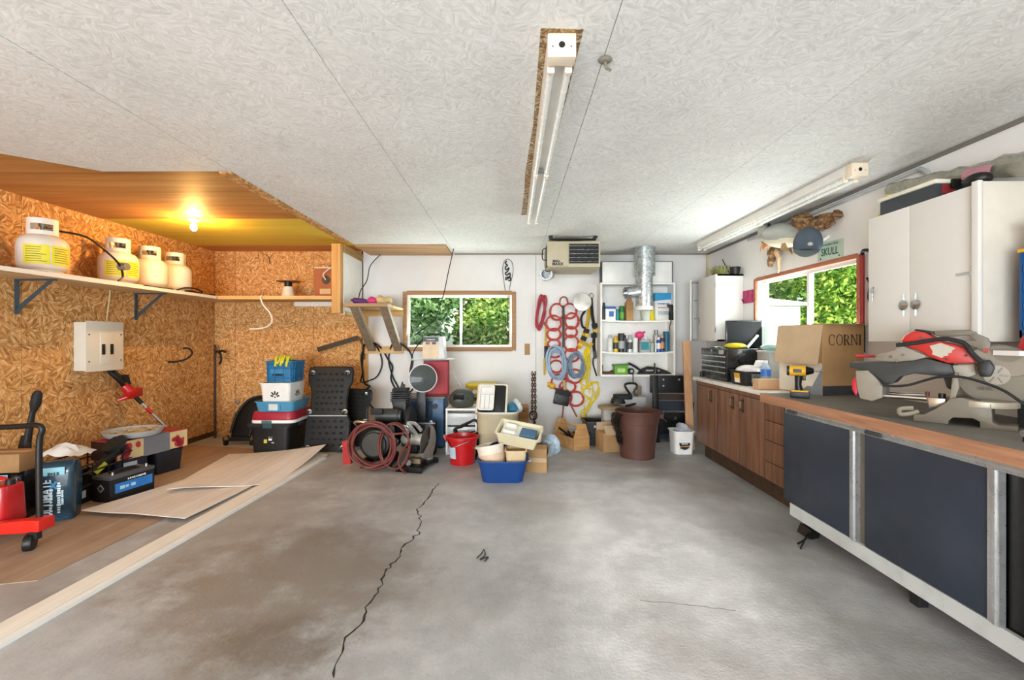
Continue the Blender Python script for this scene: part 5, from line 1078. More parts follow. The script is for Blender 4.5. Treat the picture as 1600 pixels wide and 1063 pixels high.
P('vent_pipe', G().ring((.40, 5.32, 2.06), (.40, 5.42, 2.06), .075, .02).cyl((.40, 5.40, 2.06), (.46, 5.55, 2.09), .07, n=20), galv_m, ht, world=True)
P('gas_line', G().tube([(.37, 5.02, 2.30), (.34, 5.02, 2.28), (.335, 5.02, 2.20), (.35, 5.02, 2.17), (.385, 5.02, 2.17)], .006, 6, sub=4), black, ht, world=True); P('side_bracket', G().bb((.378, 5.0, 2.10), (.386, 5.2, 2.33)), blackm, ht, world=True)
# shelf unit
su = thing('wall_shelf_unit', 'white open shelf unit of three compartments on the back wall', 'shelf unit', (1.62, YB, .82))
x0, x1, yf = 1.14, 2.105, 5.85
P('side_board', G().bb((x0, yf, .81), (x0+.022, YB-.002, 2.0)), white, su, world=True); P('side_board', G().bb((x1-.022, yf, .81), (x1, YB-.002, 2.0)), white, su, world=True)
P('back_board', G().bb((x0+.022, YB-.012, .83), (x1-.022, YB-.003, 1.98)), white, su, world=True)
P('top_board', G().bb((x0, yf, 2.0), (x1, YB-.002, 2.022)), white, su, world=True); P('bottom_board', G().bb((x0, yf-.01, .81), (x1, YB-.002, .835)), white, su, world=True)
def sag(z): 
    rows = [[(x0+.022+(x1-x0-.044)*i/12, y, z-.018*(1-(2*i/12-1)**2)) for i in range(13)] for y in (yf, YB-.013)]
    return G().sheet(rows, .022)
P('shelf_board', sag(1.545), white, su, world=True); P('shelf_board', sag(1.135), white, su, world=True)
bd = thing('white_box', 'flat white box with dark edges standing on top of the shelf unit', 'box', (1.6, 5.98, 2.023))
P('panel', G().bb((1.18, 5.93, 2.025), (2.09, 6.08, 2.30)), white, bd, world=True)
for a, b in (((1.172, 5.925, 2.023), (1.18, 6.08, 2.308)), ((2.09, 5.925, 2.023), (2.098, 6.08, 2.308)), ((1.18, 5.925, 2.30), (2.09, 6.08, 2.308)), ((1.18, 5.925, 2.0228), (2.09, 5.93, 2.032))): P('edge_strip', G().bb(a, b), dgrey, bd, world=True)
du = thing('exhaust_duct', 'galvanised flue pipe with a tee hanging from the ceiling before the shelves', 'duct', (1.66, 5.70, 1.66))
P('upper_pipe', G().cyl((1.665, 5.70, 2.105), (1.665, 5.70, 2.438), .128, n=32).cyl((1.665, 5.70, 2.43), (1.665, 5.70, 2.438), .14, n=32), galv_m, du, world=True); P('seam_band', G().cyl((1.665, 5.70, 2.09), (1.665, 5.70, 2.112), .132, n=32), steel, du, world=True)
P('lower_pipe', G().cyl((1.66, 5.70, 1.665), (1.66, 5.70, 2.10), .105, n=32), galv_m, du, world=True); P('bottom_collar', G().cyl((1.66, 5.70, 1.655), (1.66, 5.70, 1.705), .112, n=32), whitep, du, world=True)
P('tee_branch', G().cyl((1.60, 5.69, 1.90), (1.46, 5.66, 1.87), .072, n=24), galv_m, du, world=True); P('tee_cap', G().ring((1.465, 5.66, 1.872), (1.415, 5.65, 1.865), .078, .014).cyl((1.46, 5.66, 1.87), (1.445, 5.657, 1.868), .062, n=20), steel, du, world=True)
P('seam', G().bb((1.662, 5.593, 1.71), (1.668, 5.597, 2.09)).bb((1.60, 5.572, 2.12), (1.606, 5.58, 2.42)), lgrey, du, world=True)
# the things standing on the shelves
def can(px, z, r, h, m, label, cap=None, neck=True, y=5.98, cat='can', band=None, name='spray_can'):
    x = (px-800)*y/709; t = thing(name, label, cat, (x, y, z), 0, 'cans and bottles on the shelf unit')
    if neck: P('body', G().lathe([(0, 0), (r, 0), (r, h*.72), (r*.9, h*.78), (r*.55, h*.84), (0, h*.85)], n=18), m, t)
    else: P('body', G().lathe([(0, 0), (r, 0), (r, h*.94), (r*.95, h), (0, h)], n=18), m, t)
    if cap: P('cap', G().cyl((0, 0, h*.80 if neck else h*.96), (0, 0, h), r*.62 if neck else r*.8, n=14), cap, t)
    if band: P('label', G().lathe([(r*1.015, h*.2), (r*1.015, h*.6)], n=18), band, t)
    return t
zt, zm, zb = 1.536, 1.126, .836
can(943.5, zt, .024, .235, mat('#3a3f45', .4), 'dark bottle at the left end of the top shelf', black, cat='bottle', name='bottle', y=5.96)
t = thing('box', 'white box with a blue top on the top shelf', 'box', (1.285, 5.97, 1.53)); P('carton_body', G().box((0, 0, .09), (.13, .12, .18)), white, t); P('blue_top', G().box((0, 0, .172), (.132, .122, .03)), mat('#2c5ea8', .5), t); P('print', G().box((.01, -.0605, .09), (.06, .002, .07)), mat('#3a6ab0', .5), t)
can(964.5, zt-.008, .022, .19, teal, 'slim teal can beside the white and blue box', white, y=5.96)
can(971.5, zt-.01, .034, .20, mat('#2e7d3f', .4), 'green can on the top shelf beside the tan packet', neck=False, band=mat('#6aa83f', .5))
t = thing('packet', 'tan paper packet standing on the top shelf left of the duct', 'packet', (1.54, 5.98, 1.528)); P('packet_body', G().box((0, 0, .12), (.09, .10, .24)).prism([(-.045, .24), (.045, .24), (.02, .30), (-.01, .30)], -.04, .04, 'xz'), mat('#b3895a', .7), t)
t = thing('paint_pail', 'pale green pail under the end of the flue pipe', 'pail', (1.775, 5.98, 1.528)); P('pail', G().lathe([(0, 0), (.07, 0), (.085, .14), (.09, .14), (.09, .155), (0, .155)], n=22), mat('#cfd9cd', .45), t)
can(1018.5, zt-.006, .034, .165, yellow, 'short yellow bottle in front of the big blue and white bag', yellowd, y=5.92, cat='bottle', name='bottle')
t = thing('bag', 'big white and blue sack of powder on the right of the top shelf', 'bag', (1.985, 6.0, 1.535)); P('sack', G().rbox(.225, .11, .36, cr=.3, tw=.22, td=.06), white, t, bevel=.01); P('blue_top', G().prism([(-.112, .26), (.112, .28), (.112, .362), (-.112, .362)], -.062, .03, 'xz'), mat('#1f8fc4', .45), t); marks(.16, .025, mat('#2a5f9a', .5), t, (0, -.066, .22), n=7, seed=1); marks(.14, .018, mat('#b8414c', .5), t, (0, -.066, .17), n=8, seed=2); marks(.14, .05, mat('#8fa3b8', .5), t, (0, -.066, .10), n=9, rows=3, seed=3)
t = thing('spray_gun', 'black spray gun with a hanging hose at the right end of the top shelf', 'spray gun', (2.075, 5.86, 1.535)); P('bottle', G().cyl((-.02, 0, .0), (-.02, 0, .10), .03, n=14), blackr, t); P('gun', G().box((-.02, 0, .14), (.04, .05, .10)).box((-.035, 0, .19), (.07, .03, .03)), black, t, bevel=.005); P('hose', G().tube([(-.03, -.02, .05), (-.04, -.05, -.02), (-.06, -.06, -.08), (-.055, -.06, -.14)], .006, 6, sub=4), black, t)
can(953, zm, .036, .22, mat('#d7d7d2', .35), 'pale grey can first on the middle shelf', lgrey)
can(962, zm-.004, .033, .21, mat('#d9b81e', .35), 'yellow can second on the middle shelf', yellowd, band=mat('#2b2b2b', .4))
can(970.5, zm-.008, .042, .25, mat('#1e1f22', .35), 'wide black can third on the middle shelf', black, neck=False, band=lgrey)
can(976, zm-.01, .028, .23, mat('#5d6168', .35), 'grey spray can tucked behind the black and silver cans', blackr, y=6.03)
can(984, zm-.014, .036, .235, mat('#c3c6c8', .3, .4), 'silver spray can in the middle of the shelf', mat('#a8aab0', .4), band=mat('#444950', .4))
can(992.5, zm-.016, .034, .20, white, 'white can with a plain label on the middle shelf', neck=False)
t = thing('squeeze_bottle', 'bottle with a bright pink top on the middle shelf', 'bottle', (1.69, 6.02, 1.11)); P('body', G().lathe([(0, 0), (.045, 0), (.045, .15), (.02, .19), (0, .19)], n=18), mat('#7a4a60', .4), t); P('top', G().ball((0, 0, .235), (.06, .05, .05), 14, 9).cyl((.03, 0, .25), (.07, 0, .28), .015, n=8), mat('#e0417f', .4), t)
t = thing('jug', 'clear jug with a teal label on the middle shelf', 'jug', (1.735, 5.94, 1.115)); P('jug_body', G().rbox(.14, .10, .17, cr=.25, tw=.12, td=.09), clear('#cfd9d8', .6, .2), t, bevel=.012); P('label', G().box((-.01, -.054, .09), (.10, .004, .10)), teal, t); P('neck', G().cyl((.02, 0, .165), (.02, 0, .205), .02, n=12), whitep, t)
can(1018.5, zm-.008, .033, .15, clear('#cfe0d4', .6, .2), 'short clear bottle beside the jug', cat='bottle', name='bottle')
can(1025, zm-.004, .040, .29, mat('#b5b3ad', .3, .5), 'tall brushed-metal can on the right of the middle shelf', mat('#8b8d90', .4, .5), y=6.02)
can(1029, zm, .030, .19, mat('#2f4fa0', .35), 'blue spray can in front of the tall metal can', whitep, y=5.92, band=mat('#e6e6e6', .4))
can(1034.5, zm+.002, .030, .215, mat('#26366e', .35), 'navy and orange spray can left of the teal canister', mat('#caa070', .4), y=5.93, band=mat('#d98b3a', .4))
can(1041, zm+.006, .042, .26, mat('#1d5f78', .4), 'wide teal-blue canister at the right end of the middle shelf', neck=False, y=5.99)
t = thing('box', 'small green carton on the bottom shelf', 'box', (1.42, 5.96, .837)); P('carton_body', G().box((0, 0, .055), (.17, .13, .11)), green, t, bevel=.003); P('lid', G().box((0, -.0, .115), (.19, .14, .02), (0, -.05, 0)), mat('#4e7f30', .5), t); P('print', G().box((.0, -.0655, .05), (.10, .002, .05)), mat('#b9d48a', .5), t)
t = thing('hand_saw', 'black bow-shaped tool with a long handle lying on the bottom shelf', 'tool', (1.80, 5.95, .837)); P('blade_cover', G().prism([(-.16, .0), (.30, .0), (.22, .045), (.10, .085), (-.02, .10), (-.12, .06)], -.02, .02, 'xz'), blackr, t, bevel=.006); P('grip', G().tube([(-.10, -.02, .03), (-.2, -.02, .10), (-.28, -.02, .14)], .015, 8, sub=3), black, t); P('slot', G().box((.04, -.0205, .045), (.18, .003, .02)), lgrey, t); P('knob', G().cyl((.07, 0, .08), (.07, 0, .14), .010, n=8), black, t)
t = thing('tape_reel', 'round black reel with a tail hanging off the bottom shelf', 'reel', (1.555, 5.93, .875)); P('reel', G().cyl((0, -.03, 0), (0, .03, 0), .038, n=20), black, t); P('face', G().cyl((0, -.032, 0), (0, -.0305, 0), .018, n=14), lgrey, t); P('tail', G().cyl((.0, -.10, -.04), (.0, -.105, -.16), .006, n=6).cyl((0, -.03, -.03), (0, -.10, -.04), .006, n=6), black, t)
t = thing('hand_tools', 'little heap of rusty hand tools at the left of the bottom shelf', 'tools', (1.24, 5.96, .837)); P('clamp', G().box((-.06, 0, .06), (.02, .05, .12)).tube([(-.05, 0, .02), (0, 0, .015), (.05, 0, .02), (.08, 0, .045)], .012, 6, sub=3), rust, t); P('bit', G().cyl((-.03, -.04, .012), (.10, -.03, .012), .011, n=8), mat('#6b3b22', .6), t)
# hung on the back wall
yw = YB-.022
def coil(cx, cz, rx, rz, n, r, m, label, name='cord_coil', cat='cord', seed=1, jit=.02, tilt=0, group=None, y=None):
    rnd = random.Random(seed); pts = []; yy = y or yw
    for k in range(n):
        dx, dz, sx, sz = rnd.uniform(-jit, jit), rnd.uniform(-jit, jit), rnd.uniform(.75, 1.1), rnd.uniform(.88, 1.08); ti = tilt+rnd.uniform(-.1, .1)
        for i in range(14):
            a = 2*PI*i/14+.5; x = rx*sx*math.cos(a); z = rz*sz*math.sin(a); pts.append((cx+dx+x*math.cos(ti)-z*math.sin(ti), yy-.012*((k*5) % 4), cz+dz+x*math.sin(ti)+z*math.cos(ti)))
    return one(name, G().tube(pts, r, 6, sub=2), m, label, cat, group)
coil(.385, 1.645, .045, .215, 8, .009, redcord, 'dark red extension cord coiled on a nail beside the hoses', seed=4, jit=.016, tilt=-.12)
st = thing('tie_strap', 'narrow yellow tie-down strap with a buckle hanging on the wall', 'strap', (.45, yw, 1.0)); P('webbing', G().box((.0, .0, .21), (.03, .006, .50), (0, .03, 0)).box((-.015, -.004, -.08), (.026, .006, .22)), mat('#c2a53a', .7), st); P('buckle', G().box((.005, -.012, .12), (.05, .02, .16)), blackm, st, bevel=.004); P('hook', G().tube([(.0, 0, .46), (-.02, 0, .49), (-.01, 0, .52), (.02, 0, .50)], .006, 6, sub=3), steel, st)
hs_ = thing('red_hose_bundle', 'long bundle of red air hose tied into two rows of rings', 'hose', (.70, yw, 1.2))
P('hanger_loop', G().tube([(.64, yw, 1.75), (.645, yw, 1.82), (.68, yw, 1.855), (.73, yw, 1.84), (.75, yw, 1.76)], .010, 7, sub=4), mat('#8d3a35', .5), hs_, world=True)
rnd = random.Random(6)
for k, (x, z, a, b) in enumerate(((.60, 1.66, .085, .11), (.77, 1.67, .085, .10), (.555, 1.51, .095, .10), (.80, 1.54, .085, .105), (.56, 1.36, .085, .075), (.785, 1.39, .075, .07), (.56, 1.23, .075, .06), (.79, 1.24, .09, .105), (.57, 1.12, .08, .07), (.80, 1.08, .09, .085), (.59, .93, .08, .08), (.83, .80, .10, .09), (.62, .72, .085, .10), (.74, .66, .10, .08), (.85, .50, .095, .095), (.70, .52, .09, .10))):
    P('ring', G().tube([(x+a*math.cos(2*PI*i/24)+rnd.uniform(-.004, .004), yw-.012*(k % 3)+.01*math.sin(2*PI*i/24), z+b*math.sin(2*PI*i/24)) for i in range(24)]+[(x+(a+.012)*math.cos(2*PI*i/24), yw-.014-.01*(k % 3), z-.008+b*math.sin(2*PI*i/24)) for i in range(24)], .0105, 6, closed=True), mat('#b4463e', .4), hs_, world=True)
P('binding_strap', G().box((.685, yw-.03, 1.46), (.03, .02, .56)), black, hs_, world=True); P('tail', G().tube([(.70, yw-.03, .60), (.68, yw-.03, .35), (.655, yw-.03, .12), (.66, yw-.03, .03), (.70, yw-.06, .012)], .010, 6, sub=5), mat('#9c4f47', .4), hs_, world=True); P('tail', G().tube([(.72, yw-.03, .58), (.78, yw-.04, .42), (.86, yw-.06, .26)], .010, 6, sub=5), mat('#9c4f47', .4), hs_, world=True)
P('rope_tie', G().tube([(.69, yw-.05, .75), (.70, yw-.05, .6), (.685, yw-.05, .45)], .022, 8, sub=4), mat('#b59a72', .8), hs_, world=True)
coil(.60, .97, .115, .20, 8, .010, bluehose, 'grey-blue air hose coil hanging left over the red hoses', 'hose_coil', 'hose', 11, .03, .1, y=yw-.05)
coil(.84, .95, .10, .16, 6, .010, mat('#6f8296', .4), 'second grey-blue hose coil hanging right over the red hoses', 'hose_coil', 'hose', 12, .03, y=yw-.05)
tb_ = thing('tool_pouch', 'black box-shaped pouch hanging at the bottom of the hoses', 'pouch', (.64, yw-.05, .42), rot=(0, math.radians(12), 0)); P('pouch', G().box((0, 0, .10), (.20, .07, .20)), black, tb_, bevel=.008); P('flap', G().box((.0, -.04, .17), (.20, .012, .07)), blackr, tb_, bevel=.004)
one('yellow_plug', G().ball((.53, yw-.05, .67), (.045, .03, .04), 12, 8).cyl((.50, yw-.06, .69), (.47, yw-.06, .69), .03, n=12), yellowd, 'yellow and black plug hanging left of the black pouch', 'plug')
rl_ = thing('clamp_lamp', 'round aluminium reflector lamp hung high on the back wall', 'lamp', (.93, YB-.09, 1.785)); P('reflector', G().lathe([(.03, .08), (.06, .075), (.105, .03), (.12, 0), (.124, 0), (.11, .034), (.062, .082), (.03, .088)], (0, 0, 0), 30, (math.radians(-94), 0, 0), cap=False), chrome, rl_); P('glass', G().lathe([(0, -.006), (.06, -.004), (.118, .002)], (0, 0, 0), 26, (math.radians(-94), 0, 0)), mat('#e3e3df', .12, .5, bump=0), rl_); P('clamp', G().box((.0, .075, .0), (.03, .02, .10)), steel, rl_)
hn = thing('safety_harness', 'black and yellow safety harness hanging beside the shelf unit', 'harness', (1.04, yw, 1.2))
P('strap', G().tube([(1.06, yw, 1.85), (1.03, yw, 1.65), (1.0, yw, 1.45), (.94, yw, 1.30), (.90, yw, 1.16)], .024, 6, sub=4), mat('#caa523', .7), hn, world=True); P('strap', G().tube([(1.06, yw, 1.85), (1.07, yw-.02, 1.62), (1.10, yw-.02, 1.42), (1.09, yw-.02, 1.22), (1.11, yw-.02, 1.05)], .022, 6, sub=4), black, hn, world=True)
P('strap', G().tube([(1.05, yw-.02, 1.80), (.98, yw-.02, 1.68), (.925, yw-.02, 1.58), (.94, yw-.02, 1.46), (.98, yw-.02, 1.44)], .016, 6, sub=4), black, hn, world=True); P('strap', G().tube([(.88, yw-.02, 1.19), (.96, yw-.03, 1.23), (1.03, yw-.03, 1.20), (1.07, yw-.03, 1.24)], .024, 6, sub=4), mat('#caa523', .7), hn, world=True)
for x, z, a in ((.99, 1.40, .3), (.955, 1.30, .5), (1.09, 1.34, 0), (1.10, 1.47, -.2)): P('webbing_pad', G().box((x, yw-.035, z), (.075, .02, .06), (0, a, 0)), blackr, hn, bevel=.005, world=True)
for x, z, a in ((1.0, 1.345, .3), (1.11, 1.405, 0), (.91, 1.22, .3)): P('yellow_patch', G().box((x, yw-.04, z), (.06, .02, .04), (0, a, 0)), mat('#d9b32c', .6), hn, bevel=.004, world=True)
P('ring', G().tube([(1.06+.03*math.cos(a), yw-.01, 1.87+.035*math.sin(a)) for a in [2*PI*i/14 for i in range(14)]], .006, 6, closed=True), steel, hn, world=True); P('lanyard', G().tube([(1.10, yw-.02, 1.08), (1.08, yw-.02, .98), (1.11, yw-.02, .86), (1.13, yw-.02, .80)], .010, 6, sub=4), black, hn, world=True); P('carabiner', G().box((1.10, yw-.04, 1.08), (.04, .02, .10)), dgrey, hn, bevel=.008, world=True)
rp_ = G(); rnd = random.Random(21)
for k in range(16):
    x = 1.02+rnd.uniform(-.05, .05); pts = [(1.02+rnd.uniform(-.03, .03), yw-.03, 1.20)]; z = 1.12
    top = rnd.uniform(.05, .09)
    while z > (.22 if k < 4 else rnd.uniform(.45, .75) if k < 10 else .80):
        pts.append((1.0+rnd.uniform(-top, top)*(1.3 if z < .8 else .8)-.05*(z < .5), yw-.02-rnd.uniform(0, .03), z)); z -= rnd.uniform(.10, .16)
    rp_.tube(pts, .006, 5, sub=4)
for k in range(3): rp_.tube([(.92+.03*k, yw-.03, .62), (1.10+.02*k, yw-.02, .72), (1.16-.02*k, yw-.02, .56), (1.02, yw-.03, .38), (.93, yw-.03, .20)], .006, 5, sub=6)
rp_.tube([(.95+.035*math.cos(i*.9), yw-.03, .24+.06*math.sin(i*.9)+.005*i) for i in range(16)], .007, 5, sub=3)
one('yellow_rope', rp_, ropey, 'tangled yellow rope hanging under the safety harness', 'rope')
# ceiling lights
def strip_light(x, y0, label, ends=True):
    t = thing('strip_light', label, 'ceiling light', (x, y0, ZC)); L = 2.44
    P('housing', G().prism([(-.052, -.002), (.052, -.002), (.046, -.06), (.022, -.06), (.014, -.045), (-.014, -.045), (-.022, -.06), (-.046, -.06)], 0, L, 'xz'), whitep, t)
    e = P('end_box', G().box((0, .008, -.046), (.106, .06, .088)), mat('#e3d3bd', .45), t, bevel=.004, label='cream end cap with a round knockout'); P('knockout', G().cyl((0, -.0235, -.045), (0, -.0225, -.045), .012, n=16), black, e)
    for sx in (-.034, .034): 
        P('screw_hole', G().cyl((sx, -.0235, -.052), (sx, -.0225, -.052), .003, n=8), dgrey, e)
        for (a, b) in ((.07, L/2-.02), (L/2+.02, L-.03)):
            P('tube', G().cyl((sx, a, -.085), (sx, b, -.085), .0135, n=14), mat('#f1f1ec', .25, var=.02, bump=0), t)
            for yy in (a-.005, b): P('tube_holder', G().box((sx, yy, -.078), (.028, .018, .05)), mat('#e6dccb', .4), t, bevel=.003)
    P('centre_plate', G().box((0, L/2, -.062), (.07, .05, .006)), mat('#8f9496', .5), t)
    return t
strip_light(.185, 1.70, 'fluorescent strip light in the middle of the ceiling, cream end facing us')
strip_light(2.24, 2.94, 'fluorescent strip light along the right wall above the window')
one('ceiling_hook', G().ball((.375, 1.83, 2.43), (.03, .025, .01), 10, 6).tube([(.375, 1.83, 2.43), (.38, 1.83, 2.40), (.40, 1.84, 2.395)], .006, 6), mat('#7c7668', .7), 'small old screw hook in the ceiling right of the middle light', 'hook')
# ------------------------------------------------------------------ right side: base cabinets, bench, wall cabinets
BX, BZ, KX, KZ = 1.85, .897, 2.05, .875
bc = thing('base_cabinet', 'brown wooden base cabinet with three doors and drawers along the right wall', 'cabinet', (2.3, 4.3, 0))
P('carcass', G().bb((KX+.02, 3.40, .15), (XR-.004, 5.05, KZ-.035)), darkwood, bc, world=True); P('toe_kick', G().bb((KX+.09, 3.42, 0), (XR-.02, 5.03, .15)), darkwood, bc, world=True)  # carcass coloured dark so the gaps between the doors read as shade
for i, (a, b, hy) in enumerate(((4.56, 5.04, 4.66), (4.12, 4.535, 4.2), (3.705, 4.095, 4.02))):
    d = P('door', G().bb((KX, a, .17), (KX+.022, b, .795)), cabwood, bc, bevel=.003, world=True)
    P('handle', G().tube([(KX-.002, hy, .66), (KX-.028, hy, .675), (KX-.03, hy, .71), (KX-.028, hy, .745), (KX-.002, hy, .76)], .006, 6, sub=3), mat('#5b4a3a', .4, .8), d, world=True); P('backplate', G().box((KX-.002, hy, .71), (.003, .02, .13)), mat('#5b4a3a', .4, .8), d, world=True)
for z0, z1 in ((.17, .315), (.32, .485), (.49, .645), (.65, .80)): P('drawer', G().bb((KX, 3.42, z0), (KX+.022, 3.675, z1)), cabwood, bc, bevel=.003, world=True)
P('top_rail', G().bb((KX-.002, 3.42, .80), (KX+.02, 5.04, KZ-.037)), cabwood, bc, world=True)
ctp = thing('countertop', 'white laminate countertop on the brown base cabinet', 'countertop', (2.3, 4.3, KZ-.034)); P('slab', G().bb((KX-.03, 3.40, KZ-.034), (XR-.003, 5.07, KZ)), mat('#e9e4da', .3, var=.04), ctp, bevel=.004, world=True)
bn = thing('workbench', 'long workbench with navy sliding doors and a bare wood edge', 'workbench', (2.2, 2.0, 0))
P('bench_top', G().bb((BX+.012, .35, BZ-.05), (XR-.004, 3.385, BZ)), benchtop, bn, world=True); P('edge_board', G().bb((BX, .35, BZ-.062), (BX+.012, 3.385, BZ+.001)), benchedge, bn, world=True)
P('back_panel', G().bb((XR-.04, .36, .12), (XR-.02, 3.38, BZ-.05)), blackr, bn, world=True); P('end_panel', G().bb((BX+.05, 3.05, .10), (XR-.02, 3.08, BZ-.062)), mat('#a9acae', .5), bn, world=True); P('end_panel', G().bb((BX+.04, .37, .10), (XR-.02, .40, BZ-.062)), lgrey, bn, world=True)
P('floor_panel', G().bb((BX+.06, .40, .14), (XR-.04, 3.05, .16)), blackr, bn, world=True)
P('top_track', G().bb((BX+.016, .37, BZ-.085), (BX+.09, 3.10, BZ-.063)), alu, bn, bevel=.002, world=True); P('track_lip', G().bb((BX+.016, .37, BZ-.098), (BX+.022, 3.10, BZ-.085)), alu, bn, world=True)
P('kick_strip', G().bb((BX+.03, .37, .115), (BX+.05, 3.07, .195)), mat('#d3d8d8', .4, .3, dirt=.35, var=.15), bn, world=True)
for y in (.6, 2.2, 3.0): P('leg', G().bb((BX+.12, y, 0), (BX+.17, y+.05, .14)), blackr, bn, world=True)
for k, (a, b, xo) in enumerate(((2.475, 3.14, .03), (1.745, 2.42, .03), (.95, 1.66, .03))):
    d = P('sliding_door', G().bb((BX+xo, a+.04, .20), (BX+xo+.018, b, BZ-.098)), navypanel, bn, bevel=.002, world=True, label='navy laminate sliding door')
    P('aluminium_stile', G().bb((BX+xo-.006, a, .195), (BX+xo+.02, a+.045, BZ-.098)).bb((BX+xo-.012, a+.012, .195), (BX+xo-.005, a+.022, BZ-.098)), alu, d, world=True)
P('inner_post', G().bb((BX+.05, 2.43, .16), (BX+.07, 2.475, BZ-.09)), mat('#6a6358', .5), bn, world=True); P('inner_post', G().bb((BX+.06, 1.66, .16), (BX+.08, 1.745, BZ-.09)), black, bn, world=True)
for y in (3.02, 2.34): P('door_hanger', G().box((BX+.012, y, BZ-.082), (.014, .10, .022)), dgrey, bn, bevel=.003, world=True)
rnd = random.Random(31)
one('twig', G().tube([(1.80, 2.86, .012), (1.86, 2.88, .03), (1.93, 2.95, .05)], .006, 6, sub=3).tube([(1.86, 2.88, .03), (1.78, 2.80, .01)], .005, 6).box((1.95, 2.98, .035), (.10, .08, .06), (.2, .3, .4)), black, 'black scrap with twig-like ends under the bench kick strip', 'scrap')
# corner wall cabinet, open door
wc = thing('wall_cabinet', 'small white wall cabinet in the back right corner, one door ajar', 'wall cabinet', (2.45, 5.4, 1.27))
P('carcass', G().bb((2.32, 5.13, 1.27), (XR-.003, 5.15, 2.03)).bb((2.32, 5.84, 1.27), (XR-.003, 5.86, 2.03)).bb((2.32, 5.13, 1.27), (XR-.003, 5.86, 1.29)).bb((2.32, 5.13, 2.01), (XR-.003, 5.86, 2.03)), white_paint, wc, world=True); P('back_board', G().bb((XR-.02, 5.15, 1.29), (XR-.004, 5.84, 2.01)), dgrey, wc, world=True)
for z in (1.55, 1.78): P('shelf_board', G().bb((2.34, 5.15, z), (XR-.02, 5.84, z+.015)), white_paint, wc, world=True)
d = P('door', G().bb((2.298, 5.125, 1.275), (2.32, 5.60, 2.028)), white_paint, wc, bevel=.003, world=True); P('latch', G().box((2.294, 5.55, 1.52), (.01, .015, .07)), steel, d, world=True)
for z in (1.40, 1.90): P('hinge', G().box((2.297, 5.127, z), (.006, .012, .06)), steel, d, world=True)
P('door', G().add([(2.295, 5.86, 1.275), (2.205, 5.62, 1.275), (2.222, 5.615, 1.275), (2.314, 5.855, 1.275), (2.295, 5.86, 2.028), (2.205, 5.62, 2.028), (2.222, 5.615, 2.028), (2.314, 5.855, 2.028)], [(3,2,1,0),(4,5,6,7),(0,1,5,4),(1,2,6,5),(2,3,7,6),(3,0,4,7)]), white_paint, wc, world=True)
g = G(); rnd = random.Random(14)
for k in range(70):
    a = rnd.uniform(0, 2*PI); L = rnd.uniform(.06, .16); o = Vector((2.46, 5.40+rnd.uniform(-.14, .14), 2.035)); d_ = Vector((math.cos(a), math.sin(a), 0)); p1 = o+d_*L*.5+Vector((0, 0, rnd.uniform(.04, .13))); p2 = o+d_*L+Vector((0, 0, rnd.uniform(.0, .08)))
    if p2.x > 2.60: continue
    s_ = d_.cross(Vector((0, 0, 1)))*.007; g.add([o-s_, o+s_, p1+s_, p1-s_, p2], [(0, 1, 2, 3), (3, 2, 4)])
sp = thing('spider_plant', 'pale green trailing plant on top of the corner wall cabinet', 'plant', (2.46, 5.40, 2.031)); P('leaves', g, leaf('plant_leaf', ['#b9b86a', '#d3d29a', '#8c9a4a']), sp, world=True, kind='stuff'); P('pot', G().lathe([(0, 0), (.05, 0), (.06, .04), (0, .04)], n=18), card2, sp)
one('flower_pot', G().lathe([(0, 0), (.045, 0), (.06, .085), (.055, .085), (.04, .02), (0, .02)], (2.545, 5.18, 2.031), 20), black, 'small black pot on the near edge of the corner cabinet', 'pot')
one('aerial_wire', G().tube([(2.605, 5.62, 2.28), (2.60, 5.35, 2.0), (2.60, 5.1, 1.71)], .006, 6), dgrey, 'thin dark rod leaning on the right wall beside the corner cabinet', 'rod')
one('pink_sign', G().box((XR-.008, 5.02, 1.765), (.012, .20, .14)).box((XR-.016, 5.05, 1.78), (.008, .06, .08)).box((XR-.016, 4.96, 1.75), (.008, .05, .06)), mat('#a8255f', .5), 'small magenta sign on the right wall left of the window', 'sign')
# big wall cabinet near the camera
wb = thing('wall_cabinet', 'large white two-door wall cabinet above the bench', 'wall cabinet', (2.45, 2.6, 1.29))
P('carcass', G().bb((2.32, 2.235, 1.29), (XR-.003, 2.92, 2.07)), white_paint, wb, world=True)
d = P('door', G().bb((2.298, 2.625, 1.287), (2.32, 2.925, 2.072)), white_paint, wb, bevel=.002, world=True); P('pull', G().lathe([(0, .0), (.028, .0), (.03, .006), (.012, .014), (0, .016)], (2.297, 2.66, 1.50), 18, (0, -PI/2, 0)), steel, d, world=True); P('pull_plate', G().box((2.297, 2.66, 1.50), (.003, .014, .13)), steel, d, world=True); P('hook', G().tube([(2.296, 2.885, 1.60), (2.28, 2.885, 1.60), (2.285, 2.87, 1.63)], .005, 6).box((2.297, 2.89, 1.59), (.004, .012, .09)), steel, d, world=True)
d = P('door', G().bb((2.298, 2.262, 1.287), (2.32, 2.62, 2.072)), white_paint, wb, bevel=.002, world=True); P('pull', G().lathe([(0, .0), (.028, .0), (.03, .006), (.012, .014), (0, .016)], (2.297, 2.58, 1.50), 18, (0, -PI/2, 0)), steel, d, world=True); P('pull_plate', G().box((2.297, 2.58, 1.50), (.003, .014, .13)), steel, d, world=True)
P('strap_hinge', G().box((2.296, 2.30, 1.635), (.004, .09, .014)).box((2.296, 2.262, 1.635), (.005, .02, .07)), steel, d, world=True)
for z in (1.38, 1.92): P('hinge', G().box((2.296, 2.258, z), (.006, .014, .07)), steel, d, world=True)
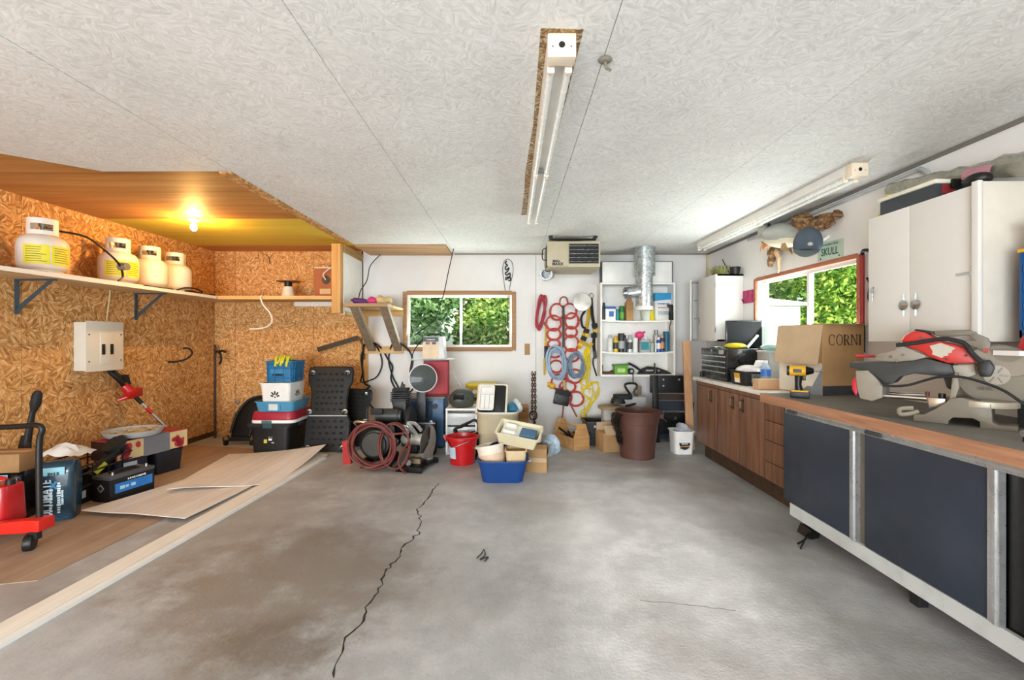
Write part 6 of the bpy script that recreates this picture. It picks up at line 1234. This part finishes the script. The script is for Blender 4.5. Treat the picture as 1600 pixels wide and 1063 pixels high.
P('side_panel', G().bb((2.29, 2.212, 1.29), (XR-.003, 2.232, 2.075)), mat('#cfc9bd', .6, var=.05), wb, bevel=.003, world=True, label='beige end panel facing the camera'); P('stile', G().bb((2.272, 2.212, 1.287), (2.297, 2.245, 2.08)), white_paint, wb, bevel=.003, world=True)
# on top of it
tc = thing('tool_case', 'dark tool case with a cream lid on top of the large wall cabinet', 'tool case', (2.405, 2.66, 2.073), math.radians(2)); P('case', G().box((.0, 0, .04), (.20, .36, .08)), mat('#343b40', .5), tc, bevel=.006); P('lid', G().box((0, 0, .092), (.22, .38, .024)), mat('#dcd8c8', .45), tc, bevel=.008); P('latch', G().box((.0, -.195, .075), (.05, .015, .05)), black, tc, bevel=.003); P('label', G().box((-.03, -.181, .05), (.07, .003, .05)), mat('#8c2a30', .5), tc)
g = G(); pts = []
for i in range(90): a = i*.62; pts.append((2.42+.05*math.cos(a), 2.90-.018*math.cos(a), 2.10+.055*abs(math.sin(a*.5))+.0009*i))
one('yellow_coil_cord', G().tube([(2.39+.055*math.cos(i*.7)+.0009*i, 2.885+.022*math.sin(i*.7), 2.084+.0022*i) for i in range(62)], .006, 6, sub=2).tube([(2.44, 2.90, 2.08), (2.34, 2.89, 2.083), (2.33, 2.86, 2.083), (2.38, 2.85, 2.083)], .008, 6, sub=4), yellow, 'bright yellow coiled cord at the far end of the cabinet top', 'cord')
rows = []; rnd = random.Random(17)
for i in range(17):
    y = 3.0-1.0*i/16; row = []; sag_ = rnd.uniform(-.006, .006)
    for j in range(11):
        a = 2*PI*j/10; r_ = .066*(1+rnd.uniform(-.10, .10)+(.25 if i > 11 else 0)); row.append((2.52-.08*i/16+r_*.85*math.cos(a), y, 2.285-.165*i/16+r_*.72*math.sin(a)+sag_))
    row[-1] = row[0]; rows.append(row)
rl = thing('plastic_roll', 'long roll wrapped in cloudy grey plastic lying on the cabinet top', 'roll', (2.535, 2.2, 2.19)); g = G(); m_ = 11; vs = [p for r_ in rows for p in r_]; g.add(vs, [(i*m_+j, i*m_+j+1, (i+1)*m_+j+1, (i+1)*m_+j) for i in range(16) for j in range(10)])
P('wrapping', g, mat('#8f8f83', .3, var=.25, scale=14, bump=.3, bscale=20, coat=.3), rl, world=True); P('core', G().cyl((2.522, 3.03, 2.289), (2.438, 1.98, 2.117), .03, n=16), lgrey, rl, world=True)
P('pink_print', G().add([(2.4693+.002, 2.30, 2.238), (2.4693+.002, 2.16, 2.238), (2.478, 2.16, 2.272), (2.478, 2.30, 2.272)], [(0, 1, 2, 3)]) if False else G().lathe([(.071, 0), (.071, .16)], (2.473, 2.42, 2.172), 8, (math.radians(99.5), 0, math.radians(-4.6)), a0=math.radians(140), a1=math.radians(200), sy=.8), mat('#b98491', .5), rl, world=True)
P('rest', G().bb((2.52, 2.86, 2.071), (2.58, 2.91, 2.2)), blackr, rl, world=True)
one('rounded_pouch', G().ball((2.33, 2.27, 2.10), (.05, .06, .035), 16, 8, None, lambda v: Vector((v.x, v.y, max(v.z, -.028)))), black, 'black rounded object on the near corner of the cabinet top', 'pouch')
one('conduit', G().tube([(XR-.02, 5.0, 2.39), (XR-.02, 4.0, 2.385), (XR-.02, 3.0, 2.385), (XR-.03, 2.88, 2.38), (XR-.03, 2.83, 2.34), (XR-.03, 2.82, 2.30)], .014, 8, sub=4), lgrey, 'grey conduit running under the ceiling along the right wall', 'conduit')
og = thing('drawer_organizer', 'blue and yellow bin organizer hung at the right edge', 'organizer', (2.50, 1.93, 1.33)); P('frame', G().bb((2.36, 1.80, 1.31), (XR-.004, 2.11, 1.345)).bb((2.36, 1.80, 1.345), (2.385, 1.81, 1.72)).bb((2.36, 2.10, 1.31), (XR-.004, 2.11, 1.72)).bb((2.60, 1.80, 1.31), (XR-.004, 2.11, 1.72)), mat('#1e4f86', .45), og, world=True)
for i in range(4): q = P('bin', G().bb((2.37, 1.82, 1.36+.085*i), (2.59, 2.09, 1.43+.085*i)), blackr if i % 2 else mat('#2d2d33', .5), og, world=True); P('bin_lip', G().bb((2.355, 1.82, 1.36+.085*i), (2.37, 2.09, 1.385+.085*i)), mat('#2a66a8', .45), q, world=True)
P('yellow_shelf', G().bb((2.35, 1.79, 1.705), (XR-.004, 2.11, 1.72)), yellowd, og, world=True); P('clear_tub', G().bb((2.38, 1.82, 1.722), (2.58, 2.08, 1.82)), clear('#d9cfd2', .5, .2), og, world=True); P('yellow_lid', G().bb((2.37, 1.81, 1.82), (2.59, 2.09, 1.845)), yellow, og, world=True)
# window surroundings on the right wall
fm = thing('fish_mount', 'grey fish mounted on driftwood above the side window', 'fish mount', (XR, 4.35, 2.15))
rd_ = random.Random(40)
def rag(pts, r, n=9, k=7):   # a ragged piece of dry wood: uneven radius, hard facets
    Q = smooth([Vector(p) for p in pts], 4); m_ = len(Q); R_ = []
    for i_ in range(m_):
        t_ = i_/(m_-1)*(len(r)-1); a_ = int(min(t_, len(r)-2)); R_.append((r[a_]+(r[a_+1]-r[a_])*(t_-a_))*rd_.uniform(.72, 1.25))
    g_ = G().tube([q_+Vector((rd_.uniform(-.006, .006), rd_.uniform(-.008, .008), rd_.uniform(-.008, .008))) for q_ in Q], R_, k); return g_
P('driftwood_piece', rag([RW(1244, 356, 2.58), RW(1258, 346, 2.57), RW(1272, 354, 2.57), RW(1286, 346, 2.56), RW(1300, 338, 2.57), RW(1311, 333, 2.58)], [.03, .07, .045, .065, .03, .036]), driftwood, fm, ang=22, world=True)
P('driftwood_piece', rag([RW(1252, 334, 2.55), RW(1246, 346, 2.54), RW(1254, 364, 2.56)], [.02, .055, .03]), driftwood, fm, ang=22, world=True)
P('driftwood_piece', rag([RW(1282, 354, 2.55), RW(1296, 353, 2.56), RW(1303, 347, 2.58)], [.03, .022, .012]), driftwood, fm, ang=22, world=True)
P('driftwood_piece', rag([RW(1210, 386, 2.57), RW(1207, 398, 2.56), RW(1204, 416, 2.57)], [.03, .05, .022]), driftwood, fm, ang=22, world=True)
P('driftwood_piece', rag([RW(1214, 392, 2.56), RW(1217, 404, 2.57), RW(1216, 426, 2.58)], [.028, .02, .006]), mat('#c9b08a', .7), fm, ang=22, world=True)
P('driftwood_piece', rag([RW(1218, 388, 2.55), RW(1231, 384, 2.55), RW(1238, 396, 2.56)], [.03, .018, .006]), driftwood, fm, ang=22, world=True)
p0, p1 = RW(1195, 369, 2.52), RW(1253, 373, 2.50); ax_ = p1-p0; pts = []; rr = []
for i in range(15):
    t_ = i/14; pts.append(p0.lerp(p1, t_)+Vector((0, 0, .02*math.sin(PI*t_)))); rr.append(.012+.10*math.sin(PI*(t_*.92+.06))**.8)
P('fish_body', G().tube(pts, rr, 18), mat('#a3a69f', .35, var=.12, coat=.3), fm, ang=60, world=True); P('belly', G().tube([p+Vector((-.006, -.004, -.022)) for p in pts[1:-1]], [r_*.88 for r_ in rr[1:-1]], 24), mat('#d9d3bd', .35), fm, ang=60, world=True)
hd = RW(1194, 361, 2.52); P('fish_head', G().ball(hd, (.055, .075, .075), 16, 10), mat('#a9aaa2', .35), fm, world=True); P('gill_band', G().tube([RW(1201, 352, 2.47)+Vector((0, 0, .01)), RW(1202, 364, 2.45), RW(1201, 375, 2.46)], .014, 8, sub=3), mat('#26282a', .4), fm, world=True)
P('jaw', G().tube([RW(1195, 379, 2.5), RW(1192, 387, 2.5), RW(1189, 393, 2.5)], [.03, .022, .008], 8).tube([RW(1203, 381, 2.48), RW(1195, 387, 2.49), RW(1191, 389, 2.5)], [.028, .018, .006], 8), mat('#c79368', .5), fm, world=True)
P('tail_fin', G().add([RW(1241, 359, 2.53), RW(1235, 343, 2.54), RW(1249, 335, 2.55), RW(1257, 347, 2.55), RW(1247, 357, 2.54)], [(0, 1, 2, 3, 4)]), mat('#7f827c', .5), fm, world=True); P('fin', G().add([RW(1227, 379, 2.40), RW(1233, 391, 2.40), RW(1219, 391, 2.41), RW(1221, 381, 2.40)], [(0, 1, 2, 3)]), mat('#b08b5d', .5), fm, world=True)
P('bone_tip', G().ball(RW(1271, 363, 2.5), (.03, .03, .035), 10, 7).tube([RW(1261, 371, 2.53), RW(1267, 379, 2.53)], .014, 6).tube([RW(1295, 369, 2.56), RW(1279, 379, 2.56)], .012, 6), whitep, fm, world=True)
hc = RW(1262, 380, 2.44); cp = thing('baseball_cap', 'faded blue-grey cap hung over the driftwood, brim down', 'cap', hc, rot=(math.radians(-12), math.radians(6), math.radians(-33)))
P('crown', G().ball((0, 0, 0), (.105, .10, .135), 22, 14, None, lambda v: Vector((v.x, v.y, max(v.z, -.08)))), fabric_n, cp); P('brim', G().sheet([[(-.09+.18*j/8, -.045-.10*u*math.sin(PI*(j/8*.8+.1)), -.07-.10*u*math.sin(PI*(j/8*.8+.1))) for j in range(9)] for u in (0, .35, .7, 1)], .008, (0, -.7, .7)), mat('#646d6c', .9, bump=.2), cp); P('badge', G().ball((.02, -.092, -.045), (.02, .012, .016), 12, 8), mat('#b3b2aa', .8), cp); P('button', G().ball((0, 0, .136), (.012, .012, .008), 10, 6), fabric_n, cp)
pc = [RW(1281, 383), RW(1316, 372), RW(1317, 390), RW(1283, 402)]
lpz = thing('licence_plate', 'pale green licence plate with the word SKULL above the window', 'plate', (XR-.006, 3.73, 2.03)); P('plate', G().box((0, 0, .0), (.004, .29, .15), (math.radians(3), 0, 0)), mat('#b9cdb9', .45, var=.04), lpz, bevel=.0015)
text('SKULL', .20, .062, mat('#2c4f42', .5), lpz, (-.003, 0, -.008), (0, -1, -.05), (0, -.05, 1), bold=.01); marks(.20, .022, mat('#5e7f70', .5), lpz, (-.003, 0, .05), (0, -1, -.05), (0, -.05, 1), n=12, seed=8); P('bolt', G().cyl((-.002, .11, -.055), (-.006, .11, -.055), .006, n=8), dgrey, lpz); P('bolt', G().cyl((-.002, -.11, -.06), (-.006, -.11, -.06), .006, n=8), dgrey, lpz)
bl = thing('wrecking_bar', 'red tube with black hook ends hanging right of the side window', 'bar', (2.58, 3.36, 1.2)); P('bar', G().cyl((2.595, 3.365, 1.38), (2.595, 3.365, 1.93), .017, n=10), mat('#9c2b26', .5), bl, world=True); P('hook', G().tube([(2.595, 3.365, 1.92), (2.58, 3.33, 1.95), (2.575, 3.27, 1.94)], .013, 8, sub=3).tube([(2.605, 3.33, 1.75), (2.60, 3.30, 1.70), (2.60, 3.31, 1.60), (2.60, 3.28, 1.54)], .008, 6, sub=4), blackm, bl, world=True); P('sleeve', G().cyl((2.595, 3.365, 1.2), (2.595, 3.365, 1.4), .02, n=10), black, bl, world=True)
# ------------------------------------------------------------------ on the countertop
tl = thing('tool_chest', 'black steel tool chest with silver drawer pulls on the white countertop', 'tool chest', (2.26, 4.76, KZ))
P('case', G().bb((2.105, 4.44, KZ+.005), (2.42, 5.04, KZ+.325)), blackg, tl, bevel=.006, world=True)
for i, z in enumerate((.045, .10, .152, .205)): q = P('drawer', G().bb((2.097, 4.47, KZ+z), (2.107, 5.01, KZ+z+.046)), blackg, tl, bevel=.002, world=True); P('drawer_pull', G().bb((2.088, 4.47, KZ+z+.036), (2.098, 5.01, KZ+z+.046)), alu, q, world=True)
P('lid_front', G().bb((2.098, 4.45, KZ+.262), (2.107, 5.03, KZ+.32)), blackg, tl, bevel=.002, world=True); P('badge', G().bb((2.094, 4.50, KZ+.27), (2.099, 4.60, KZ+.312)), lgrey, tl, bevel=.001, world=True); P('lock', G().cyl((2.099, 4.76, KZ+.30), (2.093, 4.76, KZ+.30), .010, n=10), chrome, tl, world=True)
P('side_handle', G().tube([(2.22, 4.44, KZ+.22), (2.22, 4.42, KZ+.20), (2.30, 4.42, KZ+.20), (2.30, 4.44, KZ+.22)], .006, 6), blackm, tl, world=True)
mn = thing('monitor', 'black flat monitor standing behind the tool chest', 'monitor', (2.46, 4.66, KZ), math.radians(-8)); P('screen_case', G().box((.0, .23, .47), (.36, .05, .30)), blackg, mn, bevel=.006); P('screen', G().box((0, .203, .475), (.335, .004, .265)), mat('#101214', .55, bump=0, spec=.2), mn); P('stand', G().box((0, .24, .17), (.06, .03, .34)), black, mn); P('stand_foot', G().box((0, .24, .008), (.18, .12, .016)), black, mn)
ye = thing('work_vest', 'crumpled yellow cloth lying on the black tool chest', 'cloth', (2.27, 4.62, KZ+.326)); P('cloth', G().ball((0, 0, .024), (.09, .13, .03), 18, 10, None, lambda v: Vector((v.x, v.y, max(-.022, v.z)))*(1+.14*math.sin(45*v.x+33*v.y))), yellow, ye)
one('paper_sheet', G().sheet([[(2.15+.10*j/4, 4.78+.2*i/4, KZ+.331+.012*math.sin(j*1.2+i)) for j in range(5)] for i in range(5)], .003), mat('#c3dccb', .6), 'pale green paper on the far end of the tool chest', 'paper')
one('white_ruler', G().box((2.385, 4.50, KZ+.40), (.02, .02, .16), (0, .7, 0)), mat('#d9eef2', .5), 'pale blue-white strip sticking up beside the yellow cloth', 'strip')
sb = thing('storage_box', 'grey steel box carrying papers between the monitor and the window', 'box', (2.50, 4.34, KZ)); P('case', G().box((0, 0, .15), (.20, .22, .30)), mat('#c5c5c3', .5), sb, bevel=.004); P('lid', G().box((0, 0, .306), (.22, .24, .014)), white, sb)
one('plastic_sheeting', G().ball((2.46, 4.25, KZ+.345), (.11, .16, .032), 18, 9, None, lambda v: v*(1+.12*math.sin(50*v.x+41*v.y))), mint, 'pale aqua plastic sheeting heaped on the grey box', 'plastic')
tt = thing('tool_tote', 'black open tray with a yellow label full of white rags on the counter', 'tote', (2.20, 4.21, KZ)); P('tray', G().tub(.20, .27, .13, tw=.23, td=.30, lip=.008, t=.006, cr=.08), blackr, tt); P('label', G().box((-.1115, -.0, .065), (.003, .10, .09), (0, math.radians(-6.5), 0)), yellowd, tt); P('label_print', G().box((-.1135, -.0, .045), (.003, .08, .04), (0, math.radians(-6.5), 0)), white, tt); P('side_plate', G().box((.02, -.1455, .07), (.15, .003, .08), (math.radians(6), 0, 0)), steel, tt)
one('white_rags', G().ball((2.20, 4.21, KZ+.125), (.10, .13, .05), 20, 10, None, lambda v: v*(1+.16*math.sin(60*v.x+47*v.y+30*v.z))), mat('#ece8e4', .85, bump=.2), 'heap of white rags in the black tray', 'rags')
one('small_carton', G().box((2.26, 4.13, KZ+.20), (.10, .03, .05), (.4, 0, .3)), white, 'small white carton on top of the rags', 'box')
one('wood_block', G().box((2.15, 3.82, KZ+.045), (.20, .10, .085)), mat('#cda680', .7, var=.12), 'pale block of wood lying on the white countertop', 'block', bevel=.004)
wb_ = thing('water_bottle', 'clear water bottle with a blue label beside the big carton', 'bottle', (2.225, 3.98, KZ)); P('bottle', G().lathe([(0, 0), (.038, .0), (.04, .06), (.036, .09), (.04, .12), (.038, .17), (.014, .215), (0, .215)], n=20), clear('#dff0fa', .4, .1), wb_); P('label', G().lathe([(.0405, .10), (.0405, .16)], n=20), mat('#3f74c8', .4), wb_); P('cap', G().cyl((0, 0, .215), (0, 0, .235), .016, n=14), white, wb_)
one('black_cup', G().cyl((2.11, 5.045, KZ), (2.11, 5.045, KZ+.06), .02, n=14), black, 'tiny black cup at the far end of the countertop', 'cup')
cbx = thing('carton', 'large brown carton marked with capital letters on the bench by the window', 'box', (2.20, 3.215, BZ), math.radians(13))
P('carton_body', G().box((.185, .19, .255), (.37, .38, .51)), card, cbx, bevel=.004); P('dark_base_band', G().box((.185, -.002, .035), (.368, .003, .068)), mat('#3a3b40', .6), cbx); P('flap', G().add([(-.012, -.01, .505), (-.012, .385, .505), (-.045, .385, .22), (-.045, .0, .22), (-.006, -.01, .505), (-.006, .385, .505), (-.039, .385, .22), (-.039, .0, .22)], [(0, 1, 2, 3), (7, 6, 5, 4), (0, 4, 5, 1), (1, 5, 6, 2), (2, 6, 7, 3), (3, 7, 4, 0)]), cardl, cbx, label='lighter side flap folded down'); P('side_sheet', G().box((-.003, .19, .12), (.004, .375, .22)), mat('#d6cdbd', .7), cbx, label='pale printed lower side'); P('grey_print', G().prism([(.0, .0), (.20, .0), (.12, .06), (.08, .06), (.0, .2)], -.0055, -.0052, 'yz'), mat('#7d8288', .7), cbx)
P('flap', G().box((.185, .02, .512), (.36, .16, .004), (.04, 0, 0)), card2, cbx)
# serif capitals cut as strokes
def serif(s, x, z, h, m, parent, y):
    g = G(); w_ = h*.78; t0 = h*.13
    def st(px, a=0, b=1, t=t0): g.box((px, y, z+h*(a+b)/2), (t, .0012, h*(b-a))); 
    def sf(px, pz, L=.30): g.box((px, y-.0002, z+h*pz), (h*L, .0012, h*.05))
    for c in s:
        n0 = 24
        if c in 'CO':
            cx = x+w_*.5
            for i in range(n0):
                a0, a1 = 2*PI*i/n0, 2*PI*(i+1)/n0
                if c == 'C' and (a0 < .75 or a0 > 2*PI-.85): continue
                am = (a0+a1)/2; th = .03+.10*abs(math.cos(am)); q = []
                for aa, rr_ in ((a0, 1), (a1, 1), (a1, 1-th*2), (a0, 1-th*2)): q.append((cx+w_*.5*rr_*math.cos(aa), y, z+h*.5+h*.52*(rr_ if rr_ == 1 else 1-.05*2-th*.3)*math.sin(aa)))
                g.add(q, [(0, 1, 2, 3)])
            if c == 'C': g.box((cx+w_*.36, y, z+h*.80), (h*.05, .0012, h*.26))
            x += w_*1.12
        elif c == 'R':
            st(x+.1*h); sf(x+.1*h, .03); sf(x+.1*h, .97)
            for i in range(10):
                a0, a1 = -PI/2+PI*i/10, -PI/2+PI*(i+1)/10; q = []
                for aa, r1, r2 in ((a0, .42, .27), (a1, .42, .27), (a1, .30, .22), (a0, .30, .22)): q.append((x+.18*h+h*r1*math.cos(aa), y, z+h*.73+h*r2*math.sin(aa)))
                g.add(q, [(0, 1, 2, 3)])
            g.add([(x+.25*h, y, z+.5*h), (x+.38*h, y, z+.5*h), (x+.72*h, y, z), (x+.56*h, y, z)], [(0, 1, 2, 3)]); sf(x+.66*h, .03, .2); x += h*.82
        elif c == 'N':
            st(x+.1*h, t=h*.06); st(x+.72*h, t=h*.06); sf(x+.1*h, .03); sf(x+.08*h, .97, .25); sf(x+.72*h, .97)
            g.add([(x+.05*h, y, z+h), (x+.2*h, y, z+h), (x+.75*h, y, z), (x+.68*h, y, z)], [(0, 1, 2, 3)]); x += h*.95
        elif c == 'I': st(x+.14*h); sf(x+.14*h, .03); sf(x+.14*h, .97); x += h*.4
    P('lettering', g, m, parent)
serif('CORNI', .05, .36, .076, black, cbx, -.0035)
dr = thing('impact_driver', 'yellow and black cordless driver standing on the bench before the carton', 'drill', (1.985, 3.12, BZ), math.radians(-32))
P('battery', G().box((-.005, 0, .022), (.115, .075, .044)), black, dr, bevel=.008); P('battery_top', G().box((-.005, 0, .047), (.10, .07, .012)), yellowd, dr, bevel=.004); P('handle', G().tube([(-.01, 0, .05), (-.015, 0, .09), (-.012, 0, .15)], [.026, .02, .024], 12), black, dr)
P('motor_housing', G().cyl((-.07, 0, .185), (.03, 0, .185), .035, n=18), yellowd, dr, bevel=.008); P('rear_cap', G().cyl((-.082, 0, .185), (-.06, 0, .185), .034, n=18), black, dr, bevel=.006); P('nose', G().cyl((.03, 0, .187), (.075, 0, .187), .033, .017, 16), blackm, dr); P('bit', G().cyl((.075, 0, .187), (.13, 0, .187), .005, n=8), steel, dr); P('trigger', G().box((.02, 0, .135), (.02, .018, .03)), black, dr, bevel=.004); P('label', G().box((-.02, -.0355, .187), (.05, .002, .024)), black, dr)
# ------------------------------------------------------------------ mitre saw, seen from its side
ms = thing('mitre_saw', 'large red and grey sliding mitre saw on the near end of the bench', 'mitre saw', (1.987, 2.25, BZ), math.atan2(-.265, .228))
cu_, su_ = .6522, -.7580
def S(x, y, v=0):   # a point of the side view of the saw, at depth v behind its near face, in the saw's own coordinates
    px, py = 1320+x/5.596, 500+y/5.596; k = (px-UX)/FPX; ox, oy = 1.987+.758*v, 2.25+.6522*v
    u = (k*oy-ox)/(cu_-k*su_); Y = oy+su_*u; return (u, v, CAM_H-(py-VY)*Y/FPX-BZ)
def slab(pts, v0, v1):
    g = G(); n = len(pts); a = [S(x, y, v0) for x, y in pts]; b = [(u, v1, z) for u, _, z in a]
    return g.add(a+b, [tuple(range(n)), tuple(range(2*n-1, n-1, -1))]+[(i, n+i, n+(i+1) % n, (i+1) % n) for i in range(n)])
P('base', slab([(600,830),(690,828),(790,780),(885,722),(920,690),(1010,680),(1280,735),(1290,895),(1330,920),(1515,935),(1515,980),(1185,950),(1180,890),(1120,862),(950,853),(908,880),(905,915),(600,882)], 0, .10), sawgrey, ms, bevel=.003)
P('base', slab([(690,830),(900,740),(1280,760),(1290,880),(1100,850),(760,845)], .10, .34), sawgrey, ms, bevel=.003)
P('fence', slab([(915,690),(935,560),(962,470),(985,468),(1000,590),(965,690)], .02, .07), mat('#877f70', .5), ms, bevel=.003); P('fence', slab([(980,600),(1420,600),(1420,690),(980,690)], .20, .225), mat('#a9a394', .5), ms, bevel=.003)
c_ = S(1190, 705, .10); P('turntable', G().cyl((c_[0], .12, c_[2]-.025), (c_[0], .12, c_[2]+.004), .125, n=40), mat('#a79e8d', .45, .3), ms, bevel=.003)
P('base_handle', G().tube([S(600,770,.03), S(500,775,.02), S(475,795,.01), S(490,825,.0), S(560,822,.01), S(640,800,.03)], .011, 8, sub=4), mat('#898172', .5), ms)
P('clamp_block', slab([(725,680),(880,690),(880,760),(735,775)], .06, .12), steel, ms, bevel=.003); P('clamp_knob', G().cyl(S(850,690,.09), S(850,645,.09), .014, n=12), black, ms); P('clamp_knob', G().cyl(S(722,670,.09), S(722,630,.09), .009, n=10), mat('#5a2a24', .5), ms)
P('slide_rail', G().cyl(S(230,655,.10), S(720,690,.10), .012, n=14), chrome, ms); P('slide_rail', G().cyl(S(240,640,.17), S(720,662,.17), .012, n=14), chrome, ms)
P('rail_head', slab([(90,445),(200,440),(265,500),(330,580),(332,680),(240,712),(130,690),(105,600)], .05, .22), mat('#857d6f', .5), ms, bevel=.008); P('rail_head_end', slab([(60,540),(100,480),(110,640),(95,665),(62,610)], .07, .20), mat('#c02335', .4), ms, bevel=.006)
P('dust_chute', slab([(40,372),(250,366),(430,372),(600,350),(705,335),(930,390),(960,480),(830,492),(600,470),(480,500),(420,560),(350,565),(280,500),(200,445),(40,420)], .06, .19), mat('#303231', .5, var=.15), ms, bevel=.008)
P('depth_bracket', slab([(260,352),(285,310),(440,262),(470,190),(505,228),(705,312),(705,330),(600,356),(400,366)], .04, .06), mat('#7f7769', .45), ms, bevel=.003)
for x, y in ((315,326),(400,322),(508,307),(455,358)): P('bolt', G().cyl(S(x,y,.04), S(x,y,.033), .007, n=10), mat('#5b4a3c', .5, .5), ms)
P('motor_housing', slab([(490,180),(520,140),(600,95),(700,110),(775,150),(860,195),(960,215),(1060,255),(1155,382),(900,382),(760,335),(640,268),(520,235)], .05, .20), sawred, ms, bevel=.014)
P('blade_logo_plate', slab([(740,228),(840,202),(970,248),(935,270),(940,285),(900,295),(905,312),(865,318),(850,335),(760,300),(770,280)], .043, .05), mat('#b3ab9c', .5), ms)
for i in range(7): P('vent_slot', slab([(545+i*22,262+i*5),(560+i*22,266+i*5),(556+i*22,286+i*5),(543+i*22,280+i*5)], .044, .05), mat('#2a1613', .6), ms)
for x, y in ((890,345),(1060,312),(668,155)): P('bolt', G().cyl(S(x,y,.05), S(x,y,.043), .006, n=8), mat('#3a1512', .5), ms)
P('spring_cover', slab([(600,92),(620,80),(770,100),(780,130),(740,120)], .08, .16), black, ms, bevel=.005)
P('top_handle', slab([(775,95),(1080,88),(1160,112),(1140,150),(1085,136),(850,152),(780,132)], .10, .14), sawgrey, ms, bevel=.008); P('top_handle', slab([(1110,105),(1250,160),(1275,205),(1268,295),(1215,300),(1175,255),(1060,210),(850,170),(850,152),(1060,180),(1140,182),(1085,136)], .10, .14), sawgrey, ms, bevel=.006)
P('carry_handle', G().tube([S(450,222,.02), S(600,205,.02), S(840,168,.02), S(960,178,.02), S(1050,212,.02), S(1110,290,.02), S(1200,375,.02), S(1240,400,.03)], .0105, 10, sub=4), blackr, ms)
P('pivot_knuckle', slab([(1165,380),(1260,350),(1310,420),(1275,500),(1180,500),(1155,440)], .0, .08), black, ms, bevel=.008)
P('blade_arm', slab([(910,400),(1130,385),(1150,480),(1010,520),(915,500)], .10, .15), mat('#a8a196', .45, .2), ms, bevel=.004); P('blade_arm', slab([(860,490),(930,500),(920,610),(890,590)], .10, .14), blackm, ms)
bc_ = S(1330, 480, .13); P('saw_blade', G().cyl((bc_[0], .128, bc_[2]), (bc_[0], .132, bc_[2]), .115, n=48), mat('#9b9b98', .3, .9), ms)
P('blade_guard', G().lathe([(.02, -.025), (.135, -.025), (.142, -.018), (.142, .018), (.135, .025), (.02, .025)], (bc_[0], .13, bc_[2]), 40, (math.radians(90), 0, 0), a0=math.radians(0), a1=math.radians(359.9)), smoky, ms)
P('guard_hub', G().cyl((bc_[0], .095, bc_[2]), (bc_[0], .105, bc_[2]), .045, n=24), mat('#8e877c', .45, .3), ms)
for i in range(6): a = PI/3*i; P('hub_spoke', G().cyl((bc_[0]+.012*math.cos(a), .094, bc_[2]+.012*math.sin(a)), (bc_[0]+.04*math.cos(a), .094, bc_[2]+.04*math.sin(a)), .004, n=6), mat('#989182', .4), ms)
u_ = S(1480, 190, .12); P('upper_guard', G().lathe([(.05, -.03), (.115, -.03), (.12, -.024), (.12, .024), (.115, .03), (.05, .03)], (u_[0]-.02, .13, u_[2]-.045), 30, (math.radians(90), 0, 0), a0=math.radians(180), a1=math.radians(360)), clear('#d9d2c6', .3, .15), ms)
P('power_cable', G().tube([S(330,572,.0), S(430,580,.0), S(560,570,-.01), S(700,530,-.01), S(830,500,-.02), S(1020,500,-.03), S(1220,552,-.04), S(1400,625,-.05), S(1567,740,-.06), S(1700,850,-.06)], .006, 8, sub=5), blackr, ms)
text('TIP', .030, .020, mat('#b02a22', .5), ms, (S(1232, 268, .10)[0], .099, S(1232, 268, .10)[2]), bold=.03); text('LSB 305', .05, .016, mat('#54504a', .5), ms, (S(1225, 600, .1)[0], .100, S(1225, 600, .1)[2]), bold=.02)
P('laser_bar', G().cyl(S(95,315,.2), S(262,318,.2), .008, n=10), mat('#b3313a', .4), ms)
one('white_board', G().box((2.38, 2.05, 1.235), (.30, .11, .022), (0, .04, 0)), white, 'white board lying over things at the right edge of the bench', 'board')
st_ = thing('parts_bin_stack', 'dark bin stack behind the saw holding up the white board', 'bin stack', (2.44, 2.06, BZ)); P('bin', G().tub(.20, .09, .325, tw=.21, td=.10, lip=.006), dgrey, st_)
rd = thing('red_tool_case', 'small red tool case on the white board under the bin organizer', 'tool case', (2.42, 2.05, 1.247)); P('case', G().rbox(.22, .10, .085, cr=.3, tw=.16, td=.07), mat('#b8242a', .4), rd, bevel=.012); P('handle', G().tube([(-.05, 0, .08), (-.04, 0, .105), (.04, 0, .105), (.05, 0, .08)], .01, 8, sub=3), black, rd)
wl = thing('steel_clamp', 'steel clamp end at the right edge of the bench top', 'clamp', (2.03, 1.79, BZ)); P('bar', G().cyl((0, 0, .035), (.14, -.03, .04), .008, n=10), chrome, wl); P('pad', G().cyl((0, 0, .035), (-.012, .002, .035), .015, n=12), steel, wl); P('foot', G().box((.02, -.005, .012), (.05, .03, .024)), black, wl)
